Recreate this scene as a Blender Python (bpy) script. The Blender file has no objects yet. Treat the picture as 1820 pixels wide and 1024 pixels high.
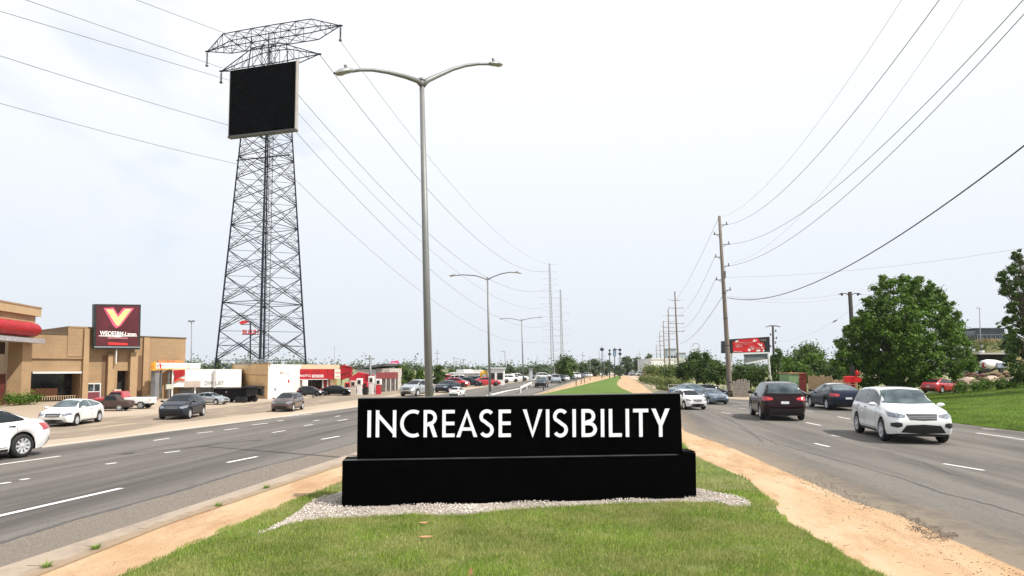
import bpy, bmesh, math, random
import numpy as np
from mathutils import Vector, Matrix
from mathutils.geometry import tessellate_polygon
from mathutils.bvhtree import BVHTree
R = math.radians
random.seed(7); rng = np.random.default_rng(7)
C = bpy.data.collections.new('Scene'); bpy.context.scene.collection.children.link(C)
SC = bpy.context.scene
# ---------------------------------------------------------------- camera
H = 2.7; PITCH = R(3.5); F = 1150.0; CX = 910.0; CY = 655 - F*math.tan(PITCH)
cam = bpy.data.cameras.new('camera'); co = bpy.data.objects.new('camera', cam); C.objects.link(co)
co.location = (0, 0, H); co.rotation_euler = (math.pi/2+PITCH, 0, 0)
cam.sensor_width = 36; cam.lens = F/1820*36; cam.shift_y = (CY-512)/1820
cam.clip_end = 9000; cam.clip_start = .1; SC.camera = co
def ray(px, py):
    a = (px-CX)/F; b = (CY-py)/F; s, c = math.sin(PITCH), math.cos(PITCH)
    return Vector((a, c-b*s, s+b*c))
def G(px, py, z=0.0):
    d = ray(px, py); t = (z-H)/d.z
    return Vector((d.x*t, d.y*t, z))
def P(px, py, D):
    d = ray(px, py); t = D/d.y
    return Vector((d.x*t, D, H+d.z*t))
# ---------------------------------------------------------------- materials
MATS = {}
def nodes(m): return m.node_tree.nodes, m.node_tree.links
def M(name, col, rough=.6, metal=0, var=.12, scale=3.0, bump=0, bscale=None, spec=None, col2=None, coord='Object', detail=4, coat=0):
    if name in MATS: return MATS[name]
    m = bpy.data.materials.new(name); m.use_nodes = True; N, L = nodes(m); b = N['Principled BSDF']
    b.inputs['Roughness'].default_value = rough; b.inputs['Metallic'].default_value = metal
    if spec is not None: b.inputs['Specular IOR Level'].default_value = spec
    if coat: b.inputs['Coat Weight'].default_value = coat; b.inputs['Coat Roughness'].default_value = .05
    tc = N.new('ShaderNodeTexCoord'); nz = N.new('ShaderNodeTexNoise'); nz.inputs['Scale'].default_value = scale; nz.inputs['Detail'].default_value = detail
    L.new(tc.outputs[coord], nz.inputs['Vector'])
    cr = N.new('ShaderNodeValToRGB'); cr.color_ramp.elements[0].position = .3; cr.color_ramp.elements[1].position = .7
    c1 = [max(0, c*(1-var)) for c in col]; c2 = [min(1, c*(1+var)) for c in (col2 or col)]
    cr.color_ramp.elements[0].color = (*c1, 1); cr.color_ramp.elements[1].color = (*c2, 1)
    L.new(nz.outputs['Fac'], cr.inputs['Fac']); L.new(cr.outputs['Color'], b.inputs['Base Color'])
    if bump:
        n2 = N.new('ShaderNodeTexNoise'); n2.inputs['Scale'].default_value = bscale or scale*8; n2.inputs['Detail'].default_value = 6
        L.new(tc.outputs[coord], n2.inputs['Vector'])
        bp = N.new('ShaderNodeBump'); bp.inputs['Strength'].default_value = bump; bp.inputs['Distance'].default_value = .02
        L.new(n2.outputs['Fac'], bp.inputs['Height']); L.new(bp.outputs['Normal'], b.inputs['Normal'])
    MATS[name] = m; return m
def layered(name, base, layers, rough=.9, bump=.4, bscale=60):
    """base colour plus (noise scale, threshold lo, hi, colour, stretch xyz) layers"""
    m = bpy.data.materials.new(name); m.use_nodes = True; N, L = nodes(m); b = N['Principled BSDF']
    b.inputs['Roughness'].default_value = rough; b.inputs['Specular IOR Level'].default_value = .25
    tc = N.new('ShaderNodeTexCoord'); prev = None
    for i, (sc, lo, hi, col, st, amt, rot) in enumerate(layers):
        mp = N.new('ShaderNodeMapping'); mp.inputs['Scale'].default_value = st; mp.inputs['Location'].default_value = (i*13.1, i*7.7, i)
        mp0 = N.new('ShaderNodeMapping'); mp0.inputs['Rotation'].default_value = (0, 0, rot)
        L.new(tc.outputs['Object'], mp0.inputs['Vector']); L.new(mp0.outputs['Vector'], mp.inputs['Vector'])
        nz = N.new('ShaderNodeTexNoise'); nz.inputs['Scale'].default_value = sc; nz.inputs['Detail'].default_value = 7; nz.inputs['Roughness'].default_value = .62
        L.new(mp.outputs['Vector'], nz.inputs['Vector'])
        mr = N.new('ShaderNodeMapRange'); mr.inputs['From Min'].default_value = lo; mr.inputs['From Max'].default_value = hi; mr.inputs['To Max'].default_value = amt
        L.new(nz.outputs['Fac'], mr.inputs['Value'])
        mx = N.new('ShaderNodeMix'); mx.data_type = 'RGBA'
        L.new(mr.outputs['Result'], mx.inputs['Factor'])
        if prev: L.new(prev, mx.inputs[6])
        else: mx.inputs[6].default_value = (*base, 1)
        mx.inputs[7].default_value = (*col, 1); prev = mx.outputs[2]
    L.new(prev, b.inputs['Base Color'])
    n2 = N.new('ShaderNodeTexNoise'); n2.inputs['Scale'].default_value = bscale; n2.inputs['Detail'].default_value = 4
    L.new(tc.outputs['Object'], n2.inputs['Vector'])
    bp = N.new('ShaderNodeBump'); bp.inputs['Strength'].default_value = bump; bp.inputs['Distance'].default_value = .02
    L.new(n2.outputs['Fac'], bp.inputs['Height']); L.new(bp.outputs['Normal'], b.inputs['Normal'])
    MATS[name] = m; return m
def leafmat(name, c1, c2, trans=.35, rough=.6):
    m = bpy.data.materials.new(name); m.use_nodes = True; N, L = nodes(m); b = N['Principled BSDF']
    g = N.new('ShaderNodeNewGeometry'); cr = N.new('ShaderNodeValToRGB')
    cr.color_ramp.elements[0].color = (*c1, 1); cr.color_ramp.elements[1].color = (*c2, 1)
    L.new(g.outputs['Random Per Island'], cr.inputs['Fac'])
    tc = N.new('ShaderNodeTexCoord'); nz = N.new('ShaderNodeTexNoise'); nz.inputs['Scale'].default_value = .55; L.new(tc.outputs['Object'], nz.inputs['Vector'])
    mr = N.new('ShaderNodeMapRange'); mr.inputs['From Min'].default_value = .3; mr.inputs['From Max'].default_value = .7; mr.inputs['To Min'].default_value = .7; mr.inputs['To Max'].default_value = 1.35
    L.new(nz.outputs['Fac'], mr.inputs['Value'])
    mx = N.new('ShaderNodeVectorMath'); mx.operation = 'SCALE'; L.new(cr.outputs['Color'], mx.inputs[0]); L.new(mr.outputs['Result'], mx.inputs['Scale'])
    L.new(mx.outputs['Vector'], b.inputs['Base Color']); b.inputs['Roughness'].default_value = rough; b.inputs['Specular IOR Level'].default_value = .3
    t = N.new('ShaderNodeBsdfTranslucent'); L.new(mx.outputs['Vector'], t.inputs['Color'])
    ms = N.new('ShaderNodeMixShader'); ms.inputs[0].default_value = trans
    L.new(b.outputs[0], ms.inputs[1]); L.new(t.outputs[0], ms.inputs[2]); L.new(ms.outputs[0], N['Material Output'].inputs['Surface'])
    MATS[name] = m; return m
def brickmat(name, c1, c2, mortar, scale=1.0, bw=.5, bh=.25, rough=.85, ms=.012):
    m = bpy.data.materials.new(name); m.use_nodes = True; N, L = nodes(m); b = N['Principled BSDF']; b.inputs['Roughness'].default_value = rough
    tc = N.new('ShaderNodeTexCoord'); sx = N.new('ShaderNodeSeparateXYZ'); cb = N.new('ShaderNodeCombineXYZ'); ad = N.new('ShaderNodeMath')
    L.new(tc.outputs['Object'], sx.inputs[0]); L.new(sx.outputs[0], ad.inputs[0]); L.new(sx.outputs[1], ad.inputs[1]); L.new(ad.outputs[0], cb.inputs[0]); L.new(sx.outputs[2], cb.inputs[1])
    br = N.new('ShaderNodeTexBrick'); br.inputs['Scale'].default_value = scale; br.inputs['Brick Width'].default_value = bw; br.inputs['Row Height'].default_value = bh
    br.inputs['Color1'].default_value = (*c1, 1); br.inputs['Color2'].default_value = (*c2, 1); br.inputs['Mortar'].default_value = (*mortar, 1); br.inputs['Mortar Size'].default_value = ms
    L.new(cb.outputs[0], br.inputs['Vector'])
    nz = N.new('ShaderNodeTexNoise'); nz.inputs['Scale'].default_value = .6; nz.inputs['Detail'].default_value = 6; L.new(tc.outputs['Object'], nz.inputs['Vector'])
    mr = N.new('ShaderNodeMapRange'); mr.inputs['From Min'].default_value = .3; mr.inputs['From Max'].default_value = .7; mr.inputs['To Min'].default_value = .85; mr.inputs['To Max'].default_value = 1.12
    L.new(nz.outputs['Fac'], mr.inputs['Value'])
    mx = N.new('ShaderNodeVectorMath'); mx.operation = 'SCALE'; L.new(br.outputs['Color'], mx.inputs[0]); L.new(mr.outputs['Result'], mx.inputs['Scale'])
    L.new(mx.outputs['Vector'], b.inputs['Base Color']); MATS[name] = m; return m
# ---------------------------------------------------------------- mesh builder
WORLD = {}      # roots whose parts are authored in world coordinates
class MB:
    def __init__(s): s.v = []; s.f = []; s.m = []
    def add(s, vs, fs, mi=0):
        o = len(s.v); s.v += [tuple(v) for v in vs]; s.f += [tuple(i+o for i in f) for f in fs]; s.m += [mi]*len(fs)
    def box(s, a, b, mi=0):
        x0, y0, z0 = a; x1, y1, z1 = b
        s.add([(x0,y0,z0),(x1,y0,z0),(x1,y1,z0),(x0,y1,z0),(x0,y0,z1),(x1,y0,z1),(x1,y1,z1),(x0,y1,z1)],
              [(3,2,1,0),(4,5,6,7),(0,1,5,4),(1,2,6,5),(2,3,7,6),(3,0,4,7)], mi)
    def obox(s, o, ex, ey, ez, mi=0):
        o, ex, ey, ez = map(Vector, (o, ex, ey, ez))
        vs = [o, o+ex, o+ex+ey, o+ey, o+ez, o+ex+ez, o+ex+ey+ez, o+ey+ez]
        s.add(vs, [(3,2,1,0),(4,5,6,7),(0,1,5,4),(1,2,6,5),(2,3,7,6),(3,0,4,7)], mi)
    def tube(s, p0, p1, r0, r1=None, n=8, mi=0, cap=True):
        s.path([p0, p1], [r0, r0 if r1 is None else r1], n, mi, cap)
    def path(s, pts, rs, n=8, mi=0, cap=True, sq=1.0):
        pts = [Vector(p) for p in pts]; k = len(pts); rings = []; up = None
        if not hasattr(rs, '__len__'): rs = [rs]*k
        for i, p in enumerate(pts):
            d = (pts[min(i+1, k-1)]-pts[max(i-1, 0)]).normalized()
            if up is None: up = Vector((0,0,1)) if abs(d.z) < .9 else Vector((0,1,0))
            a = d.cross(up)
            if a.length < 1e-6: a = d.cross(Vector((1,0,0)))
            a.normalize(); b = a.cross(d).normalized(); up = b
            rings.append([p+(a*math.cos(t)+b*math.sin(t)*sq)*rs[i] for t in [2*math.pi*j/n for j in range(n)]])
        vs = [v for r in rings for v in r]; fs = []
        for i in range(k-1):
            for j in range(n): fs.append((i*n+j, i*n+(j+1)%n, (i+1)*n+(j+1)%n, (i+1)*n+j))
        if cap: fs.append(tuple(range(n))[::-1]); fs.append(tuple((k-1)*n+j for j in range(n)))
        s.add(vs, fs, mi)
    def poly(s, pts, mi=0):
        pts = [Vector(p) for p in pts]; t = tessellate_polygon([pts])
        s.add(pts, [tuple(x) for x in t], mi)
    def prism(s, pts, off, mi=0):
        """closed outline pts (Vectors) extruded by off"""
        pts = [Vector(p) for p in pts]; off = Vector(off); n = len(pts); t = tessellate_polygon([pts])
        fs = [tuple(x) for x in t]+[tuple(i+n for i in reversed(x)) for x in t]+[(i, (i+1)%n, (i+1)%n+n, i+n) for i in range(n)]
        s.add(pts+[p+off for p in pts], fs, mi)
    def grid(s, rows, mi=0):
        n = len(rows[0]); vs = [v for r in rows for v in r]
        s.add(vs, [(i*n+j, i*n+j+1, (i+1)*n+j+1, (i+1)*n+j) for i in range(len(rows)-1) for j in range(n-1)], mi)
    def lathe(s, prof, axis_o, axis, n=16, mi=0):
        """prof: (dist along axis, radius)"""
        axis = Vector(axis).normalized(); a = axis.orthogonal().normalized(); b = axis.cross(a); o = Vector(axis_o)
        rows = [[o+axis*t+(a*math.cos(2*math.pi*j/n)+b*math.sin(2*math.pi*j/n))*r for j in range(n+1)] for t, r in prof]
        s.grid(rows, mi)
    def ico(s, c, r, sc=(1,1,1), jit=0, mi=0, sub=1):
        bm = bmesh.new(); bmesh.ops.create_icosphere(bm, subdivisions=sub, radius=1)
        vs = [Vector((v.co.x*sc[0], v.co.y*sc[1], v.co.z*sc[2]))*r*(1+random.uniform(-jit, jit))+Vector(c) for v in bm.verts]
        s.add(vs, [tuple(v.index for v in f.verts) for f in bm.faces], mi); bm.free()
    def mesh(s, name, mats, off=(0,0,0), smooth=False, fix=True):
        me = bpy.data.meshes.new(name); ox, oy, oz = off
        me.from_pydata([(a-ox, b-oy, c-oz) for a, b, c in s.v], [], s.f)
        if not isinstance(mats, (list, tuple)): mats = [mats]
        for m in mats: me.materials.append(m)
        if len(mats) > 1: me.polygons.foreach_set('material_index', s.m)
        if fix:
            bm = bmesh.new(); bm.from_mesh(me); bmesh.ops.recalc_face_normals(bm, faces=bm.faces); bm.to_mesh(me); bm.free()
        if smooth: me.polygons.foreach_set('use_smooth', [True]*len(me.polygons))
        return me
    def build(s, name, mats, parent=None, smooth=False, fix=True, **kw):
        off = (0,0,0)
        if parent:
            r = parent
            while r.parent: r = r.parent
            if r.name in WORLD: off = tuple(r.location)
            me = s.mesh(name, mats, off, smooth, fix); o = bpy.data.objects.new(name, me)
        else:
            off = kw.pop('origin', None)
            if off is None:
                a = np.array(s.v); off = (a[:,0].mean(), a[:,1].mean(), a[:,2].min())
            me = s.mesh(name, mats, off, smooth, fix); o = bpy.data.objects.new(name, me); o.location = off
        C.objects.link(o); o.parent = parent
        for k, v in kw.items(): o[k] = v
        return o
def tag(o, label=None, cat=None, group=None, kind=None):
    if label: o['label'] = label
    if cat: o['category'] = cat
    if group: o['group'] = group
    if kind: o['kind'] = kind
    return o
def thing(name, label, cat, loc=(0,0,0), group=None, rz=0, world=True):
    o = bpy.data.objects.new(name, None); o.empty_display_size = .3; C.objects.link(o); o.location = loc; o.rotation_euler = (0,0,rz)
    if world: WORLD[o.name] = 1
    return tag(o, label, cat, group)
def copy_tree(o, parent=None):
    c = o.copy(); C.objects.link(c); c.parent = parent
    for ch in list(o.children): copy_tree(ch, c)
    return c
def structure(name, mb, mat, smooth=False, **kw):
    o = mb.build(name, mat, None, smooth, origin=(0,0,0)); o['kind'] = 'structure'; return o
def ipl(tab, y):
    ks = sorted(tab)
    if y <= ks[0]: k0, k1 = ks[0], ks[1]
    elif y >= ks[-1]: k0, k1 = ks[-2], ks[-1]
    else:
        for k0, k1 in zip(ks, ks[1:]):
            if k0 <= y <= k1: break
    return tab[k0]+(tab[k1]-tab[k0])*(y-k0)/(k1-k0)
def text_mesh(txt, bold=0):
    cu = bpy.data.curves.new('t', 'FONT'); cu.body = txt; cu.offset = bold; cu.resolution_u = 3
    ob = bpy.data.objects.new('t', cu); C.objects.link(ob)
    dg = bpy.context.evaluated_depsgraph_get(); me = bpy.data.meshes.new_from_object(ob.evaluated_get(dg))
    vs = [v.co.copy() for v in me.vertices]; fs = [tuple(p.vertices) for p in me.polygons]
    bpy.data.objects.remove(ob); bpy.data.curves.remove(cu); bpy.data.meshes.remove(me)
    x0 = min(v.x for v in vs); x1 = max(v.x for v in vs); y0 = min(v.y for v in vs); y1 = max(v.y for v in vs)
    return [((v.x-x0)/(x1-x0), (v.y-y0)/(y1-y0)) for v in vs], fs
class Frame:
    """vertical facade plane through two ground pixels; pixels map to (s, z)"""
    def __init__(s, xl, yl, xr, yr, z=0):
        s.O = G(xl, yl, z); s.Rr = G(xr, yr, z); s.e = (s.Rr-s.O).normalized(); s.n = Vector((s.e.y, -s.e.x, 0))
        if s.n.dot(Vector((0,0,0))-s.O) < 0: s.n = -s.n
    def hit(s, px, py):
        d = ray(px, py); t = (s.O-Vector((0,0,H))).dot(s.n)/d.dot(s.n); p = Vector((0,0,H))+d*t
        return (p-s.O).dot(s.e), p.z
    def pt(s, a, z, out=0): return s.O+s.e*a+s.n*out+Vector((0,0,z-s.O.z))
    def px(s, x, y, out=0): a, z = s.hit(x, y); return s.pt(a, z, out)
    def sbox(s, mb, s0, s1, z0, z1, out, inn, mi=0):
        mb.obox(s.pt(s0, z0, out), s.e*(s1-s0), -s.n*(out+inn), (0,0,z1-z0), mi)
    def box(s, mb, x0, x1, yt, yb, out, inn, mi=0):
        ym = (yt+yb)/2; xm = (x0+x1)/2
        s0 = s.hit(x0, ym)[0]; s1 = s.hit(x1, ym)[0]; z1 = s.hit(xm, yt)[1]; z0 = s.hit(xm, yb)[1]
        s.sbox(mb, s0, s1, max(z0, 0), z1, out, inn, mi)
    def quad(s, mb, x0, x1, yt, yb, out, th=.03, mi=0): s.box(mb, x0, x1, yt, yb, out, th-out, mi)
    def text(s, mb, txt, x0, x1, yt, yb, out, mi=0, bold=.0, th=.03):
        uv, fs = text_mesh(txt, bold); a0, z0 = s.hit(x0, yb); a1, _ = s.hit(x1, yb); z1 = s.hit(x0, yt)[1]
        vs = [s.pt(a0+(a1-a0)*u, z0+(z1-z0)*v, out) for u, v in uv]; mb.add(vs, fs, mi)
        n = len(vs)
        mb.add([v-s.n*th for v in vs], fs, mi)
# ================================================================ GROUND
asph_l = layered('asphalt_left', (.138,.126,.114), [(.25,.35,.7,(.178,.162,.145),(1,.12,1),.8,.157),(55,.42,.60,(.27,.24,.21),(1,1,1),.55,0),(34,.5,.66,(.05,.045,.04),(1,1,1),.5,0),(1.1,.45,.66,(.066,.06,.055),(1,.035,1),.85,.157),(.9,.62,.74,(.05,.046,.042),(1,.5,1),.6,0),(18,.6,.72,(.07,.065,.06),(1,1,1),.4,0)], .85, .5, 90)
asph_r = layered('asphalt_right', (.148,.136,.122), [(.3,.35,.7,(.19,.172,.15),(1,.25,1),.8,.05),(55,.42,.60,(.28,.25,.215),(1,1,1),.55,0),(34,.5,.66,(.055,.05,.045),(1,1,1),.6,0),(.6,.45,.66,(.075,.07,.065),(1,.07,1),.8,.1),(3,.6,.72,(.06,.055,.05),(1,1,1),.5,0),(18,.6,.72,(.08,.07,.06),(1,1,1),.4,0)], .85, .5, 90)
coarse = layered('coarse_asphalt', (.135,.117,.10), [(40,.42,.58,(.33,.28,.23),(1,1,1),.8,0),(30,.55,.7,(.05,.045,.04),(1,1,1),.7,0),(.6,.4,.7,(.2,.17,.14),(1,.2,1),.6,.15)], .95, .9, 50)
sand = layered('sandy_dirt', (.43,.275,.145), [(.9,.38,.62,(.53,.395,.25),(1,.4,1),.95,.1),(2.3,.5,.66,(.34,.175,.085),(1,.3,1),.75,.15),(14,.56,.7,(.27,.16,.09),(1,1,1),.6,0),(60,.5,.62,(.24,.14,.075),(1,1,1),.45,0),(90,.48,.6,(.60,.43,.29),(1,1,1),.5,0)], .95, .5, 40)
lotm = layered('pale_lot', (.38,.305,.225), [(.15,.35,.7,(.47,.385,.30),(1,.4,1),.8,.1),(1.2,.5,.75,(.40,.32,.24),(1,.3,1),.6,.15),(30,.55,.7,(.36,.30,.24),(1,1,1),.4,0)], .95, .3, 30)
shldm = layered('shoulder_concrete', (.44,.345,.255), [(.5,.35,.7,(.50,.41,.32),(1,.3,1),.7,.1),(20,.55,.7,(.40,.32,.24),(1,1,1),.5,0)], .9, .3, 40)
concm = layered('kerb_concrete', (.37,.30,.235), [(.8,.4,.7,(.43,.33,.24),(1,.3,1),.8,.1),(3,.48,.66,(.25,.20,.16),(1,.6,1),.65,0),(50,.5,.65,(.30,.25,.21),(1,1,1),.4,0)], .9, .3, 50)
servm = layered('service_asphalt', (.22,.175,.13), [(.3,.35,.7,(.28,.22,.165),(1,.2,1),.8,.1),(2,.5,.7,(.22,.18,.145),(1,.2,1),.5,.15),(40,.5,.65,(.36,.31,.26),(1,1,1),.4,0),(1.5,.5,.68,(.47,.37,.26),(1,.25,1),.7,.2)], .9, .4, 60)
grassm = layered('lawn_soil', (.12,.15,.04), [(1.2,.4,.65,(.24,.23,.09),(1,1,1),.7,0),(7,.5,.7,(.09,.13,.03),(1,1,1),.8,0)], .95, .6, 30)
lawnf = layered('far_lawn', (.085,.15,.018), [(.35,.4,.65,(.125,.19,.03),(1,.35,1),.8,.25),(6,.45,.7,(.05,.10,.014),(1,1,1),.6,0),(30,.5,.65,(.23,.28,.07),(1,1,1),.4,0)], .95, .8, 20)
scrubm = layered('scrub_ground', (.30,.28,.14), [(.12,.4,.65,(.17,.22,.07),(1,1,1),.9,0),(.6,.5,.7,(.42,.34,.22),(1,1,1),.6,0),(8,.5,.7,(.12,.15,.05),(1,1,1),.5,0)], .95, .6, 5)
paint = M('road_paint', (.74,.72,.68), .7, 0, .08, 14, detail=8)
tarm = M('tar_seal', (.075,.07,.068), .6, 0, .3, 9)

LB = dict(A={1e4:1092-3*(1e4-655), 700:1092-3*45, 661:1092-18},
          B={1e4:1092-2.86*(1e4-655), 1024:59, 930:297, 828:600, 703:949, 661:1075},
          Cc={1e4:1092-2.4*(1e4-655), 1024:215, 915:465, 859:600, 800:735, 750:842, 703:953, 688:1020, 678:1060, 671:1088, 668:1097},
          Dd={1e4:1567+1.75*(1e4-1024), 1024:1567, 974:1482, 922:1391, 897:1377, 853:1331, 813:1240, 770:1195, 730:1158, 703:1130, 697:1121, 690:1104, 683:1096, 676:1099, 672:1105, 668:1100},
          E={1e4:1820+2.3*(1e4-1013), 1013:1820, 955:1686, 915:1602, 894:1525, 865:1461, 836:1391, 799:1310, 767:1218, 740:1198, 720:1183, 703:1169, 697:1160, 680:1138, 672:1121, 668:1112})
ROWS = []
D = 3.2
while D < 230: ROWS.append(655+H*F/D); D *= 1.035
def row(pa, pb, za, zb, m, amp=0, ys=ROWS, mat=None, name=None, crown=0):
    rows = []
    for y in ys:
        xa, xb = ipl(LB[pa], y), ipl(LB[pb], y)
        a, b = G(xa, y, za), G(xb, y, zb)
        if b.x < a.x: b = a.copy()
        rows.append([a.lerp(b, j/m)+Vector((0,0,crown*math.sin(math.pi*j/m)+(amp*random.uniform(-1,1) if 0 < j < m else 0))) for j in range(m+1)])
    mb = MB(); mb.grid(rows); return structure(name, mb, mat, smooth=True)
# the base sheet
mb = MB(); S_ = 4000; mb.grid([[(x, y, 0) for x in np.linspace(-S_, S_, 41)] for y in np.linspace(-600, 2*S_, 41)]); structure('ground', mb, scrubm)
def sheet(name, pts, z, mat):
    mb = MB(); mb.poly([G(x, y, z) for x, y in pts]); return structure(name, mb, mat)
sheet('parking_lot', [(-2600,1500),(-1200,1000),(-600,880),(0,812),(300,770),(450,751),(633,727),(760,708),(850,692),(940,678),(1040,667.6),(1075,662),(1040,662),(960,666),(800,676),(700,683),(620,690),(520,700),(400,703),(250,706),(100,706),(-300,704),(-900,716),(-2600,760)], .004, lotm)
sheet('service_road', [(-900,822),(0,790),(190,772),(300,753),(480,732),(633,711),(720,699),(780,692),(780,686),(720,690),(633,697),(480,714),(330,732),(190,742),(0,756),(-900,790)], .008, servm)
sheet('road_shoulder', [(-2600,1660),(-900,935),(-300,850),(0,812),(75,799),(300,771),(450,751.5),(633,727.5),(760,708),(760,702),(633,717),(480,738),(300,759),(190,779),(0,797),(-900,900),(-2600,1500)], .010, shldm)
sheet('left_road', [(1092-3*(5000-655),5000),(1092-3*(1100-655),1100),(0,1019),(600,819),(957,700),(1074,661),(1040,665.5),(940,676),(850,690),(760,705),(633,724),(450,748),(300,767),(75,796),(0,807),(-300,843),(-900,921),(-2600,1640),(-9000,4600)], .014, asph_l)
sheet('road_shoulder', [(1092-3*(5000-655),5000),(0,1019),(600,819),(957,700),(957,698),(600,796),(429,839),(297,879),(138,922),(0,965),(-900,1240),(-9000,4000)], .018, coarse)
sheet('right_road', [(9000,4135),(1820,1013),(1686,955),(1602,915),(1525,894),(1461,865),(1391,836),(1310,799),(1218,767),(1198,740),(1183,720),(1169,703),(1160,697),(1172,694),(1215,701.5),(1290,709),(1340,711),(1430,714.5),(1530,722),(1620,737),(1690,750.5),(1820,766.5),(2600,880),(9000,1700)], .008, asph_r)
sheet('dirt_apron', [(1140,681),(1172,694),(1215,701.5),(1290,709),(1340,711),(1430,714.5),(1530,722),(1560,712),(1480,703),(1400,699),(1290,701),(1240,699),(1200,693),(1160,685)], .006, lotm)
sheet('crossing', [(1098,670),(1120,676),(1150,676),(1200,672),(1180,667),(1130,664),(1090,664),(1060,666)], .012, shldm)
sheet('road_shoulder', [(930,677.5),(1000,670),(1060,664.5),(1040,663.5),(960,669),(880,676)], .016, shldm)
# median: kerb, dirt, grass, dirt slope
rows = []
for y in ROWS:
    a = G(ipl(LB['A'], y), y, .016); b = G(ipl(LB['B'], y), y, .10)
    d = (b-a).normalized()*.0
    rows.append([a, Vector((a.x+.02, a.y, .10)), Vector((a.x+.17, a.y, .104)), b])
mb = MB(); mb.grid(rows); structure('kerb', mb, concm)
row('B', 'Cc', .094, .088, 5, .004, mat=sand, name='dirt_verge')
row('Cc', 'Dd', .084, .08, 8, .004, mat=grassm, name='median')
row('Dd', 'E', .082, .012, 8, .006, mat=sand, name='dirt_path', crown=.0)
# far lawn of the median (behind the sign) and mown slope on the right
ysf = [y for y in ROWS if y < 800]
rows = []
for y in ysf:
    a, b = G(ipl(LB['Cc'], y), y, .10), G(ipl(LB['Dd'], y), y, .10)
    if b.x < a.x+.05: b = a+Vector((.05,0,0))
    rows.append([a.lerp(b, j/8)+Vector((0,0,.16*math.sin(math.pi*j/8)+random.uniform(-.01,.01))) for j in range(9)])
mb = MB(); mb.grid(rows); structure('median_lawn', mb, lawnf, smooth=True)
bot = [(1560,738),(1620,739),(1690,751),(1820,767),(2100,803),(2900,900)]; top = [(1560,702),(1640,704),(1705,698),(1820,684),(2100,668),(2900,640)]
def pin(tab, t):
    k = t*(len(tab)-1); i = min(int(k), len(tab)-2); f = k-i
    return (tab[i][0]*(1-f)+tab[i+1][0]*f, tab[i][1]*(1-f)+tab[i+1][1]*f)
rows = []
for j in range(15):
    v = j/14; r_ = []
    for i in range(61):
        t = i/60; b_ = pin(bot, t); t_ = pin(top, t); a = G(*b_, .02)
        Dt = 62; c = P(t_[0], t_[1], Dt); c.z = max(c.z, .05)
        z = a.z+(c.z-a.z)*v; r_.append(Vector((a.x+(c.x-a.x)*v, a.y+(c.y-a.y)*v, z+(.12*math.sin(3.14*v) if j else 0)+random.uniform(-.01,.01))))
    rows.append(r_)
rows.append([v+Vector((3,12,-.6)) for v in rows[-1]])
mb = MB(); mb.grid(rows); structure('lawn_slope', mb, lawnf, smooth=True)
lawn_rows = rows
def dusty(name, base, amt, p0, p1, z, ys, side):
    m = bpy.data.materials.new(name); m.use_nodes = True; N, L = nodes(m); b = N['Principled BSDF']; b.inputs['Roughness'].default_value = .95; b.inputs['Base Color'].default_value = (*base, 1)
    uv = N.new('ShaderNodeUVMap'); sx = N.new('ShaderNodeSeparateXYZ'); L.new(uv.outputs[0], sx.inputs[0]); tc = N.new('ShaderNodeTexCoord'); nz = N.new('ShaderNodeTexNoise'); nz.inputs['Scale'].default_value = 2.2; nz.inputs['Detail'].default_value = 9; nz.inputs['Roughness'].default_value = .75; L.new(tc.outputs['Object'], nz.inputs['Vector'])
    a = N.new('ShaderNodeMath'); a.operation = 'MULTIPLY'; a.inputs[1].default_value = 2.1; L.new(nz.outputs['Fac'], a.inputs[0]); s_ = N.new('ShaderNodeMath'); s_.operation = 'SUBTRACT'; L.new(a.outputs[0], s_.inputs[0]); 
    k = N.new('ShaderNodeMapRange'); k.inputs['To Min'].default_value = .15; k.inputs['To Max'].default_value = 1.35; L.new(sx.outputs[1], k.inputs['Value']); L.new(k.outputs[0], s_.inputs[1])
    mr = N.new('ShaderNodeMapRange'); mr.inputs['From Max'].default_value = .7; mr.inputs['To Max'].default_value = amt; L.new(s_.outputs[0], mr.inputs['Value'])
    t = N.new('ShaderNodeBsdfTransparent'); ms = N.new('ShaderNodeMixShader'); L.new(mr.outputs[0], ms.inputs[0]); L.new(t.outputs[0], ms.inputs[1]); L.new(b.outputs[0], ms.inputs[2]); L.new(ms.outputs[0], N['Material Output'].inputs['Surface'])
    mb = MB(); rows = []
    for y in ys: a_ = G(p0(y), y, z); rows.append([a_+Vector((side*w_*j/4, 0, 0)) for j in range(5) for w_ in (p1,)])
    mb.grid(rows); o = structure(name, mb, m); uvl = o.data.uv_layers.new(name='UVMap')
    for lp in o.data.loops: uvl.data[lp.index].uv = (0, (lp.vertex_index % 5)/4)
dy = [y for y in ROWS if y < 1300]
dusty('road_dust', (.31,.25,.185), .6, lambda y: ipl(LB['E'], y)-6, 1.9, .0145, dy, 1)
dusty('road_dust', (.38,.28,.18), .7, lambda y: ipl(LB['B'], y)+5, .42, .112, dy, -1)
for k in range(14):
    D_j = 7.2*1.11**k; y = 655+H*F/D_j; a_ = G(ipl(LB['A'], y)+.5, y, .106); b_ = G(ipl(LB['B'], y), y, .106); b_ = Vector((b_.x, a_.y-.05, .106)); mb = MB(); mb.grid([[a_+Vector((.03,0,0)), a_+Vector((.03,.012,0))], [b_, b_+Vector((0,.012,0))]]); structure('kerb_joint', mb, tarm)
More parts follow.
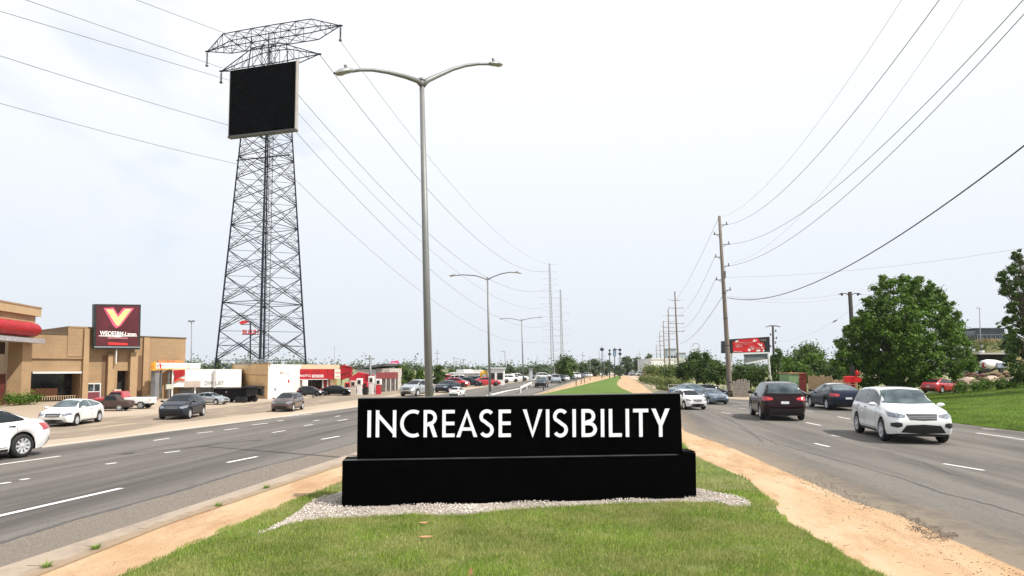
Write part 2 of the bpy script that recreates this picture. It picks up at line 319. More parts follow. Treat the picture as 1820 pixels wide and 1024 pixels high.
# ---- markings
def strip(name, pts, w, z, mat, wend=None, jit=0):
    g = [G(x, y, z) for x, y in pts]; rows = []
    for i, p in enumerate(g):
        d = (g[min(i+1, len(g)-1)]-g[max(i-1, 0)]); d.z = 0; d.normalize(); n = Vector((-d.y, d.x, 0)); ww = (w if wend is None else w+(wend-w)*i/(len(g)-1))*(1+random.uniform(-jit, jit))/2
        rows.append([p-n*ww, p+n*ww])
    mb = MB(); mb.grid(rows); return structure(name, mb, mat)
dashL = [(-60,930,216,867.5),(404,822,457,811.5),(-60,834,107,810.5),(-20,863,19,857),(188,825,207,822.5),(292,805,320,801.5),(350,770,378,767),(398,764.5,423,761.5),(448,755.5,476,752),(484,769,507,765.3),(493,748.5,504,747),(557,748,568,746.5),(596,740.5,605,739),(502,741,555,736),(571,781,603,775.2),(273,783,301,779),(540,757,556,754.5),(600,748,618,745),(36,853,52,850.5)]
for i, (a, b, c, d) in enumerate(dashL): strip('lane_marking', [(a, b), (c, d)], .15 if i < 2 else .13, .022, paint)
dashR = [(1677,824,1749,836),(1477,773.3,1494,776),(1432,750.8,1459,756.3),(1489,740.6,1511,745),(1282,733,1298,735.3),(1313,725.5,1325,726.3),(1302,720.3,1330,721),(1735,769.5,1803,778.8),(1803,779.5,1840,784),(1746,762,1768,763.6),(1428,730.5,1446,731.8),(1448,788,1474,794)]
for i, (a, b, c, d) in enumerate(dashR): strip('lane_marking', [(a, b), (c, d)], .13, .014, paint)
strip('edge_line', [(-900,917),(0,805.5),(75,794),(300,765.5),(450,746.8),(633,722.8),(760,704)], .12, .0185, paint)
strip('edge_line', [(800,716),(862,704.5),(900,695),(925,690.5)], .5, .0225, paint)
strip('edge_line', [(930,684.5),(960,683)], .5, .0225, paint)
cr = [(1180,700),(1225,722),(1280,748),(1330,768),(1380,787),(1440,805),(1520,826),(1600,850),(1680,877),(1760,897),(1900,940)]
pts = []
for (a, b), (c, d) in zip(cr, cr[1:]):
    for k in range(6): pts.append((a+(c-a)*k/6+random.uniform(-1.5,1.5), b+(d-b)*k/6+random.uniform(-.8,.8)))
strip('tar_seam', pts, .035, .0135, tarm, .05, .7)
pts = [(x, 965-.0+(y0)) for x, y0 in ()]
cl = [(-300,1050),(0,965),(138,922),(297,879),(429,839),(600,796),(800,742)]
pts = []
for (a, b), (c, d) in zip(cl, cl[1:]):
    for k in range(8): pts.append((a+(c-a)*k/8, b+(d-b)*k/8+random.uniform(-.5,.5)))
strip('tar_seam', pts, .13, .0215, M('tar_dark', (.085,.08,.078), .7, 0, .25, 5), .10, .35)
for pl in ([(1376,790),(1400,798),(1410,789),(1440,785)], [(1372,803),(1402,801),(1440,798)], [(1460,850),(1480,856),(1500,851)], [(1600,815),(1640,822),(1690,842),(1730,850)], [(1560,800),(1590,806)]):
    strip('tar_seam', pl, .02, .0142, tarm, .02, .5)
def inpoly(P_, poly):
    x, y = P_[:,0], P_[:,1]; c = np.zeros(len(P_), bool); n = len(poly)
    for i in range(n):
        x0, y0 = poly[i]; x1, y1 = poly[(i+1)%n]
        k = ((y0 > y) != (y1 > y)); c ^= k & (x < (x1-x0)*(y-y0)/(y1-y0+1e-12)+x0)
    return c
# oily gravel patch where the dirt meets the right road
gp = M('oily_gravel', (.13,.105,.085), .9, 0, .5, 22, 1.0, 60)
for pl in ([(1391,838),(1412,836),(1445,847),(1478,858),(1510,872),(1535,888),(1560,900),(1540,903),(1505,893),(1470,878),(1430,858)], [(1602,913),(1630,925),(1662,937),(1690,951),(1680,958),(1650,955),(1625,940)]):
    mb = MB(); pq_ = []
    for (a, b), (c, d) in zip(pl, pl[1:]+pl[:1]):
        for k in range(7): f = k/7; pq_.append((a+(c-a)*f+random.uniform(-4,4), b+(d-b)*f+random.uniform(-1.6,1.6)))
    pass
    xs_, ys_ = [p[0] for p in pl], [p[1] for p in pl]; gpoly = [(p[0], p[1]) for p in pl]; q = np.stack([rng.uniform(min(xs_)-14, max(xs_)+14, 2600), rng.uniform(min(ys_)-5, max(ys_)+6, 2600)], 1)
    cen_ = np.array(gpoly); dmin = np.min(np.hypot((q[:,None,0]-cen_[None,:,0])*.35, q[:,None,1]-cen_[None,:,1]), 1); ok = inpoly(q, gpoly) | (dmin < rng.random(len(q))*7); mb = MB()
    for x, y in q[ok][:1100]: g_ = G(x, y, .03); mb.ico(g_, random.uniform(.004,.011), (1,1,.7), .3)
    o = mb.build('loose_gravel', M('dark_grit', (.14,.11,.085), .9, 0, .8, 40), origin=(0,0,0)); tag(o, 'dark grit loose along the ragged edge of the right road', 'gravel', kind='stuff')

# ---- blades of grass on the near lawn
def w2(pl, z=.085): return [(G(x, y, z).x, G(x, y, z).y) for x, y in pl]
ysn = [1e3*k/1000 for k in ()]
near_y = [1400,1250,1150,1085]+[1050-7*k for k in range(38)]+[780,765,750,730,715,703]; jj = lambda y: (random.uniform(-9,5)*min(1, max(0, (y-760)/150)))
lawn_poly = w2([(ipl(LB['Cc'], y)-(4 if y > 800 else 2)+jj(y), y) for y in near_y]+[(ipl(LB['Dd'], y)+1.3*jj(y)+3, y) for y in near_y[::-1]])
gravel_px = [(452,952),(476,940),(502,926),(534,906),(560,888),(600,876),(640,862),(900,850),(1180,848),(1250,872),(1303,881),(1330,890),(1336,900),(1300,900),(1264,893),(1193,893),(1087,896),(912,906),(806,917),(736,914),(644,920),(585,921),(540,926),(508,933),(478,944)]
gravel_poly = w2(gravel_px)
bare = [(w2([(x, y)])[0], r) for x, y, r in ((975,942,.22),(640,985,.3),(1330,975,.25),(800,1000,.2),(1385,905,.35),(1240,1010,.3),(700,965,.2))]
def blades(n, y0, y1, x0, x1, poly, hole, hgt, wid, z0=.08, jl=.5, dens=lambda y: 1):
    p = np.stack([rng.uniform(x0, x1, n), rng.uniform(y0, y1, n)], 1)
    k = inpoly(p, poly)
    if hole is not None: k &= ~inpoly(p, hole)
    k &= rng.uniform(0, 1, n) < dens(p[:,1])
    p = p[k]
    keep = np.ones(len(p), bool)
    for (bx, by), r in bare: 
        d = np.hypot(p[:,0]-bx, (p[:,1]-by)*1.2)/r; keep &= rng.uniform(0, 1, len(p)) < np.clip(d-.15, .12, 1)
    p = p[keep]; n = len(p)
    cl = np.sin(p[:,0]*5.1+np.sin(p[:,1]*3.7)*2)*np.sin(p[:,1]*4.3+np.sin(p[:,0]*2.9)*2)
    h = hgt*(.6+.8*rng.random(n))*(1+.28*cl); a = rng.uniform(0, 6.283, n); w = wid*(.7+.6*rng.random(n))
    ca, sa = np.cos(a), np.sin(a); l = rng.uniform(-jl, jl, (n, 2))*h[:,None]+np.array([.15,0])*h[:,None]
    z = np.full(n, z0)
    base = np.column_stack([p, z]); V = np.zeros((n, 5, 3), np.float32)
    V[:,0] = base-np.column_stack([ca*w, sa*w, 0*w]); V[:,1] = base+np.column_stack([ca*w, sa*w, 0*w])
    mid = base+np.column_stack([l*.35, h*.6]); V[:,2] = mid+np.column_stack([ca*w, sa*w, 0*w])*.7; V[:,3] = mid-np.column_stack([ca*w, sa*w, 0*w])*.7
    V[:,4] = base+np.column_stack([l, h])
    return V
def blade_mesh(name, Vs, mat):
    V = np.concatenate(Vs); n = len(V); me = bpy.data.meshes.new(name)
    me.vertices.add(n*5); me.vertices.foreach_set('co', V.reshape(-1))
    me.loops.add(n*7); idx = (np.arange(n)*5)[:,None]+np.array([0,1,2,3,3,2,4]); me.loops.foreach_set('vertex_index', idx.reshape(-1).astype(np.int32))
    me.polygons.add(n*2); ls = (np.arange(n)*7)[:,None]+np.array([0,4]); me.polygons.foreach_set('loop_start', ls.reshape(-1).astype(np.int32))
    me.materials.append(mat); me.update(calc_edges=True); me.validate()
    o = bpy.data.objects.new(name, me); C.objects.link(o); return o
blm = leafmat('grass_blade', (.12,.215,.022), (.34,.43,.085), .3, .55)
N, L = nodes(blm); vm = [n for n in N if n.type == 'VECT_MATH'][0]; nz = N.new('ShaderNodeTexNoise'); nz.inputs['Scale'].default_value = 1.0; nz.inputs['Detail'].default_value = 5; L.new([n for n in N if n.type == 'TEX_COORD'][0].outputs['Object'], nz.inputs['Vector'])
mr = N.new('ShaderNodeMapRange'); mr.inputs['From Min'].default_value = .42; mr.inputs['From Max'].default_value = .64; mr.inputs['To Max'].default_value = .75; L.new(nz.outputs['Fac'], mr.inputs['Value']); mx = N.new('ShaderNodeMix'); mx.data_type = 'RGBA'; L.new(mr.outputs[0], mx.inputs['Factor']); L.new(vm.outputs[0], mx.inputs[6]); mx.inputs[7].default_value = (.42,.42,.15,1)
for n in N:
    if n.type == 'BSDF_PRINCIPLED': L.new(mx.outputs[2], n.inputs['Base Color'])
    if n.type == 'BSDF_TRANSLUCENT': L.new(mx.outputs[2], n.inputs['Color'])
Vs = [blades(330000, 6.2, 14, -6, 9, lawn_poly, gravel_poly, .05, .0038, dens=lambda y: np.clip((9/y)**1.2, .1, 1)),
      blades(90000, 12.5, 30, -8, 12, lawn_poly, gravel_poly, .06, .007, dens=lambda y: np.clip((14/y)**1.5, .05, 1)),
      blades(14000, 6.5, 14, -6, 9, lawn_poly, gravel_poly, .085, .004)]
tag(blade_mesh('grass', Vs, blm), 'mown green lawn in front of and beside the black monument sign', 'grass', kind='stuff')
# straw coloured dead blades mixed in
Vs = [blades(60000, 6.2, 15, -6, 9, lawn_poly, gravel_poly, .035, .0035, jl=1.2)]
o = blade_mesh('dry_grass', Vs, leafmat('straw', (.36,.29,.14), (.52,.43,.24), .2)); tag(o, 'dry straw coloured blades scattered through the near lawn', 'grass', kind='stuff')
LR = np.array([[v[:] for v in r] for r in lawn_rows[:15]]); n = 150000
fi = rng.random(n)**1.3*13.99; fj = rng.random(n)*59.99; i0 = fi.astype(int); j0 = fj.astype(int); u = (fi-i0)[:,None]; v_ = (fj-j0)[:,None]
p3 = (LR[i0,j0]*(1-u)+LR[i0+1,j0]*u)*(1-v_)+(LR[i0,j0+1]*(1-u)+LR[i0+1,j0+1]*u)*v_
a = rng.uniform(0, 6.283, n); w = .009*(.7+.6*rng.random(n)); h = .075*(.5+.8*rng.random(n))*(1+.3*np.sin(p3[:,0]*1.7)*np.sin(p3[:,1]*1.3)); ca, sa = np.cos(a)*w, np.sin(a)*w; V = np.zeros((n,5,3), np.float32); o0 = 0*w; l = rng.uniform(-.6,.6,(n,2))*h[:,None]
V[:,0] = p3-np.column_stack([ca,sa,o0]); V[:,1] = p3+np.column_stack([ca,sa,o0]); m_ = p3+np.column_stack([l*.35,h*.6]); V[:,2] = m_+np.column_stack([ca,sa,o0])*.7; V[:,3] = m_-np.column_stack([ca,sa,o0])*.7; V[:,4] = p3+np.column_stack([l,h])
tag(blade_mesh('grass', [V], leafmat('slope_blade', (.11,.19,.022), (.23,.32,.055), .3, .55)), 'mown grass covering the slope at the right edge', 'grass', kind='stuff')
# weeds on the kerb
for (wx, wy, lb) in ((388,900,'second weed tuft from the sign on the left kerb'),(474,868,'small weed tuft on the left kerb nearest the black sign'),(170,977,'spiky weed tuft on the left kerb beside the lawn corner'),(82,1009,'weed tuft on the left kerb nearest the bottom left corner')):
    c = G(wx, wy, .10); n = 90; V = []
    mb = MB()
    for k in range(n):
        a = random.uniform(0, 6.28); l = random.uniform(.03, .10); r0 = random.uniform(0, .05); d = Vector((math.cos(a), math.sin(a), 0)); b = c+d*r0; s = Vector((-d.y, d.x, 0))*.004
        t = b+d*l*.9+Vector((0,0,l*random.uniform(.4,1.2))); m_ = b.lerp(t, .5)+Vector((0,0,.015))
        mb.add([b-s, b+s, m_+s, t, m_-s], [(0,1,2,4),(4,2,3)])
    tag(mb.build('weed', leafmat('weed_leaf', (.13,.24,.03), (.28,.38,.08), .3) if 'weed_leaf' not in MATS else MATS['weed_leaf'], origin=c, fix=False), lb, 'weed', 'weeds growing on the left kerb')
# gravel bed
n = 26000; gx = np.array(gravel_poly); p = np.stack([rng.uniform(gx[:,0].min(), gx[:,0].max(), n), rng.uniform(gx[:,1].min(), gx[:,1].max(), n)], 1); p = p[inpoly(p, gravel_poly)]
bm = bmesh.new(); bmesh.ops.create_icosphere(bm, subdivisions=1, radius=1); IV = np.array([v.co[:] for v in bm.verts]); IF = np.array([[v.index for v in f.verts] for f in bm.faces]); bm.free()
n = len(p); sz = rng.uniform(.007, .019, n)[:,None,None]; sc_ = rng.uniform(.6, 1.2, (n,1,3)); jt = 1+rng.uniform(-.22, .22, (n, 12, 1))
ang = rng.uniform(0, 6.28, n); c_, s_ = np.cos(ang), np.sin(ang); L_ = IV[None]*sc_*sz*jt
X = L_[:,:,0]*c_[:,None]-L_[:,:,1]*s_[:,None]; Y = L_[:,:,0]*s_[:,None]+L_[:,:,1]*c_[:,None]
pz = .092+.018*np.sin(p[:,0]*3+p[:,1]*2)+rng.uniform(0, .02, n)
V = np.stack([X+p[:,0][:,None], Y+p[:,1][:,None], L_[:,:,2]*.8+pz[:,None]], 2)
me = bpy.data.meshes.new('gravel'); me.vertices.add(n*12); me.vertices.foreach_set('co', V.reshape(-1)); fi = ((np.arange(n)*12)[:,None,None]+IF[None]).reshape(-1)
me.loops.add(len(fi)); me.loops.foreach_set('vertex_index', fi.astype(np.int32)); me.polygons.add(len(fi)//3); me.polygons.foreach_set('loop_start', np.arange(0, len(fi), 3).astype(np.int32)); me.update(calc_edges=True)
me.materials.append(leafmat('pale_stone', (.26,.22,.19), (.74,.68,.62), .0, .8)); o = bpy.data.objects.new('gravel', me); C.objects.link(o); tag(o, 'bed of pale crushed stones around the foot of the black sign', 'gravel', kind='stuff')
mb = MB(); mb.poly([G(x, y, .088) for x, y in gravel_px]); structure('gravel_base', mb, M('gravel_soil', (.36,.31,.26), .95, 0, .3, 12))
# pebbles and twigs on the dirt
n = 1100; pp = []; dark = []
for k in range(n):
    y = random.uniform(768, 1040)**1; a, b = ipl(LB['Dd'], y), ipl(LB['E'], y); f = random.random()**.35
    pp.append(G(a+(b-a)*f, y, .082-.07*f))
mb = MB()
for q in pp: mb.ico((q.x, q.y, q.z+.002), random.choice((.003,.004,.005,.006,.011)), (1, 1, .6), .25)
for q in mb.v[:0]: pass
for k in range(34):
    y = random.uniform(790, 1030); a, b = ipl(LB['Dd'], y), ipl(LB['E'], y); f = random.random(); q = G(a+(b-a)*f, y, .086-.07*f); an = random.uniform(-.6, .6); l = random.uniform(.03, .14)
    mb.tube(q, q+Vector((math.cos(an)*l, math.sin(an)*l, .006)), .0035, .0015, 5)
for k in range(40):
    y = random.uniform(840, 1020); q = G(ipl(LB['B'], y)+(ipl(LB['Cc'], y)-ipl(LB['B'], y))*random.random(), y, .095); mb.ico(q, random.uniform(.003,.009), (1,1,.6), .25)
o = mb.build('debris', M('twig_brown', (.17,.11,.07), .9, 0, .5, 30), origin=(0,0,0)); tag(o, 'small dark pebbles and twigs strewn over the orange dirt', 'debris', kind='stuff')
# three dry leaves on the lawn
for x, y, l, an, lb in ((754,930,.17,.15,'curled brown leaf on the lawn just below the gravel bed'),(758,955,.24,.1,'long pale brown leaf on the lawn below the other leaf'),(836,1019,.14,1.4,'reddish leaf standing in the lawn at the bottom edge')):
    c = G(x, y, .13); rows = []; d = Vector((math.cos(an), math.sin(an), .0)); 
    if an > 1: d = Vector((.2,.1,.9))
    s = Vector((-d.y, d.x, .25)).normalized() if an < 1 else Vector((1,0,0))
    for k in range(9):
        t = k/8; w = .028*math.sin(math.pi*min(1, t*1.02+.02))**.8; q = c+d*l*(t-.5); rows.append([q-s*w+Vector((0,0,.012)), q+Vector((0,0,-.002)), q+s*w+Vector((0,0,.014))])
    mb = MB(); mb.grid(rows); tag(mb.build('dead_leaf', M('leaf_brown', (.42,.22,.11), .7, 0, .3, 40), origin=c, smooth=True), lb, 'leaf', 'dry leaves fallen on the near lawn')
# ================================================================ MONUMENT SIGN
black = M('black_panel', (.0008,.0008,.001), .6, 0, .3, 3, .05, 40, spec=.02)
SO = G(607, 902, .08); SR = G(1217, 886.5, .08)
class SF(Frame):
    def __init__(s, a, b, z0=0):
        s.O = Vector((a.x, a.y, 0)); s.e = (Vector((b.x, b.y, 0))-s.O).normalized(); s.n = Vector((s.e.y, -s.e.x, 0))
sf = SF(SO, SR); Ls = (SR-SO).length
sign = thing('monument_sign', 'long black monument sign reading INCREASE VISIBILITY on the grass median', 'sign', tuple(sf.pt(Ls/2, .06)))
zt = (sf.hit(607, 817.3)[1]+sf.hit(1217, 811)[1])/2
mb = MB(); sf.sbox(mb, 0, Ls, .0, zt, 0, .62)
def bevel(o, w=.012, seg=2):
    m = o.modifiers.new('bevel', 'BEVEL'); m.width = w; m.segments = seg; m.limit_method = 'ANGLE'; return o
b = bevel(mb.build('plinth', black, sign))
s1 = sf.hit(1239.5, 850)[0]
mb = MB(); sf.sbox(mb, Ls+.003, s1+.02, .0, zt+.035, -.10, .62); bevel(mb.build('end_block', black, sign))
mb = MB(); sf.sbox(mb, Ls-.10, s1+.03, zt+.038, zt+.055, -.16, .55); mb.build('cap', black, sign)
# upper panel, set back on the plinth, its top edge climbing to the right
sb = .17
o_ = [sf.O-sf.n*sb]; pf = SF(sf.O-sf.n*sb, sf.O-sf.n*sb+sf.e)
a0, _ = pf.hit(634.5, 800); a1, _ = pf.hit(1213.5, 806); a2, _ = pf.hit(1209.5, 702); z0 = zt+.002; zl = pf.hit(634, 709.3)[1]; zr = pf.hit(1210, 700)[1]
mb = MB(); mb.prism([pf.pt(a0, z0), pf.pt(a1, z0), pf.pt(a2, zr), pf.pt(a0, zl)], -pf.n*.32); bevel(mb.build('panel', black, sign))
mb = MB(); mb.prism([pf.pt(a0-.004, zl+.002, .006), pf.pt(a2+.004, zr+.002, .006), pf.pt(a2+.004, zr+.014, .006), pf.pt(a0-.004, zl+.014, .006)], -pf.n*.335); mb.build('coping', M('coping_metal', (.06,.06,.06), .5, .2, .2, 5), sign)
mb = MB(); sf.sbox(mb, .012, Ls-.11, zt+.0008, zt+.006, -.014, .155); mb.build('ledge', M('ledge_highlight', (.045,.045,.045), .5, 0, .4, 3), sign)  # lighter grey strip paints the highlight line along the plinth top
# letters built from strokes
def stroke(pts, w, close=False):
    """thick open polyline in 2D with butt ends -> list of quads"""
    q = []; n = len(pts); nr = []
    for i in range(n):
        a = pts[max(i-1, 0)]; b = pts[min(i+1, n-1)]; dx, dy = b[0]-a[0], b[1]-a[1]; l = math.hypot(dx, dy) or 1; nr.append((-dy/l*w/2, dx/l*w/2))
    return [(p[0]+m[0], p[1]+m[1]) for p, m in zip(pts, nr)], [(p[0]-m[0], p[1]-m[1]) for p, m in zip(pts, nr)]
def arc(cx, cy, rx, ry, a0, a1, n=20): return [(cx+rx*math.cos(R(a0+(a1-a0)*i/n)), cy+ry*math.sin(R(a0+(a1-a0)*i/n))) for i in range(n+1)]
W_ = 16.2; HH = 128.0
def glyph(ch, w):
    h = HH; k = W_; S = []   # S: list of ('p', polygon) or ('s', polyline, width)
    rect = lambda x0, y0, x1, y1: ('p', [(x0,y0),(x1,y0),(x1,y1),(x0,y1)])
    if ch == 'I': S = [rect(0,0,w,h)]
    elif ch == 'N': S = [rect(0,0,k,h), rect(w-k,0,w,h), ('p', [(0,h+2),(0,h-22),(w,-4),(w,20)])]
    elif ch == 'L': S = [rect(0,0,k,h), rect(k-.1,0,w,k)]
    elif ch == 'E': S = [rect(0,0,k,h), rect(k-.1,0,w,k), rect(k-.1,h-k,w,h), rect(k-.1,56,w-1,56+k)]
    elif ch == 'T': S = [rect(0,h-k,w,h), rect(w/2-k/2,0,w/2+k/2,h-k+.1)]
    elif ch == 'V': S = [('p', [(0,h),(18,h),(w/2+1,22),(w/2,-4)]), ('p', [(w,h),(w-18,h),(w/2-1,22),(w/2,-4)])]
    elif ch == 'Y': S = [('p', [(0,h),(20,h),(w/2+k/2,52),(w/2-k/2,50)]), ('p', [(w,h),(w-20,h),(w/2-k/2,52),(w/2+k/2,50)]), rect(w/2-k/2,0,w/2+k/2,52)]
    elif ch == 'A': S = [('p', [(0,0),(18,0),(w/2+1,h-24),(w/2,h+4)]), ('p', [(w,0),(w-18,0),(w/2-1,h-24),(w/2,h+4)]), rect(24,30,w-24,30+15)]
    elif ch == 'C': S = [('s', arc(w*.68, h/2, w*.68-k/2, h/2+2-k/2, 62, 298, 30), k)]
    elif ch == 'R': S = [rect(0,0,k,h), ('s', [(k-1,h-k/2)]+arc(w*.42, h-36, 27, 36-k/2, 90, -90, 18)+[(k-1,64-k/2)], k), ('p', [(k+8,62),(k+27,66),(w,0),(w-20,0)])]
    elif ch == 'B': S = [rect(0,0,k,h), ('s', [(k-1,h-k/2)]+arc(w*.45, h-33, w*.33, 33-k/2, 90, -90, 18)+[(k-1,70-k/2)], k), ('s', [(k-1,70-k/2)]+arc(w*.48, 35, w*.52-k/2, 35-k/2, 90, -90, 18)+[(k-1,k/2)], k)]
    elif ch == 'S': S = [('s', arc(w*.50, h-33, w*.40, 35-k/2, 35, 215, 16)+[(w*.30,75),(w*.62,58)]+arc(w*.48, 33, w*.50-k/2, 35-k/2, 45, -150, 18), k)]
    return S
white = M('white_letters', (.84,.87,.91), .5, 0, .03, 5)
LET = [('I',195,212),('N',235,332),('C',351,442),('R',462,528),('E',551,610),('A',618,718),('S',729,797),('E',819,877),('V',934,1027),('I',1044,1060),('S',1079,1149),('I',1170,1186),('B',1213,1286),('I',1305,1321),('L',1343,1404),('I',1423,1439),('T',1459,1531),('Y',1546,1632)]
for ch, x0, x1 in LET:
    mb = MB(); fx = ((x0+x1)/2-195)/1437; ybase = 680+(260-2*fx)/2.676; ytop = 680+(133-9*fx)/2.676
    A0, zb_ = pf.hit(580+x0/2.676, ybase); A1, _ = pf.hit(580+x1/2.676, ybase); zt_ = pf.hit(580+x0/2.676, ytop)[1]
    w = x1-x0; mp = lambda q, o=.03: pf.pt(A0+(A1-A0)*q[0]/w, zb_+(zt_-zb_)*q[1]/HH, o)
    for j, g in enumerate(glyph(ch, w)):
        o = .028-j*.0012
        if g[0] == 'p': mb.prism([mp(q, o) for q in g[1]], -pf.n*(o+.001))
        else:
            a, b = stroke(g[1], g[2])
            for i in range(len(a)-1): pass
            n_ = len(a); vs = [mp(q, o) for q in a]+[mp(q, o) for q in b]+[mp(q, -.001) for q in a]+[mp(q, -.001) for q in b]
            fs = [(i, i+1, n_+i+1, n_+i) for i in range(n_-1)]+[(2*n_+i, 2*n_+i+1, 3*n_+i+1, 3*n_+i) for i in range(n_-1)]+[(i, i+1, 2*n_+i+1, 2*n_+i) for i in range(n_-1)]+[(n_+i, n_+i+1, 3*n_+i+1, 3*n_+i) for i in range(n_-1)]+[(0, n_, 3*n_, 2*n_), (n_-1, 2*n_-1, 4*n_-1, 3*n_-1)]
            mb.add(vs, fs)
    mb.build('letter', white, sign)
# ================================================================ LATTICE TOWER
steel = M('painted_steel', (.014,.019,.03), .55, .3, .3, 2)
steel2 = M('pole_steel', (.20,.20,.20), .5, .25, .12, 1.5)
TD = 80.0; TC = Vector((P(471, 400, TD).x, TD, 0))
tw = thing('lattice_tower', 'tall dark steel lattice transmission tower rising behind the shops', 'tower', tuple(TC))
TR = lambda z: max(5.45-.0762*z, .9)
ta = R(19); LEG = [ta-math.pi/2+k*math.pi/2 for k in range(4)]   # near, right, far, left
def tp(k, z, f=None): r = TR(z); return TC+Vector((math.cos(LEG[k%4])*r, math.sin(LEG[k%4])*r, z))
for k in range(4):
    mb = MB(); mb.path([tp(k, z) for z in (0, 15, 30, 44.4)], [.17 if k == 0 else .12, .155 if k == 0 else .11, .11 if k == 0 else .09, .07], 6); mb.build('leg', steel, tw)
zs = [0]; st = 3.7
while zs[-1] < 39: zs.append(zs[-1]+st); st *= .965
for k in range(4):
    mb = MB(); k2 = k+1
    for i, (a, b) in enumerate(zip(zs, zs[1:])):
        m = (a+b)/2; r = .05; sag = lambda p, q, r=r: mb.path([p, p.lerp(q, .5)+Vector((0,0,-.10)), q], r, 4, cap=False)
        A, B, A2, B2 = tp(k, a), tp(k, b), tp(k2, a), tp(k2, b); off = Vector((0,0,.32))
        c = (A+B+A2+B2)/4
        mb.tube(A, B2, r, n=4); mb.tube(A2, B, r, n=4)
        mb.tube(A+off, c+off*1.1, r*.7, n=4); mb.tube(A2+off, c+off*1.1, r*.7, n=4)
        mb.tube(c, tp(k, m), r*.55, n=4); mb.tube(c, tp(k2, m), r*.55, n=4)
        for u in (.25, .75):
            for (p, q, kk) in ((A, c, k), (A2, c, k2), (B, c, k), (B2, c, k2)):
                g = p.lerp(q, .5); h = tp(kk, g.z); mb.tube(g, h.lerp(g, .0), r*.4, n=3)
            break
        for (p, q) in ((A.lerp(c, .5), tp(k, m)), (A2.lerp(c, .5), tp(k2, m)), (B.lerp(c, .5), tp(k, m)), (B2.lerp(c, .5), tp(k2, m))): mb.tube(p, q, r*.42, n=3)
        if i % 3 == 2: mb.tube(B, B2, r*.9, n=4)
    mb.build('bracing', steel, tw)
mb = MB()
for i, z in enumerate(zs[1:], 1):
    c = [tp(k, z) for k in range(4)]
    mb.tube(c[0], c[2], .03, n=3); mb.tube(c[1], c[3], .03, n=3)
mb.build('inner_bracing', steel, tw)
mb = MB()  # climbing ladder beside the centre
lc = TC+Vector((.45, .3, 0))
for dx in (-.22, .22): mb.tube(lc+Vector((dx,0,0)), lc+Vector((dx,0,45)), .035, n=4)
for k in range(90): mb.tube(lc+Vector((-.22,0,.5*k+.3)), lc+Vector((.22,0,.5*k+.3)), .02, n=3)
mb.build('ladder', steel, tw)
th = R(-16); ax = Vector((math.cos(th), math.sin(th), 0)); ay = Vector((-ax.y, ax.x, 0))
def truss(mb, s0, s1, t0, t1, zb, ztop, ztip, wd, nb, tipz1=None):
    """box truss between s0..s1 with tips at t0, t1"""
    S = [s0+(s1-s0)*i/nb for i in range(nb+1)]
    pt = lambda s, y, z: TC+ax*s+ay*y+Vector((0,0,z)); tz1 = tipz1 or ztip
    TL, TRt = pt(t0, 0, ztip), pt(t1, 0, tz1)
    ch = {}
    for y in (-wd, wd):
        for z in (zb, ztop):
            zz = [z+(.08*math.sin(math.pi*i/nb) if z == ztop else 0) for i in range(nb+1)]
            pts = [TL]+[pt(s, y, q) for s, q in zip(S, zz)]+[TRt]; ch[(y, z)] = pts; mb.path(pts, .062, 5)
    for i in range(1, nb+1):
        for (a, b) in (((-wd, zb), (-wd, ztop)), ((wd, zb), (wd, ztop)), ((-wd, zb), (wd, zb)), ((-wd, ztop), (wd, ztop))):
            mb.tube(ch[a][i], ch[b][i], .04, n=4)
            if i < nb+1:
                mb.tube(ch[a][i], ch[b][i+1] if i % 2 else ch[b][i+1], .04, n=4); 
                if i+1 <= nb: mb.tube(ch[b][i], ch[a][i+1], .035, n=4)
    # fan bracing in the tips
    for tip, j in ((TL, 1), (TRt, nb+1)):
        for f in (.33, .66):
            for y in (-wd, wd):
                a = ch[(y, zb)][j].lerp(tip, f); b = ch[(y, ztop)][j].lerp(tip, f); mb.tube(a, b, .035, n=4); mb.tube(a, ch[(y, ztop)][j].lerp(tip, f-.33), .035, n=4)
    for p in (TL, TRt): mb.ico(p, .2, (1.6,1,.7), 0)
    return TL, TRt
mb = MB(); UL, UR = truss(mb, -6.4, 6.6, -9.5, 10.2, 44.0, 45.75, 44.25, .85, 6, 44.8); mb.build('crossarm', steel, tw)
mb = MB(); DL, DR = truss(mb, -1.8, 2.4, -7.2, 7.3, 40.9, 43.3, 41.3, .8, 3, 41.6); mb.build('crossarm', steel, tw)
insm = M('insulator', (.10,.09,.09), .35, 0, .2, 4)
for tip, L_ in ((UL, 2.0), (DL, 1.6), (UR, 1.95)):
    mb = MB(); prof = [(0,.03)]
    for i in range(10): prof += [(.25+L_*.075*i, .03), (.27+L_*.075*i, .14), (.32+L_*.075*i, .04)]
    prof += [(L_-.2, .03), (L_-.15, .22), (L_, .18), (L_, 0)]
    mb.lathe(prof, tip, (0,0,-1), 8); mb.build('insulator_string', insm, tw)
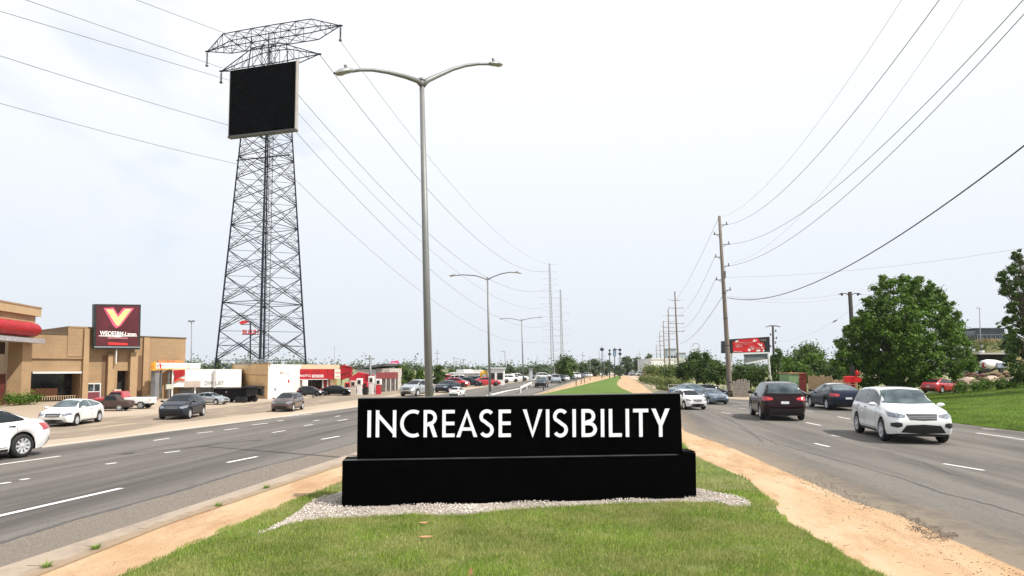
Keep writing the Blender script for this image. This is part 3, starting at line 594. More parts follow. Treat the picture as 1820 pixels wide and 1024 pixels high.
# ---- the screen hung on the tower
bz = thing('display_screen', 'large blank black screen mounted high on the lattice tower', 'billboard', tuple(TC+Vector((0,-3,30))))
bD = TD-4.2
Bl = P(406.5, 180, bD+1.1); 
def on(px, py):
    d = ray(px, py); n = -ay; t = (TC-ay*3.6-Vector((0,0,H))).dot(n)/d.dot(n); return Vector((0,0,H))+d*t
p0, p1 = on(407, 180), on(526, 170); zb_, zt_ = on(407, 245).z, on(410, 125.5).z
w = (p1-p0).dot(ax); p0.z = zb_
mb = MB(); mb.obox(p0, ax*w, ay*.5, (0,0,zt_-zb_)); mb.build('cabinet', M('cabinet_metal', (.42,.38,.36), .5, .2, .1, .8), bz)
mb = MB(); mb.obox(p0+ax*.12+Vector((0,0,.25))-ay*.04, ax*(w-.22), ay*.03, (0,0,zt_-zb_-.30)); mb.build('screen', M('dark_screen', (.0008,.0008,.001), .6, 0, .2, 2, spec=.02), bz)
mb = MB()
mb.obox(p0-ax*.02-ay*.06+Vector((0,0,-.03)), ax*(w+.04), ay*.6, (0,0,.25)); mb.build('frame', M('frame_metal', (.085,.08,.075), .45, .2, .15, 1), bz)
mb = MB()
for z in (28, 31, 34, 37): mb.tube(p0+ax*1+ay*.4+Vector((0,0,z-zb_)), p0+ax*(w-1)+ay*.4+Vector((0,0,z-zb_)), .08, n=5); mb.tube(p0+ax*(w/2-1)+ay*.4+Vector((0,0,z-zb_)), p0+ax*(w/2-1)+ay*3+Vector((0,0,z-zb_)), .07, n=5)
mb.build('bracket', steel, bz)
# ================================================================ STREET LAMPS
def lamp(name, label, bx, by_, top, hgt=None, arm=1.0, lean=0, lw=1.0, group='twin arm street lamps along the median'):
    base = bx
    t = thing(name, label, 'street lamp', tuple(base), group); top = Vector(top); hx = (top-base).length; d = (top-base).normalized()
    mb = MB(); mb.path([base, base.lerp(top, .5), top], [.122*lw, .098*lw, .068*lw], 16); mb.lathe([(0,.24*lw),(.12,.24*lw),(.13,.15*lw),(.5,.14*lw)], base, (0,0,1), 16); mb.lathe([(0,.085*lw),(.05,.085*lw),(.09,.02)], top, d, 12); mb.build('pole', steel2, t, smooth=True)
    return t
def lamp_arm(t, start, pts, rs, head_dir, hl=.75, mat=None):
    mb = MB(); mb.path([start]+pts, rs, 10); mb.build('arm', steel2, t, smooth=True)
    e = pts[-1]; d = Vector(head_dir).normalized(); u = Vector((0,0,1)); s = d.cross(u).normalized(); u = s.cross(d)
    mb = MB(); rows = []
    for k in range(13):
        f = k/12; w = .19*math.sin(math.pi*min(.96, f*.9+.1))**.6*(hl/.75); hh = .15*math.sin(math.pi*min(.97, f*.93+.08))**.5*(hl/.75)
        rows.append([e+d*(hl*f-.05)+s*(w*math.cos(a))+u*(hh*math.sin(a)*(.9 if math.sin(a) > 0 else .35)+.0) for a in [2*math.pi*j/14 for j in range(15)]])
    mb.grid(rows); hd = mb.build('lamp_head', M('lamp_housing', (.30,.31,.31), .4, .2, .08, 3), t, smooth=True)
    mb = MB(); rows = []
    for k in range(9):
        f = k/8; w = .12*math.sin(math.pi*f)**.5*(hl/.75)+.004; rows.append([e+d*(hl*(.32+.55*f))+s*(w*math.cos(a))-u*(.03+.06*math.sin(a)*math.sin(math.pi*f)**.5)*(hl/.75) for a in [math.pi*j/8 for j in range(9)]])
    mb.grid(rows); mb.build('lens', M('lamp_lens', (.32,.29,.25), .25, 0, .1, 3), hd, smooth=True)
    mb = MB(); mb.tube(e+d*hl*.25+u*.08, e+d*hl*.25+u*.18, .045, .04, 8); mb.build('photocell', steel2, hd)
D1 = 18.3; top1 = P(749.5, 143, D1); base1 = P(762.5, 700, D1); dl = (base1-top1); base1 = top1+dl*((top1.z-.0)/(top1.z-base1.z))
t = lamp('street_lamp', 'tall grey twin arm street lamp standing right behind the black sign', base1, 0, top1)
Lp = lambda x, y, D=D1: P(x, y, D)
lamp_arm(t, Lp(750,152), [Lp(742,143.5,D1-.2), Lp(720,136,D1-.6), Lp(690,128.5,D1-1), Lp(662,124.3,D1-1.3), Lp(640,124.5,D1-1.5), Lp(626,127,D1-1.6)], [.075,.075,.065,.055,.048,.042,.038], Lp(592,131.5,D1-2)-Lp(626,127.5,D1-1.6), .62)
lamp_arm(t, Lp(751,153), [Lp(759,143.5,D1+.1), Lp(782,133,D1+.4), Lp(805,123,D1+.7), Lp(828,116.5,D1+.9), Lp(850,113.8,D1+1.1), Lp(872,114,D1+1.2)], [.075,.075,.065,.055,.048,.042,.038], Lp(902,117.5,D1+1.6)-Lp(872,115,D1+1.2), .52)
lamps_px = [(871,698.5,866.5,494,62,[(811,489.5),(822,488.5),(845,490),(860,494.5)],[(874,493),(890,487),(905,484),(915,484.5)],'second twin arm street lamp from the sign, base beside the white kerb line'),
            (930.5,685,927,568,109,[(895,566.5),(905,565.8),(918,568)],[(932,568),(944,565.5),(957,564.5)],'small far twin arm street lamp beside the oncoming dark car, third along the median')]
for bx, by_, tx, ty, D_, la, ra, lb in lamps_px:
    top = P(tx, ty, D_); bs = P(bx, by_, D_); bs.z = 0; t = lamp('street_lamp', lb, bs, 0, top, lw=1.05)
    for side in (la[::-1], ra):
        pts = [P(x, y, D_) for x, y in side]; n = len(pts); lamp_arm(t, top-Vector((0,0,.2)), pts, [.07]+[.055]*n, pts[-1]-pts[-2], .75)
# ================================================================ WOODEN POLES RIGHT
wood = layered('weathered_wood', (.17,.14,.12), [(2,.35,.7,(.25,.21,.18),(6,6,.3),.9,0),(6,.5,.7,(.13,.105,.09),(6,6,.2),.7,0)], .9, .5, 8)
poles = [(1298,705,1278.5,384,62,.22,'nearest wooden utility pole, leaning left beside the small sedans'),(1207,681,1199.3,518,123,.2,'second wooden utility pole from the tall near one'),(1191,672,1187.5,549,165,.2,'third wooden utility pole in the receding right hand row'),(1182,668,1178.8,571,208,.19,'fourth wooden utility pole in the receding right hand row'),(1175,665,1172,590,260,.18,'fifth wooden utility pole in the receding right hand row'),(1168.5,662,1166.3,612,360,.2,'farthest wooden utility pole in the receding right hand row')]
armY = [[(1294,.28,399),(1268,-.3,417),(1298,.3,434),(1270,-.3,457),(1297.5,.3,472.5),(1271,-.3,497.5),(1300,.3,515.5)]]
ARM_END = {}
for i, (bx, by_, tx, ty, D_, r, lb) in enumerate(poles):
    bs = P(bx, by_, D_); bs.z = 0; tp_ = P(tx, ty, D_); t = thing('utility_pole', lb, 'utility pole', tuple(bs), 'wooden utility poles receding on the right')
    mb = MB(); mb.path([bs+(tp_-bs)*f for f in (0,.03,.3,.6,1)], [r*1.25,r*1.15,r,r*.82,r*.6], 12); mb.build('shaft', wood, t, smooth=True)
    if i == 0:
        for j, (ex, _, ey) in enumerate(armY[0]):
            f = (ey-ty)/(by_-ty); cxp = tx+(bx-tx)*f; a = P(cxp, ey+(1 if ex > cxp else 0), D_); e = P(ex, ey, D_); mb = MB(); mb.tube(a, e, .05, .04, 6); ARM_END[j] = e
            mb.tube(a+Vector((0,0,-.35)), a.lerp(e, .6), .025, n=5)
            ao = mb.build('crossarm', steel2, t)
            q = a.lerp(e, .82); mb = MB(); mb.lathe([(0,.03),(.04,.09),(.1,.03),(.13,.08),(.2,.03),(.26,.06),(.3,0)], q, (0,0,1), 10); mb.build('insulator', insm, ao)
        mb = MB(); q = bs+(tp_-bs)*.68; mb.obox(q+Vector((.12,-.2,-.5)), (.12,0,0), (0,.2,0), (0,0,.7)); mb.build('conduit_box', M('grey_box', (.2,.2,.2), .6, .2, .1, 4), t)
        for f in (.72, .35, .2): pass
        for f in (.03, .08, .28, .43, .57): mb = MB(); q = bs+(tp_-bs)*f; rr = r*(1.2-.5*f); mb.lathe([(-.03,rr+.012),(.03,rr+.012)], q, tp_-bs, 12); mb.build('steel_band', steel, t)
    else:
        mb = MB()
        for j in range(5):
            f = .10+.085*j*(1.0); q = tp_+(bs-tp_)*(f if i < 4 else f*1.2); sg = (1 if j % 2 else -1); l = 1.5 if i < 3 else 1.3
            mb.tube(q-Vector((l*(.9 if j else .6),0,0)), q+Vector((l*(1.0 if j else .6),0,0)), .05, n=5)
            for s_ in (-l*.8, l*.85): mb.tube(q+Vector((s_,0,0)), q+Vector((s_,0,.28)), .05, .03, 5)
        mb.build('crossarm', wood, t)
# ---- distant whiskered masts (guyed lattice)
mastm = M('galvanised', (.33,.35,.37), .5, .3, .1, 1)
for (tx, ty, bx, by_, D_, hw, lb) in ((976.5,468,983,668,250,.55,'taller of the two thin grey lattice masts in the distance'),(996,515,1000,668,270,.5,'shorter right hand one of the two thin distant lattice masts')):
    top = P(tx, ty, D_); bs = P(bx, by_, D_); bs.z = 0; t = thing('lattice_mast', lb, 'mast', tuple(bs), 'two thin masts in the distance'); ln = (top-bs)
    mb = MB()
    for dx, dy in ((-hw,-hw),(hw,-hw),(hw,hw),(-hw,hw)): mb.tube(bs+Vector((dx,dy,0)), top+Vector((dx*.35,dy*.35,0)), .11, .09, 4)
    n = 34
    for k in range(n):
        for s_ in (-1, 1):
            f0, f1 = k/n, (k+1)/n; w0, w1 = hw*(1-.65*f0), hw*(1-.65*f1)
            mb.tube(bs+ln*f0+Vector((-w0*s_,-w0,0)), bs+ln*f1+Vector((w1*s_,-w1,0)), .05, n=3)
    mb.build('mast_body', mastm, t)
    mb = MB()
    for k in range(15 if hw > .52 else 10):
        f = .12+.86*k/(15 if hw > .52 else 10); q = bs+ln*f; l = 3.2+random.uniform(-.8,1.0)
        mb.tube(q-Vector((l,0,0)), q+Vector((l,0,0)), .035, n=3)
        for s_ in (-1,1): mb.tube(q+Vector((s_*l,0,0)), q+Vector((s_*.3,0,-1.2)), .022, n=3)
    mb.build('crossarm', mastm, t)
p = P(994, 488, 262); t = None
# ================================================================ WIRES
wirem = M('wire', (.14,.145,.155), .5, .3, .1, 1); wirel = M('wire_grey', (.22,.22,.23), .5, .3, .1, 1)
def wire(label, a, b, sag, r, mat=wirem, n=28, group=None):
    pts = [a.lerp(b, i/n)+Vector((0,0,-sag*4*(i/n)*(1-i/n))) for i in range(n+1)]; mb = MB(); mb.path(pts, r*.78, 5, cap=False)
    return tag(mb.build('power_line', mat, origin=a, smooth=True), label, 'power line', group)
gl = 'wires running to the lattice tower'; gr = 'wires strung from the near wooden pole'
wire('topmost wire at the upper left, ending on the crossarm of the tower', P(232,-4,55), P(402,60,79), .0, .035, group=gl)
wire('wire from the top left corner down to the hanging insulator of the upper crossarm', P(20,-9,50), P(395,121,79.5), .0, .035, group=gl)
wire('wire crossing the left edge just below the corner, ending on the lower insulator', P(-20,14,50), P(410,143.5,79.5), .0, .035, group=gl)
wire('wire crossing the left edge a tenth of the way down, running behind the screen', P(-20,93,50), P(470,240,86), .2, .035, group=gl)
wire('lowest wire on the left, ending on the tower just below the screen', P(-20,178,50), P(424,292,79), .2, .03, group=gl)
gd = 'wires running from the lattice tower to the distant masts'
wire('thick wire from the lower crossarm tip passing behind the near lamp', DR, P(977,480,250), 9, .05, group=gd)
wire('pale wire from the upper right insulator of the tower to the masts', UR-Vector((0,0,1.95)), P(994,470,262), 8, .035, wirel, group=gd)
wire('upper wire leaving the right edge of the screen', P(520,157,81), P(977,512,250), 10, .045, group=gd)
wire('faint second wire leaving the right edge of the screen', P(520,190,81), P(977,545,250), 9, .035, wirel, group=gd)
wire('wire leaving the lower right corner of the screen', P(520,228,81), P(978,578,250), 9, .04, group=gd)
wire('lowest wire on the tower, leaving its right leg below the screen', P(518,313,81), P(980,600,250), 9, .035, wirel, group=gd)
E_ = ARM_END
wire('wire from the top right arm of the near pole to the upper edge', E_[0], P(1678,-12,20), 1.6, .018, group=gr)
wire('wire from the second right arm of the near pole to the top right corner', E_[2], P(1835,-18,20), 1.9, .02, group=gr)
wire('wire from the third right arm of the near pole to the right edge', E_[4], P(1850,-8,20), 1.8, .02, group=gr)
wire('thick black cable sagging from the near pole to the right edge', P(1292.5,529,62), P(1850,236,20), 1.9, .035, M('cable_black', (.02,.02,.02), .6, 0, .2, 2), group=gr)
wire('faint leftmost wire rising from the tip of the near pole', P(1283,386,61.8), P(1612,-15,22), 1.5, .009, wirel, group=gr)
wire('faint wire rising to the upper edge between the two darker ones', P(1300,468,61), P(1722,-15,22), 2.0, .008, wirel, group=gr)
wire('faint wire crossing from the near pole to the right edge above the tree', P(1290,493,62.4), P(1850,436,45), .5, .010, wirel, group=gr)
wire('thin wire from the near pole to the dark lamp pole', P(1296,527,62), P(1494,523,76), .4, .012, wirel, group=gr)
wire('lower thin wire from the near pole past the dark lamp pole', P(1300,530,62), P(1494,530,76), .5, .010, wirel, group=gr)
wire('thin wire from the dark lamp pole to the big tree', P(1528,523,76), P(1572,524,80), .05, .02, wirel, group=gr)
wire('sagging wire carrying a small bird left of the big tree', P(1376,608,110), P(1540,530,78), 1.3, .012, wirel, group=gr)
gp2 = 'wires between the near and the second wooden pole'
wire('leftmost wire between the near and second wooden poles', P(1276,390,62), P(1202,533,122.5), .6, .022, wirel, group=gp2)
wire('second wire between the near and second wooden poles', E_[3], P(1203,560,122.5), 1.4, .022, wirel, group=gp2)
wire('third wire between the near and second wooden poles', E_[5], P(1203,580,122.5), 1.8, .022, wirel, group=gp2)
wire('lowest darker wire between the near and second wooden poles', P(1284,527,62), P(1209,610,122.5), 1.0, .032, group=gp2)
# ================================================================ SKY AND SUN
w = bpy.data.worlds.new('World'); SC.world = w; w.use_nodes = True; N, L = w.node_tree.nodes, w.node_tree.links; bg = N['Background']
SUN_EL, SUN_AZ = 50, 118      # azimuth clockwise from +Y
sky = N.new('ShaderNodeTexSky'); sky.sky_type = 'NISHITA'; sky.sun_disc = False; sky.sun_elevation = R(SUN_EL); sky.sun_rotation = R(SUN_AZ); sky.air_density = 1.0; sky.dust_density = 1.0
tc = N.new('ShaderNodeTexCoord'); mp = N.new('ShaderNodeMapping'); mp.inputs['Scale'].default_value = (1.2, 1.2, 3.2); mp.inputs['Location'].default_value = (3.1,.4,.2)
nz = N.new('ShaderNodeTexNoise'); nz.inputs['Scale'].default_value = 1.5; nz.inputs['Detail'].default_value = 6; nz.inputs['Roughness'].default_value = .48; nz.inputs['Distortion'].default_value = .5
L.new(tc.outputs['Generated'], mp.inputs['Vector']); L.new(mp.outputs['Vector'], nz.inputs['Vector'])
# thin cloud: thinner toward the west (-X), thick in the middle
sx = N.new('ShaderNodeSeparateXYZ'); L.new(tc.outputs['Generated'], sx.inputs[0])
mr = N.new('ShaderNodeMapRange'); mr.inputs['From Min'].default_value = .35; mr.inputs['From Max'].default_value = .62; mr.inputs['To Min'].default_value = .25; mr.inputs['To Max'].default_value = 1.0; L.new(nz.outputs['Fac'], mr.inputs['Value'])
m2 = N.new('ShaderNodeMapRange'); m2.inputs['From Min'].default_value = -.75; m2.inputs['From Max'].default_value = -.1; m2.inputs['To Min'].default_value = -.05; m2.inputs['To Max'].default_value = .72; L.new(sx.outputs[0], m2.inputs['Value'])
ad = N.new('ShaderNodeMath'); ad.operation = 'ADD'; ad.use_clamp = True; L.new(mr.outputs[0], ad.inputs[0]); L.new(m2.outputs[0], ad.inputs[1])
# cloud brightness falls off toward the horizon
m3 = N.new('ShaderNodeValToRGB'); e = m3.color_ramp.elements; e[0].position = 0; e[0].color = (7.3,7.75,8.3,1); e[1].position = .42; e[1].color = (9.2,9.45,9.85,1); k = e.new(.16); k.color = (8.0,8.45,9.05,1); L.new(sx.outputs[2], m3.inputs['Fac'])
mx = N.new('ShaderNodeMix'); mx.data_type = 'RGBA'; L.new(ad.outputs[0], mx.inputs['Factor']); sv = N.new('ShaderNodeVectorMath'); sv.operation = 'MULTIPLY'; sv.inputs[1].default_value = (1.35,1.45,1.45); L.new(sky.outputs[0], sv.inputs[0]); L.new(sv.outputs[0], mx.inputs[6]); L.new(m3.outputs['Color'], mx.inputs[7])
pass; L.new(mx.outputs[2], bg.inputs['Color']); bg.inputs['Strength'].default_value = .1
sd = bpy.data.lights.new('sun', 'SUN'); sd.energy = 4.8; sd.angle = R(.6); sd.color = (1, .95, .87); so = bpy.data.objects.new('sun', sd); C.objects.link(so)
az = R(SUN_AZ); dv = Vector((math.sin(az)*math.cos(R(SUN_EL)), math.cos(az)*math.cos(R(SUN_EL)), math.sin(R(SUN_EL)))); so.rotation_euler = dv.to_track_quat('Z', 'Y').to_euler()
SC.view_settings.view_transform = 'Standard'; SC.view_settings.look = 'None'; SC.view_settings.exposure = .14; SC.view_settings.gamma = 1
# ================================================================ VEHICLES
def carpaint(name, col, rough=.22, metal=.0, coat=.8): return M(name, col, rough, metal, .05, 1.2, coat=coat if max(col) > .06 else .12, spec=None if max(col) > .06 else .2)
glassm = M('car_glass', (.010,.014,.017), .06, 0, .4, 2.5, spec=.28)
glassl = M('car_glass_reflection', (.035,.055,.065), .06, 0, .35, 2.2, spec=.45, col2=(.09,.12,.13))  # mottled greenish tint paints reflections and interior glimpses into the glass
rubber = M('tyre_rubber', (.015,.015,.016), .8, 0, .2, 20)
alloy = M('alloy', (.62,.63,.65), .35, .4, .1, 8)
trimm = M('black_trim', (.012,.012,.013), .5, 0, .2, 8)
lampc = M('clear_lamp', (.22,.24,.27), .12, .3, .7, 16, coat=1)
lampr = M('red_lamp', (.45,.012,.015), .15, 0, .35, 14, coat=1)
lampo = M('amber_lamp', (.75,.25,.05), .15, 0, .2, 14, coat=1)
chrome = M('chrome', (.6,.6,.62), .15, .9, .1, 8)
KIND = {
 'sedan': dict(L=4.6, W=.90, wb=2.70, wr=.325, cl=.20, top=[(-2.3,.88),(-2.22,.97),(-1.95,1.03),(-1.62,1.06),(-.98,1.36),(-.45,1.44),(.15,1.43),(.55,1.37),(1.18,1.02),(1.5,.97),(2.0,.86),(2.22,.74),(2.3,.62)], belt=[(-2.3,.80),(-1.7,.96),(0,.93),(1.1,.90),(1.8,.80),(2.3,.56)], wr_=.60,
    side=[[(-1.42,1.07),(-1.05,1.29),(-.5,1.375),(.1,1.37),(.55,1.28),(1.02,1.0)], [(-1.42,1.02),(-1.05,1.0),(-.5,.99),(.1,.985),(.55,.975),(1.02,.965)]], pill=[-.28]),
 'coupe': dict(L=4.3, W=.89, wb=2.55, wr=.32, cl=.20, top=[(-2.15,.92),(-2.05,1.02),(-1.9,1.06),(-1.3,1.30),(-.75,1.42),(-.1,1.45),(.4,1.38),(1.12,1.0),(1.45,.93),(1.9,.80),(2.08,.70),(2.15,.58)], belt=[(-2.15,.84),(-1.6,.98),(0,.93),(1.1,.86),(1.8,.75),(2.15,.52)], wr_=.60,
    side=[[(-1.45,1.13),(-.95,1.28),(-.5,1.36),(0,1.38),(.45,1.29),(.98,.98)], [(-1.45,1.05),(-.95,1.02),(-.5,1.0),(0,.99),(.45,.97),(.98,.94)]], pill=[-.35]),
 'hatch': dict(L=4.05, W=.88, wb=2.5, wr=.33, cl=.22, top=[(-2.02,.95),(-1.95,1.10),(-1.72,1.30),(-1.3,1.46),(-.6,1.53),(.05,1.52),(.45,1.44),(1.10,1.08),(1.4,1.01),(1.75,.90),(1.95,.76),(2.02,.62)], belt=[(-2.02,.86),(-1.5,1.0),(0,.97),(1.0,.93),(1.7,.80),(2.02,.56)], wr_=.62,
    side=[[(-1.52,1.22),(-1.1,1.37),(-.5,1.44),(.05,1.44),(.45,1.34),(.95,1.05)], [(-1.52,1.09),(-1.1,1.06),(-.5,1.04),(.05,1.03),(.45,1.02),(.95,1.0)]], pill=[-.30,-1.05]),
 'suv': dict(L=4.7, W=.97, wb=2.75, wr=.37, cl=.27, top=[(-2.35,1.05),(-2.30,1.18),(-2.18,1.35),(-1.85,1.66),(-1.5,1.72),(-.6,1.76),(.15,1.74),(.45,1.67),(1.15,1.20),(1.5,1.13),(2.0,1.04),(2.25,.94),(2.35,.76)], belt=[(-2.35,1.0),(-1.9,1.13),(0,1.09),(1.1,1.05),(1.9,.95),(2.35,.70)], wr_=.70,
    side=[[(-1.95,1.45),(-1.6,1.60),(-.6,1.66),(.1,1.65),(.45,1.55),(1.0,1.18)], [(-1.95,1.22),(-1.6,1.18),(-.6,1.16),(.1,1.15),(.45,1.14),(1.0,1.12)]], pill=[-.35,-1.2]),
}
def lerp1(tab, x):
    if x <= tab[0][0]: return tab[0][1]
    for (a, b), (c, d) in zip(tab, tab[1:]):
        if x <= c:
            t = (x-a)/(c-a); return b+(d-b)*t
    return tab[-1][1]
def smooth_tab(tab, x, w=.05):
    return sum(lerp1(tab, x+d*w)*k for d, k in ((-2,.1),(-1,.2),(0,.4),(1,.2),(2,.1)))
def body_mesh(K, hood_only=False):
    Lh = K['L']/2; W = K['W']; xs = set(np.linspace(-Lh, Lh, 84).round(4)); ra = K['wr']+.065; ax_ = (-K['wb']/2, K['wb']/2+.02)
    for a in ax_:
        for k in range(17): xs.add(round(a-ra+2*ra*k/16, 4))
        xs.add(round(a-ra-.004, 4)); xs.add(round(a+ra+.004, 4))
    rows = []
    for x in sorted(xs):
        e = max(0, (abs(x)-(Lh-.75))/.75); w = W*(1-.22*e**2.4)
        zt = smooth_tab(K['top'], x); be = min(smooth_tab(K['belt'], x, .1), zt-.03)
        zb = K['cl']+(.06*e**2); 
        for a in ax_:
            if abs(x-a) < ra: zb = K['wr']+math.sqrt(max(0, ra*ra-(x-a)**2))
        zb = min(zb, be-.06)
        gh = zt-be; f = min(1, max(0, (gh-.06)/.38)); wrr = w*.90*(1-f)+W*K['wr_']*f+(w-W)*.5*f
        eg = .015+.055*f; P_ = [(w-.05, zb), (w, zb+.25*(be-zb)), (w*1.0, zb+.55*(be-zb)), (w*.995, zb+.8*(be-zb)), (w*.965, be-.02), (w*.94, be+.005)]
        y0, z0 = P_[-1]; y1, z1 = wrr, zt-eg
        for t in (.33, .67): P_.append((y0+(y1-y0)*t+.015*f*math.sin(math.pi*t), z0+(z1-z0)*t))
        P_ += [(y1, z1), (y1*.88, zt-eg*.45), (y1*.6, zt-eg*.12), (0, zt)]
        full = P_+[(-y, z) for y, z in P_[-2::-1]]
        r = []
        for y, z in full:
            bx = x
            if e > 0:
                k = max(0, (abs(x)-(Lh-.35))/.35); bx = x-math.copysign(1, x)*k*k*.11*(((z-.62)/.35)**2)
            r.append(Vector((bx, y, z)))
        rows.append(r)
    mb = MB(); mb.grid(rows)
    for r in (rows[0], rows[-1]):
        n = len(r); c = Vector((r[0].x+(.03 if r[0].x > 0 else -.03), 0, .6))
        o = len(mb.v); mb.v += [tuple(v) for v in r]; h = n//2
        for j in range(h): 
            if j != n-2-j: mb.f.append((o+j, o+j+1, o+n-2-j, o+n-1-j) if j+1 != n-2-j else (o+j, o+j+1, o+n-1-j)); mb.m.append(0)
    return mb
def wheel_meshes(r, w=.21, spokes=10):
    t = MB(); t.lathe([(-w/2, r*.66), (-w/2-.004, r*.8), (-w/2+.01, r*.95), (-w/2+.045, r), (w/2-.045, r), (w/2-.01, r*.95), (w/2+.004, r*.8), (w/2, r*.66), (w/2-.05, r*.62), (-w/2+.05, r*.62), (-w/2, r*.66)], (0,0,0), (0,1,0), 28)
    m = MB(); m.lathe([(w/2-.03, r*.66), (w/2-.005, r*.67), (w/2-.005, r*.62), (w/2-.05, r*.58), (-w/2+.05, r*.58)], (0,0,0), (0,1,0), 28)
    for k in range(spokes):
        a = 2*math.pi*k/spokes; d = Vector((math.cos(a), 0, math.sin(a))); s = Vector((-d.z, 0, d.x)); y = Vector((0,1,0))
        o = d*r*.14-s*.024+y*(w/2-.05); m.prism([o, o+s*.048, d*r*.63+s*.035+y*(w/2-.03), d*r*.63-s*.035+y*(w/2-.03)], y*.025)
    m.lathe([(w/2-.06, r*.2), (w/2-.015, r*.19), (w/2-.005, .03), (w/2-.005, 0)], (0,0,0), (0,1,0), 16)
    dk = MB(); dk.lathe([(w/2-.09, r*.6), (w/2-.09, 0)], (0,0,0), (0,1,0), 20)
    return t, m, dk
BODY = {}
def decal(bvh, top, botm, axis, n=14, m=5, off=.007):
    """project the band between two polylines on the body; axis: 'side+','side-','front','rear'"""
    mb = MB(); rows = []; top = [Vector((*p, 0)) for p in top]; botm = [Vector((*p, 0)) for p in botm]
    def at(pl, t):
        k = t*(len(pl)-1); i = min(int(k), len(pl)-2); return pl[i].lerp(pl[i+1], k-i)
    grid = {}
    for i in range(n+1):
        for j in range(m+1):
            q = at(top, i/n).lerp(at(botm, i/n), j/m); u, z = q.x, q.y
            if axis[:4] == 'side': s = 1 if axis[-1] == '+' else -1; o = Vector((u, s*3, z)); d = Vector((0, -s, 0))
            elif axis == 'top': o = Vector((z, u, 5)); d = Vector((0,0,-1))
            else: s = 1 if axis == 'front' else -1; o = Vector((s*5, u, z)); d = Vector((-s, 0, 0))
            h = bvh.ray_cast(o, d)
            if h[0] is not None:
                nn = h[1] if h[1].dot(d) < 0 else -h[1]; grid[i, j] = h[0]+nn*off
    idx = {}
    for k, v in grid.items(): idx[k] = len(mb.v); mb.v.append(tuple(v))
    for i in range(n):
        for j in range(m):
            k4 = [(i, j), (i+1, j), (i+1, j+1), (i, j+1)]
            if all(k in idx for k in k4):
                if max((grid[a]-grid[b]).length for a in k4 for b in k4) < .9: mb.f.append(tuple(idx[k] for k in k4)); mb.m.append(0)
    return mb
CARD = {}
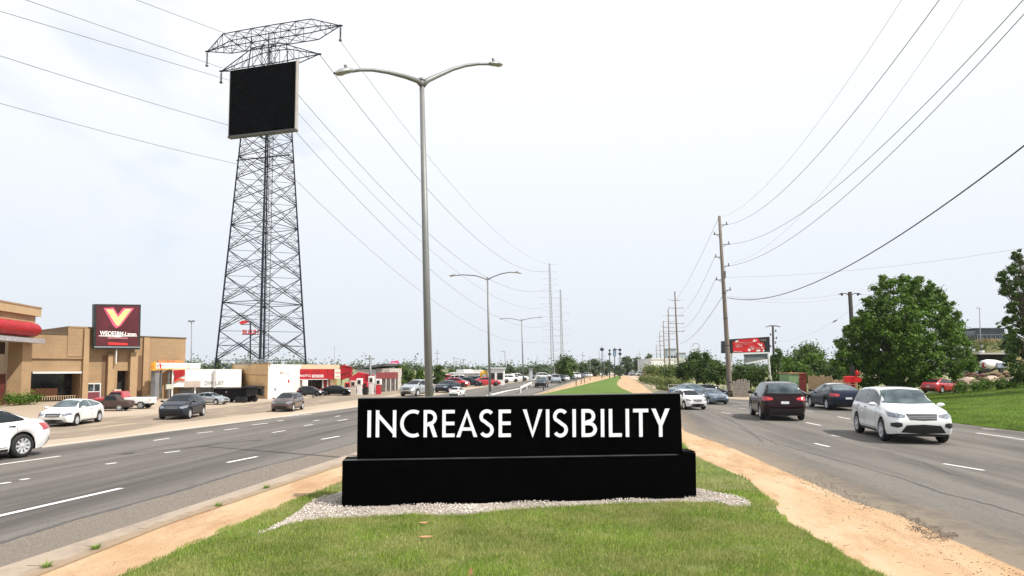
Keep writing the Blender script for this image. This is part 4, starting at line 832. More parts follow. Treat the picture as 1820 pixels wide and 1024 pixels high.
def car(kind, label, cat, px, py, head, paint_, scale=1, group=None, glass=None, look='plain', spokes=10, roof=None, simple=False, D=None, zs=1.0, lower=None, zbase=0.0):
    """head: heading in degrees clockwise from +Y (away from the camera)"""
    K = KIND[kind]; loc = G(px, py, .016) if D is None else P(px, py, D); 
    if D is not None: loc.z = zbase or .016
    t = thing('parked_car' if look == 'parked' else 'car', label, cat, tuple(loc), group, rz=R(90-head), world=False); t.scale = (scale, scale, scale*zs)
    gm = glass or glassm; s_ = 1
    if kind not in CARD:
        mb = body_mesh(K); bvh = BVHTree.FromPolygons([Vector(v) for v in mb.v], mb.f); W = K['W']; Lh = K['L']/2
        me = mb.mesh('body', [paint_], smooth=True); ent = {'body': me, 'parts': [], 'mb': mb, 'bvh': bvh}; tp_ = K['top']; 
        ent['side'] = []
        for s in '+-':
            T, B = K['side']; cuts = [T[0][0]]+[p for p in sorted(K['pill'])]+[T[-1][0]]
            for a, b in zip(cuts, cuts[1:]):
                g = .03; aa, bb = a+(g if a != cuts[0] else 0), b-(g if b != cuts[-1] else 0)
                xs_ = np.linspace(aa, bb, 9); ent['side'].append(decal(bvh, [(x, lerp1(T, x)) for x in xs_], [(x, lerp1(B, x)) for x in xs_], 'side'+s, 12, 5).mesh('side_window', [gm], smooth=True))
        # windscreen: from the cowl to the roof
        zc = {'sedan': (1.03,1.385), 'coupe': (1.02,1.39), 'hatch': (1.09,1.46), 'suv': (1.22,1.69)}[kind]; zr = {'sedan': (1.08,1.37), 'coupe': (1.09,1.37), 'hatch': (1.12,1.45), 'suv': (1.24,1.66)}[kind]; rw = K['wr_']*W
        ent['ws'] = decal(bvh, [(-rw+.05, zc[1]-.035), (0, zc[1]), (rw-.05, zc[1]-.035)], [(-W*.80, zc[0]+.02), (0, zc[0]-.005), (W*.80, zc[0]+.02)], 'front', 20, 10).mesh('windscreen', [gm], smooth=True)
        ent['rs'] = decal(bvh, [(-rw+.07, zr[1]-.03), (0, zr[1]), (rw-.07, zr[1]-.03)], [(-W*.76, zr[0]), (0, zr[0]-.01), (W*.76, zr[0])], 'rear', 20, 10).mesh('rear_window', [gm], smooth=True)
        hz = {'sedan': .66, 'coupe': .64, 'hatch': .72, 'suv': .86}[kind]; rz_ = {'sedan': .82, 'coupe': .84, 'hatch': .92, 'suv': 1.0}[kind]
        ent['hl'] = [decal(bvh, [(s*W*.48, hz+.05), (s*W*.7, hz+.10), (s*W*.93, hz+.13)], [(s*W*.50, hz-.02), (s*W*.7, hz-.05), (s*W*.93, hz-.01)], 'front', 12, 5, .01).mesh('headlight', [lampc], smooth=True) for s in (-1, 1)]
        ent['tl'] = [decal(bvh, [(s*W*.52, rz_+.03), (s*W*.72, rz_+.08), (s*W*.95, rz_+.10)], [(s*W*.52, rz_-.05), (s*W*.72, rz_-.08), (s*W*.95, rz_-.10)], 'rear', 12, 5, .01).mesh('tail_light', [lampr], smooth=True) for s in (-1, 1)]
        ent['grille'] = decal(bvh, [(-W*.46, hz+.09), (0, hz+.095), (W*.46, hz+.09)], [(-W*.40, hz-.09), (0, hz-.11), (W*.40, hz-.09)], 'front', 16, 4, .009).mesh('grille', [trimm], smooth=True)
        ent['intake'] = decal(bvh, [(-W*.50, hz-.26), (0, hz-.23), (W*.50, hz-.26)], [(-W*.66, K['cl']+.10), (0, K['cl']+.06), (W*.66, K['cl']+.10)], 'front', 16, 4, .009).mesh('lower_grille', [trimm], smooth=True)
        ent['rb'] = decal(bvh, [(-W*.80, .50*K['wr']/.33), (0, .48*K['wr']/.33), (W*.80, .50*K['wr']/.33)], [(-W*.80, K['cl']+.09), (0, K['cl']+.075), (W*.80, K['cl']+.09)], 'rear', 16, 4, .009).mesh('rear_valance', [trimm], smooth=True)
        a = MB(); z = rz_-.13; ent['plate'] = decal(bvh, [(-.17, z+.01), (.17, z+.01)], [(-.17, z-.10), (.17, z-.10)], 'rear', 4, 3, .014).mesh('number_plate', [M('plate', (.55,.56,.58), .5, 0, .15, 12)])
        sl = MB()
        for s in '+-':
            for xq in [.95, -.32]+([-1.15] if kind != 'coupe' else []):
                q = decal(bvh, [(xq, lerp1(K['side'][1], xq)-.03), (xq+.012, lerp1(K['side'][1], xq)-.03)], [(xq-.02, K['cl']+.14), (xq-.008, K['cl']+.14)], 'side'+s, 1, 12, .003); sl.add(q.v, q.f)
            q = decal(bvh, [(-1.1 if kind != 'coupe' else -.3, K['cl']+.135), (.95, K['cl']+.135)], [(-1.1 if kind != 'coupe' else -.3, K['cl']+.12), (.95, K['cl']+.12)], 'side'+s, 20, 1, .003); sl.add(q.v, q.f)
        ent['seam'] = sl.mesh('door_seam', [trimm])
        hd = []
        for s in '+-':
            for xq in ([-.18] if kind == 'coupe' else [-.18, -1.0]):
                zh = lerp1(K['side'][1], xq)-.12; q = decal(bvh, [(xq-.09, zh+.015), (xq+.09, zh+.02)], [(xq-.09, zh-.015), (xq+.09, zh-.01)], 'side'+s, 6, 2, .022); hd.append(q.mesh('door_handle', [trimm], smooth=True))
        ent['hd'] = hd
        ent['sill'] = []
        for s in '+-': ent['sill'].append(decal(bvh, [(-K['wb']/2+K['wr']+.09, K['cl']+.085), (K['wb']/2-K['wr']-.07, K['cl']+.085)], [(-K['wb']/2+K['wr']+.09, K['cl']+.005), (K['wb']/2-K['wr']-.07, K['cl']+.005)], 'side'+s, 16, 2, .006).mesh('sill', [trimm], smooth=True))
        mm = []
        for s in (-1, 1):
            q = MB(); x = K['side'][0][-1][0]-.12; z = K['side'][1][-1][1]+.07; y = s*(W*.93+.1); rows = []
            for i in range(7):
                f = i/6; rr = math.sin(math.pi*min(.97, max(.03, f)))**.5; rows.append([Vector((x+.075*rr*math.cos(b)*(1.0 if math.cos(b) > 0 else .3), y+s*(f-.35)*.24, z+.07*rr*math.sin(b))) for b in [2*math.pi*j/10 for j in range(11)]])
            q.grid(rows); q.tube((x, y-s*.14, z-.04), (x, y, z-.03), .025, n=6); mm.append(q.mesh('mirror', [paint_], smooth=True))
        ent['mirror'] = mm
        ub = MB(); r0 = K['wr']; ub.box((-Lh+.18, -W+.27, K['cl']-.03), (Lh-.18, W-.27, .60*r0/.33)); ub.box((-K['wb']/2+r0+.12, -W+.08, K['cl']+.0), (K['wb']/2-r0-.10, W-.08, K['cl']+.2)); ent['under'] = ub.mesh('underbody', [trimm])
        tm, am, dm = wheel_meshes(r0, .22, 7 if kind == 'suv' else 9); ent['wh'] = (tm.mesh('tyre', [rubber], smooth=True), am.mesh('rim', [alloy]), dm.mesh('hub_backing', [trimm]))
        slat = MB()
        for k in range(3):
            z = hz-.055+.052*k; q = decal(bvh, [(-W*.42, z+.010), (W*.42, z+.010)], [(-W*.42, z), (W*.42, z)], 'front', 14, 1, .02); slat.add(q.v, q.f)
        ent['slat'] = slat.mesh('grille_slats', [chrome])
        fg = []
        for s in (-1, 1): fg.append(decal(bvh, [(s*W*.62, hz-.20), (s*W*.75, hz-.17), (s*W*.90, hz-.21)], [(s*W*.62, hz-.30), (s*W*.75, hz-.34), (s*W*.90, hz-.31)], 'front', 8, 5, .012).mesh('fog_lamp_recess', [trimm], smooth=True))
        ent['fog'] = fg
        CARD[kind] = ent
    ent = CARD[kind]
    def part(name, me, mat=None, parent=None):
        if mat: 
            me = me.copy(); me.materials[0] = mat
        o = bpy.data.objects.new(name, me); C.objects.link(o); o.parent = parent or t; return o
    bd = part('body', ent['body'], paint_)
    part('windscreen', ent['ws'], gm); part('rear_window', ent['rs'], gm)
    for m_ in ent['side']: part('side_window', m_, gm)
    for m_ in ent['hl']: part('headlight', m_)
    for m_ in ent['tl']: part('tail_light', m_)
    part('underbody', ent['under'])
    K_ = K
    for sx_, sy in ((1,1),(1,-1),(-1,1),(-1,-1)):
        a = bpy.data.objects.new('wheel', ent['wh'][0]); C.objects.link(a); a.parent = t; a.location = (sx_*K['wb']/2+(.02 if sx_ > 0 else 0), sy*(K['W']-.125), K['wr']-.0); a.scale = (1, sy, 1)
        if simple: 
            part('rim', ent['wh'][1], None, a); continue
        part('rim', ent['wh'][1], None, a); part('hub_backing', ent['wh'][2], None, a)
    if not simple:
        g_ = part('grille', ent['grille']); part('grille_slats', ent['slat'], None, g_); part('lower_grille', ent['intake']); part('rear_valance', ent['rb']); part('number_plate', ent['plate']); part('door_seam', ent['seam'])
        for m_ in ent['hd']: part('door_handle', m_)
        for m_ in ent['mirror']: part('mirror', m_, paint_)
        for m_ in ent['sill']: part('sill', m_)
        if kind == 'suv':
            for m_ in ent['fog']: part('fog_lamp_recess', m_)
    if lower is not None:
        q = decal(ent['bvh'], [(-K['W']*.93, lower[0]), (K['W']*.93, lower[0])], [(-K['W']*.93, lower[1]), (K['W']*.93, lower[1])], 'rear', 20, 6, .006); part('rear_panel', q.mesh('rear_panel', [lower[2]], smooth=True))
    if roof:
        Lr = K['top']; x0 = [p[0] for p in Lr if p[1] > max(z for _, z in Lr)-.12]; q = decal(ent['bvh'], [(-K['W']*K['wr_']*.97, x0[0]), (K['W']*K['wr_']*.97, x0[0])], [(-K['W']*K['wr_']*.97, x0[-1]), (K['W']*K['wr_']*.97, x0[-1])], 'top', 12, 12, .006); part('roof_panel', q.mesh('roof_panel', [roof], smooth=True))
    return t
pw = carpaint('paint_white', (.80,.80,.79)); pk = carpaint('paint_black', (.008,.008,.010), .15); pm_ = carpaint('paint_maroon', (.014,.003,.005), .12); pn = carpaint('paint_navy', (.012,.018,.035), .15)
pg_ = carpaint('paint_slate', (.028,.033,.046), .22, .2); psil = carpaint('paint_silver', (.42,.45,.48), .25, .5); pred = carpaint('paint_red', (.42,.02,.03)); pblu = carpaint('paint_steel_blue', (.14,.20,.27), .25, .4); pdk = carpaint('paint_charcoal', (.02,.022,.028), .18); ppk = carpaint('paint_blush', (.085,.058,.055), .25)
gL = 'cars coming down the left carriageway and frontage road'; gR = 'cars on the right carriageway'
car('sedan', 'white sedan cut off by the left edge of the picture', 'car', -97, 824, 193, pw, 1.09, gL)
car('coupe', 'white low car with open looking dark grille in front of the tan building', 'car', 129, 753.5, 172, pw, .84, gL, glassl)
car('hatch', 'dark slate hatchback beside the white storefront', 'car', 325, 742, 172, pg_, .86, gL)
car('hatch', 'small black and blush hatchback in front of the red fronted shop', 'car', 512, 729.5, 179, ppk, .76, gL, lower=None)
car('hatch', 'silver car partly hidden behind the left end of the black sign', 'car', 742, 703.5, 204, psil, 1.05, gL)
car('sedan', 'navy car just right of the near lamp pole above the sign', 'car', 796, 697, 200, pn, .95, gL)
car('hatch', 'small white car with a dark rear window above the sign', 'car', 813, 705, 12, pw, .62, gL)
car('suv', 'dark oncoming car left of the far median lawn', 'car', 963, 688.5, 190, pdk, .84, gL, glass=glassl)
car('suv', 'white crossover driving toward the camera on the right', 'car', 1596, 777, 193, pw, 1.12, gR, glass=glassl)
car('suv', 'black SUV with maroon sheen seen from behind', 'car', 1379, 742, 12, pm_, 1.13, gR, glass=glassl, roof=None)
car('coupe', 'navy coupe with a pale roof beyond the black SUV', 'car', 1482, 726, 6, pn, 1.18, gR, glass=glassl, roof=M('pale_roof', (.55,.57,.6), .3, 0, .05, 2))
car('coupe', 'dark maroon low car half hidden behind the black SUV', 'car', 1414, 714, 120, pm_, .72, gR)
car('sedan', 'small steel blue sedan right of the sign with its front showing', 'car', 1264, 717, 173, pblu, .80, gR, glass=glassl)
car('hatch', 'white hatchback peeking out behind the right end of the sign', 'car', 1222, 726, 172, pw, .84, gR)
car('sedan', 'grey blue car behind the white hatchback at the end of the sign', 'car', 1228, 709, 60, pblu, .95, gR, glass=glassl)
car('suv', 'dark car at the back of the queue right of the sign', 'car', 1262, 706, 90, pdk, .68, gR)
o = car('coupe', 'red and black low car parked on top of the mown slope', 'car', 1672, 697, 62, pred, .92, None, roof=M('black_roof', (.01,.01,.01), .3, 0, .1, 2), D=60, zbase=.45)
# ---- rows of far traffic and parked cars
far = []
cols = [('paint_white', pw), ('paint_silver', psil), ('paint_charcoal', pdk), ('paint_red', pred), ('paint_steel_blue', pblu), ('paint_black', pk)]
cn = {'paint_white': 'white', 'paint_silver': 'silver', 'paint_charcoal': 'charcoal', 'paint_red': 'red', 'paint_steel_blue': 'steel blue', 'paint_black': 'black'}
simple_cache = {}
def far_car(kind, pi, px, py, head, scale, label, group, z=None):
    key = (kind, pi)
    if key not in simple_cache:
        e = CARD.get(kind); K = KIND[kind]; mb = MB(); mb.add(e['mb'].v, e['mb'].f, 0)
        for me in [e['ws'], e['rs']]+e['side']: mb.add([v.co[:] for v in me.vertices], [tuple(p.vertices) for p in me.polygons], 1)
        mb.add([v.co[:] for v in e['under'].vertices], [tuple(p.vertices) for p in e['under'].polygons], 2)
        for me in e['hl']: mb.add([v.co[:] for v in me.vertices], [tuple(p.vertices) for p in me.polygons], 3)
        for me in e['tl']: mb.add([v.co[:] for v in me.vertices], [tuple(p.vertices) for p in me.polygons], 4)
        for sx_ in (1,-1):
            for sy in (1,-1): mb.lathe([(-.1,0),(-.1,K['wr']),(.1,K['wr']),(.1,0)], (sx_*K['wb']/2, sy*(K['W']-.125), K['wr']), (0,1,0), 14, 2)
        simple_cache[key] = mb.mesh('far_car', [cols[pi][1], glassm, trimm, lampc, lampr], smooth=True)
    o = bpy.data.objects.new('distant_car', simple_cache[key]); C.objects.link(o); g = G(px, py, .02); o.location = g; o.rotation_euler = (0,0,R(90-head)); o.scale = (scale,)*3
    return tag(o, label, 'car', group)
rows_ = [('parked in the cluttered lot beyond the near lamp', 'cars and trucks parked in the lot beyond the lamp', [(788,683,0,'suv',100),(797,686,3,'coupe',95),(806,681,1,'suv',80),(812,688,3,'hatch',100),(822,684,0,'suv',100),(832,686.5,2,'coupe',90),(840,682,0,'suv',60),(846,685,2,'hatch',85),(858,684,4,'suv',100),(866,686,3,'coupe',80),(878,682.5,2,'suv',95),(887,681,0,'suv',85),(893,679,1,'sedan',80)]),
         ('queueing far down the left road behind the dark oncoming car', 'far traffic down the left road', [(988,681,1,'suv',185),(997,679.5,2,'suv',187),(1006,677.5,0,'sedan',186),(1016,675.5,4,'hatch',188),(1026,673.5,0,'suv',185),(1033,672.5,2,'sedan',190),(1041,671.5,1,'suv',188),(1049,670.5,0,'hatch',186),(1057,669.5,3,'sedan',189),(1066,668.5,0,'suv',190),(1074,667.8,4,'suv',190),(1083,667,0,'sedan',190),(904,679,0,'sedan',80),(922,677,0,'suv',95),(968,675,0,'suv',95),(981,674,1,'hatch',95)]),
         ('waiting at the distant crossing beyond the lawn tip', 'cars at the distant crossing', [(1098,668,0,'sedan',95),(1106,667.4,2,'suv',90),(1118,667,0,'sedan',85),(1128,667.8,1,'suv',90),(1140,668.2,0,'suv',85),(1151,668.4,3,'hatch',90)])]
for txt, grp, L_ in rows_:
    for i, (x, y, ci, kd, hd) in enumerate(L_):
        c = cn[cols[ci][0]]; k = {'suv': 'tall', 'sedan': 'long', 'hatch': 'short', 'coupe': 'low'}[kd]
        b = (L_[i-1] if i else None)
        side = f'at pixelless' 
        order = ['nearest','second','third','fourth','fifth','sixth','seventh','eighth','ninth','tenth','eleventh','twelfth','thirteenth','fourteenth','fifteenth','sixteenth'][i]
        rel = f'{order} from the left, {c} {k} car {txt}' if grp != rows_[1][1] or i < 12 else f'{c} {k} car {["by the white shed left of the third lamp","in front of the far trees right of the third lamp","behind the dark oncoming car","behind the far queue beside the thin mast"][i-12]}'
        rel = rel.replace('nearest from the left', 'first from the left')
        far_car(kd, ci, x, y, hd+random.uniform(-5, 5), random.uniform(.86, 1.0), ' '.join(rel.split()[:16]), grp)
# ---- parked vehicles by the tan building
def pickup(label, px, py, head, cab, bed, scale=1, flag=None):
    loc = G(px, py, .016); t = thing('pickup_truck', label, 'pickup', tuple(loc), None, rz=R(90-head), world=False); t.scale = (scale,)*3
    def loft(st):
        mb = MB(); rows = []
        for x, w, zb, zm, wt, zt in st: rows.append([Vector((x, s*a, z)) for s, a, z in ((1,w-.03,zb),(1,w,zb+.2),(1,w,zm-.05),(1,w*.96,zm),(1,wt,zt-.04),(1,wt*.85,zt),(-1,wt*.85,zt),(-1,wt,zt-.04),(-1,w*.96,zm),(-1,w,zm-.05),(-1,w,zb+.2),(-1,w-.03,zb))])
        mb.grid(rows)
        for r in (rows[0], rows[-1]): mb.add(r, [tuple(range(len(r)))])
        return mb
    loft([(.55,.92,.42,1.15,.80,1.20),(.75,.95,.42,1.15,.74,1.76),(1.6,.95,.42,1.15,.74,1.80),(1.75,.95,.42,1.15,.74,1.74),(2.25,.95,.42,1.12,.86,1.2),(3.2,.93,.45,1.05,.84,1.12),(3.35,.88,.5,.95,.8,1.0)]).build('cab', cab, t)
    mb = MB()
    for a, b in (((-1.9,-.93,.55),(.5,.93,.70)), ((-1.9,-.95,.70),(.5,-.85,1.12)), ((-1.9,.85,.70),(.5,.95,1.12)), ((-1.96,-.95,.55),(-1.903,.95,1.12)), ((.42,-.84,.70),(.5,.84,1.12))): mb.box(a, b)
    bevel(mb.build('bed', bed, t), .02)
    mb = MB(); mb.add([(2.17,-.75,1.23),(2.17,.75,1.23),(1.82,.68,1.70),(1.82,-.68,1.70)], [(0,1,2,3)]); mb.build('windscreen', glassm, t)
    for s in (1,-1):
        mb = MB(); mb.add([(.78,s*.925,1.2),(2.1,s*.925,1.2),(1.75,s*.775,1.68),(.85,s*.775,1.68)], [(0,1,2,3)]); mb.build('side_window', glassm, t)
        mb = MB(); mb.box((3.3,s*.66-.14,.78),(3.37,s*.66+.14,.95)); mb.build('headlight', lampc, t)
        mb = MB(); mb.box((-1.975,s*.86-.07,.75),(-1.955,s*.86+.07,1.05)); mb.build('tail_light', lampr, t)
    tm, am, dm = wheel_meshes(.38, .26, 6); a_, b_, c_ = tm.mesh('tyre', [rubber], smooth=True), am.mesh('rim', [alloy]), dm.mesh('hub_backing', [trimm])
    for x in (-1.1, 2.35):
        for s in (1, -1):
            o = bpy.data.objects.new('wheel', a_); C.objects.link(o); o.parent = t; o.location = (x, s*.84, .38); o.scale = (1, s, 1)
            for n_, m_ in (('rim', b_), ('hub_backing', c_)): q = bpy.data.objects.new(n_, m_); C.objects.link(q); q.parent = o
    mb = MB(); mb.box((-1.8,-.6,.32),(3.2,.6,.56)); mb.build('chassis', trimm, t)
    return t
pickup('red pickup with a white tail parked by the tan building door', 236, 726, 262, pred, pw, .66)
pickup('old dark trailer like pickup between the white car and the tan building', 178, 730, 80, M('rust_dark', (.06,.035,.03), .8, 0, .4, 5), M('rust_dark', (.06,.035,.03)), .56)
car('coupe', 'low pale car whose bonnet shows behind the slate hatchback', 'car', 374, 718.5, 100, psil, .62, None)
# black boxy trailer
loc = G(419, 715); t = thing('box_trailer', 'black boxy trailer standing in front of the tan and white corner shop', 'trailer', tuple(loc), rz=R(-9), world=False); t.scale = (.92,.92,.80)
mb = MB(); mb.prism([(-1.55,-.9,.35),(1.0,-.9,.38),(1.55,-.9,.7),(1.55,-.9,1.50),(-1.55,-.9,1.42)], (0,1.8,0)); bevel(mb.build('body', pk, t), .04)
mb = MB(); mb.box((1.2,-.95,1.46),(1.7,.95,1.62)); mb.box((.9,-.7,1.5),(1.75,.7,1.56)); mb.build('roof_rack', trimm, t)
for x in (-.95, .75, 1.25):
    for s in (-1, 1): mb = MB(); mb.lathe([(-.1,0),(-.1,.2),(-.08,.31),(.08,.31),(.1,.2),(.1,0)], (x, s*.82, .31), (0,1,0), 20); mb.build('wheel', rubber, t)
mb = MB(); mb.lathe([(0,.08),(.01,.08),(.012,0)], (-.35,-.903,1.05), (0,-1,0), 14); mb.build('emblem', M('emblem_grey', (.35,.35,.36), .3, .5, .1, 8), t)
mb = MB(); mb.tube((-1.5,0,.5), (-2.3,0,.45), .05); mb.build('drawbar', trimm, t)
# ================================================================ BUILDINGS LEFT
tanb = brickmat('tan_block', (.345,.23,.13), (.325,.217,.12), (.28,.185,.10), 1.0, .8, .36, ms=.014)
tanl = M('tan_stucco', (.39,.26,.145), .85, 0, .08, 1.5, .2, 25); tand = M('tan_band', (.33,.215,.125), .85, 0, .08, 2)
cream = M('cream_stucco', (.62,.49,.33), .85, 0, .07, 1.2, .15, 20); brown = M('brown_metal', (.11,.075,.05), .6, 0, .2, 3)
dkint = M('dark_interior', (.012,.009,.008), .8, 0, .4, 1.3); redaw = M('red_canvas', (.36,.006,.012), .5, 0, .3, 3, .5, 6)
winm = M('shop_glass', (.022,.026,.026), .06, 0, .7, 1.1, spec=.55); wht = M('white_wall', (.78,.77,.75), .7, 0, .05, 1.2, .1, 20); whf = M('white_frame', (.6,.6,.6), .5, 0, .05, 4)
dred = M('oxblood_wall', (.11,.02,.016), .7, 0, .2, 2); gry = M('mid_grey', (.20,.21,.22), .5, .1, .15, 3)
# 1. corner building with the red awning, far left
FA = Frame(-170, 741, 62, 717); t = thing('shop_building', 'tan shop with a fat red awning at the left edge', 'building', tuple(FA.O))
sR = FA.hit(60, 650)[0]; zt1 = 7.3
zpar = FA.hit(60, 566)[1]
mb = MB(); FA.sbox(mb, -2, sR+.25, FA.hit(60,562)[1]-.0, FA.hit(60,548)[1], .25, 14); mb.build('parapet', M('pale_tan_stucco', (.47,.325,.185), .85, 0, .07, 1.2, .15, 20), t)
mb = MB(); FA.sbox(mb, -2, sR-.05, FA.hit(60,600)[1], FA.hit(60,562)[1]-.003, 0, 14); mb.build('upper_wall', tanl, t)
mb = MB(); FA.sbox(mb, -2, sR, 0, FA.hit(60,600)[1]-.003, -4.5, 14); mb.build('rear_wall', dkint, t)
mb = MB(); a, b = FA.hit(40,660)[0], FA.hit(57,660)[0]; FA.sbox(mb, a, b, 0, FA.hit(50,609)[1], -.05, 1.0); mb.build('pillar', tanl, t)
mb = MB(); FA.sbox(mb, -2, a-.02, FA.hit(50,609)[1]-.9, FA.hit(50,609)[1], -1.2, 3.2); mb.build('soffit', M('soffit_shade_brown', (.05,.03,.018), .8, 0, .3, 2), t)  # soffit coloured darker to carry the shade under the awning
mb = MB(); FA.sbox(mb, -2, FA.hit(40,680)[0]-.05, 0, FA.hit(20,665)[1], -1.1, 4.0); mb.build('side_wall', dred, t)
zc = (FA.hit(30,570)[1]+FA.hit(30,600)[1])/2; rr = (FA.hit(30,570)[1]-FA.hit(30,600)[1])/2
mb = MB(); n = 46; rr *= .88; pts = [FA.pt(-2+(FA.hit(67,585)[0]-.75+2)*i/n, zc+.05, rr*.45) for i in range(n+1)]; mb.path(pts, [rr*(1.0 if i % 4 else .93) if i < n-1 else (rr*.93 if i < n else rr*.72) for i in range(n+1)], 20); mb.build('awning', redaw, t, smooth=True)
mb = MB(); FA.sbox(mb, -2, FA.hit(58,604)[0], FA.hit(30,609)[1]+.02, FA.hit(30,600.5)[1], .85, -.1); mb.build('awning_frame', M('awning_frame', (.42,.40,.42), .5, .3, .3, 6), t)
mb = MB(); FA.sbox(mb, -2, sR+.27, FA.hit(60,548)[1]+.002, FA.hit(60,548)[1]+.12, .29, 14); mb.build('coping', tand, t)
# 2. main tan building
FB = Frame(58, 716, 329, 707); t = thing('tan_building', 'long tan block building behind the tall dark red sign', 'building', tuple(FB.pt(10, 0))); s = lambda x, y=650: FB.hit(x, y)[0]; zz = lambda x, y: FB.hit(x, y)[1]
ztop = zz(200, 597.5); zl = zz(90, 634.5)
mb = MB()
FB.sbox(mb, s(46), s(55), 0, ztop, 0, 14); FB.sbox(mb, s(55), s(144), zz(100,662), ztop, 0, 14); FB.sbox(mb, s(144), s(209), 0, ztop, 0, 14); FB.sbox(mb, s(209), s(229), zz(219,659), ztop, 0, 14); FB.sbox(mb, s(229), s(329), 0, ztop, 0, 14)
mb.build('wall', tanb, t)
mb = MB(); FB.box(mb, 120, 166.5, 583, 634, .06, -.002); mb.build('raised_wall', tanb, t)
mb = MB(); FB.sbox(mb, s(119.5), s(200), zz(140,583)-.0, zz(140,583)+.12, .10, 10); mb.build('coping', tand, t)
mb = MB(); FB.sbox(mb, s(120), s(200), ztop-.1, zz(140,583)-.003, .03, 9.9); mb.build('stair_block', tanb, t)
mb = MB(); FB.sbox(mb, s(46), s(119), ztop+.002, ztop+.10, .06, 14); FB.sbox(mb, s(201), s(329)+.06, ztop+.002, ztop+.10, .06, 14); mb.build('coping', brown, t)
mb = MB(); FB.sbox(mb, s(50), s(146), zl-.14, zl, .14, -.002); mb.build('ledge', tand, t)
for a, b, yt, o in ((146,156,584,.30),(189.5,201,630,.38),(229,242,626,.38),(253,263,600,.22)): mb = MB(); FB.sbox(mb, s(a), s(b), 0, zz(a,yt), o, -.002); mb.build('pilaster', tanl, t)
for a, b in ((181,189),(243,252)): mb = MB(); FB.sbox(mb, s(a), s(b), 0, zz(a,632), .02, -.001); mb.build('groove_shade', M('groove_shade_brown', (.17,.10,.055), .85, 0, .1, 2), t)  # flat strips on the wall; groove shade is put into their darker brown
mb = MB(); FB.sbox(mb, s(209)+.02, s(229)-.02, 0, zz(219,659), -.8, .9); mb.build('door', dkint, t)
mb = MB(); FB.sbox(mb, s(55)+.02, s(144)-.02, 0, zz(100,662), -2.2, 2.4); w_ = mb.build('shop_window', winm, t)
mb = MB(); FB.box(mb, 56, 143, 660.5, 664, .35, -.01); mb.build('awning_edge', whf, t)
mb = MB(); FB.box(mb, 62, 110, 691, 707, -1.2, 1.6); mb.build('counter', M('brick_counter', (.28,.13,.07), .8, 0, .2, 4), t)
mb = MB()
for k in range(26): FB.sbox(mb, s(64)+k*.16, s(64)+k*.16+.05, zz(100,712), zz(100,705.5), -.6, .64)
FB.sbox(mb, s(64), s(64)+26*.16, zz(100,705), zz(100,704), -.6, .66); mb.build('railing', M('rail_tan', (.45,.33,.22), .7, 0, .2, 6), t)
mb = MB(); FB.box(mb, 153.5, 178.5, 681, 710, .10, -.001); f_ = mb.build('window', whf, t)
mb = MB(); FB.box(mb, 155.5, 165.5, 683, 695, .12, -.101); FB.box(mb, 167, 176.5, 683, 695, .12, -.101); mb.build('pane', winm, f_)
mb = MB(); FB.box(mb, 155.5, 176.5, 697, 709, .12, -.101); mb.build('lower_panel', M('maroon_panel', (.16,.03,.04), .6, 0, .3, 9), f_)
mb = MB(); FB.box(mb, 194, 206, 692, 712, 1.2, -.7); mb.build('notice_board', M('notice', (.62,.55,.42), .7, 0, .3, 18), t)
# the V sign
FS = Frame(167, 711.2, 250, 709); 
for k in (0,): pass
t = thing('shop_sign', 'tall dark maroon sign board with a yellow V above the tan building entrance', 'sign', tuple(FB.pt(s(208), zz(208,620), .8)))
q = lambda x, y, o=0: FB.px(x, y, .9+o)
def qpoly(pts, o0, th, mat, name, par): mb = MB(); mb.prism([q(x, y, o0) for x, y in pts], -FB.n*th); return mb.build(name, mat, par)
# pixel helper at the offset plane
FQ = Frame(58, 716, 329, 707); FQ.O = FB.O+FB.n*.9
q = lambda x, y, o=0: FQ.px(x, y, o)
cb = qpoly([(167.5,540.5),(250.5,541.5),(248.8,621),(166.8,620)], 0, .5, M('sign_case', (.012,.018,.018), .4, 0, .2, 4), 'case', t)
qpoly([(171.5,543),(247.5,544),(246,616),(170.5,615.5)], .02, .018, M('sign_face', (.085,.012,.018), .35, 0, .35, .9), 'face', t)
sx0, sy0, ks = 155, 530, 10.236
pq = lambda L_: [(sx0+x/ks, sy0+y/ks) for x, y in L_]
v = qpoly(pq([(295,180),(480,172),(558,300),(650,180),(850,180),(610,500),(525,552),(470,500)]), .036, .014, M('sign_pink', (.75,.10,.20), .4, 0, .2, 9), 'emblem', t)
qpoly(pq([(345,205),(465,205),(556,352),(690,200),(800,200),(570,500),(530,498)]), .05, .012, M('sign_yellow', (.85,.55,.10), .4, 0, .25, 8, col2=(.9,.75,.35)), 'emblem_fill', v)
mb = MB(); FQ.text(mb, 'WEOE5BM-Lzmm', 177, 242, 588, 596, .05, bold=.02); mb.build('lettering', M('sign_white', (.85,.83,.82), .5, 0, .05, 9), t)
qpoly(pq([(205,680),(905,688),(905,697),(640,697),(560,712),(470,700),(205,692)]), .04, .018, M('sign_white', (.85,.83,.82)), 'underline', t)
qpoly(pq([(365,716),(735,722),(735,736),(375,732)]), .04, .018, M('sign_rose', (.60,.25,.28), .5, 0, .3, 12), 'underline', t)
qpoly(pq([(380,800),(735,822),(735,856),(380,846)]), .04, .018, M('sign_red', (.65,.03,.03), .5, 0, .2, 12), 'red_bar', t)
qpoly(pq([(125,878),(955,884),(955,902),(125,898)]), .04, .018, M('sign_edge', (.28,.33,.36), .4, .2, .1, 5), 'trim', t)
mb = MB(); a = FQ.px(208.5, 621, -.2); mb.tube(a+Vector((0,0,.02)), a-Vector((0,0,1.2)), .06); mb.tube(a+Vector((0,0,-1.1)), a-Vector((0,0,1.1))-FB.n*.8, .05); mb.build('bracket', whf, t)
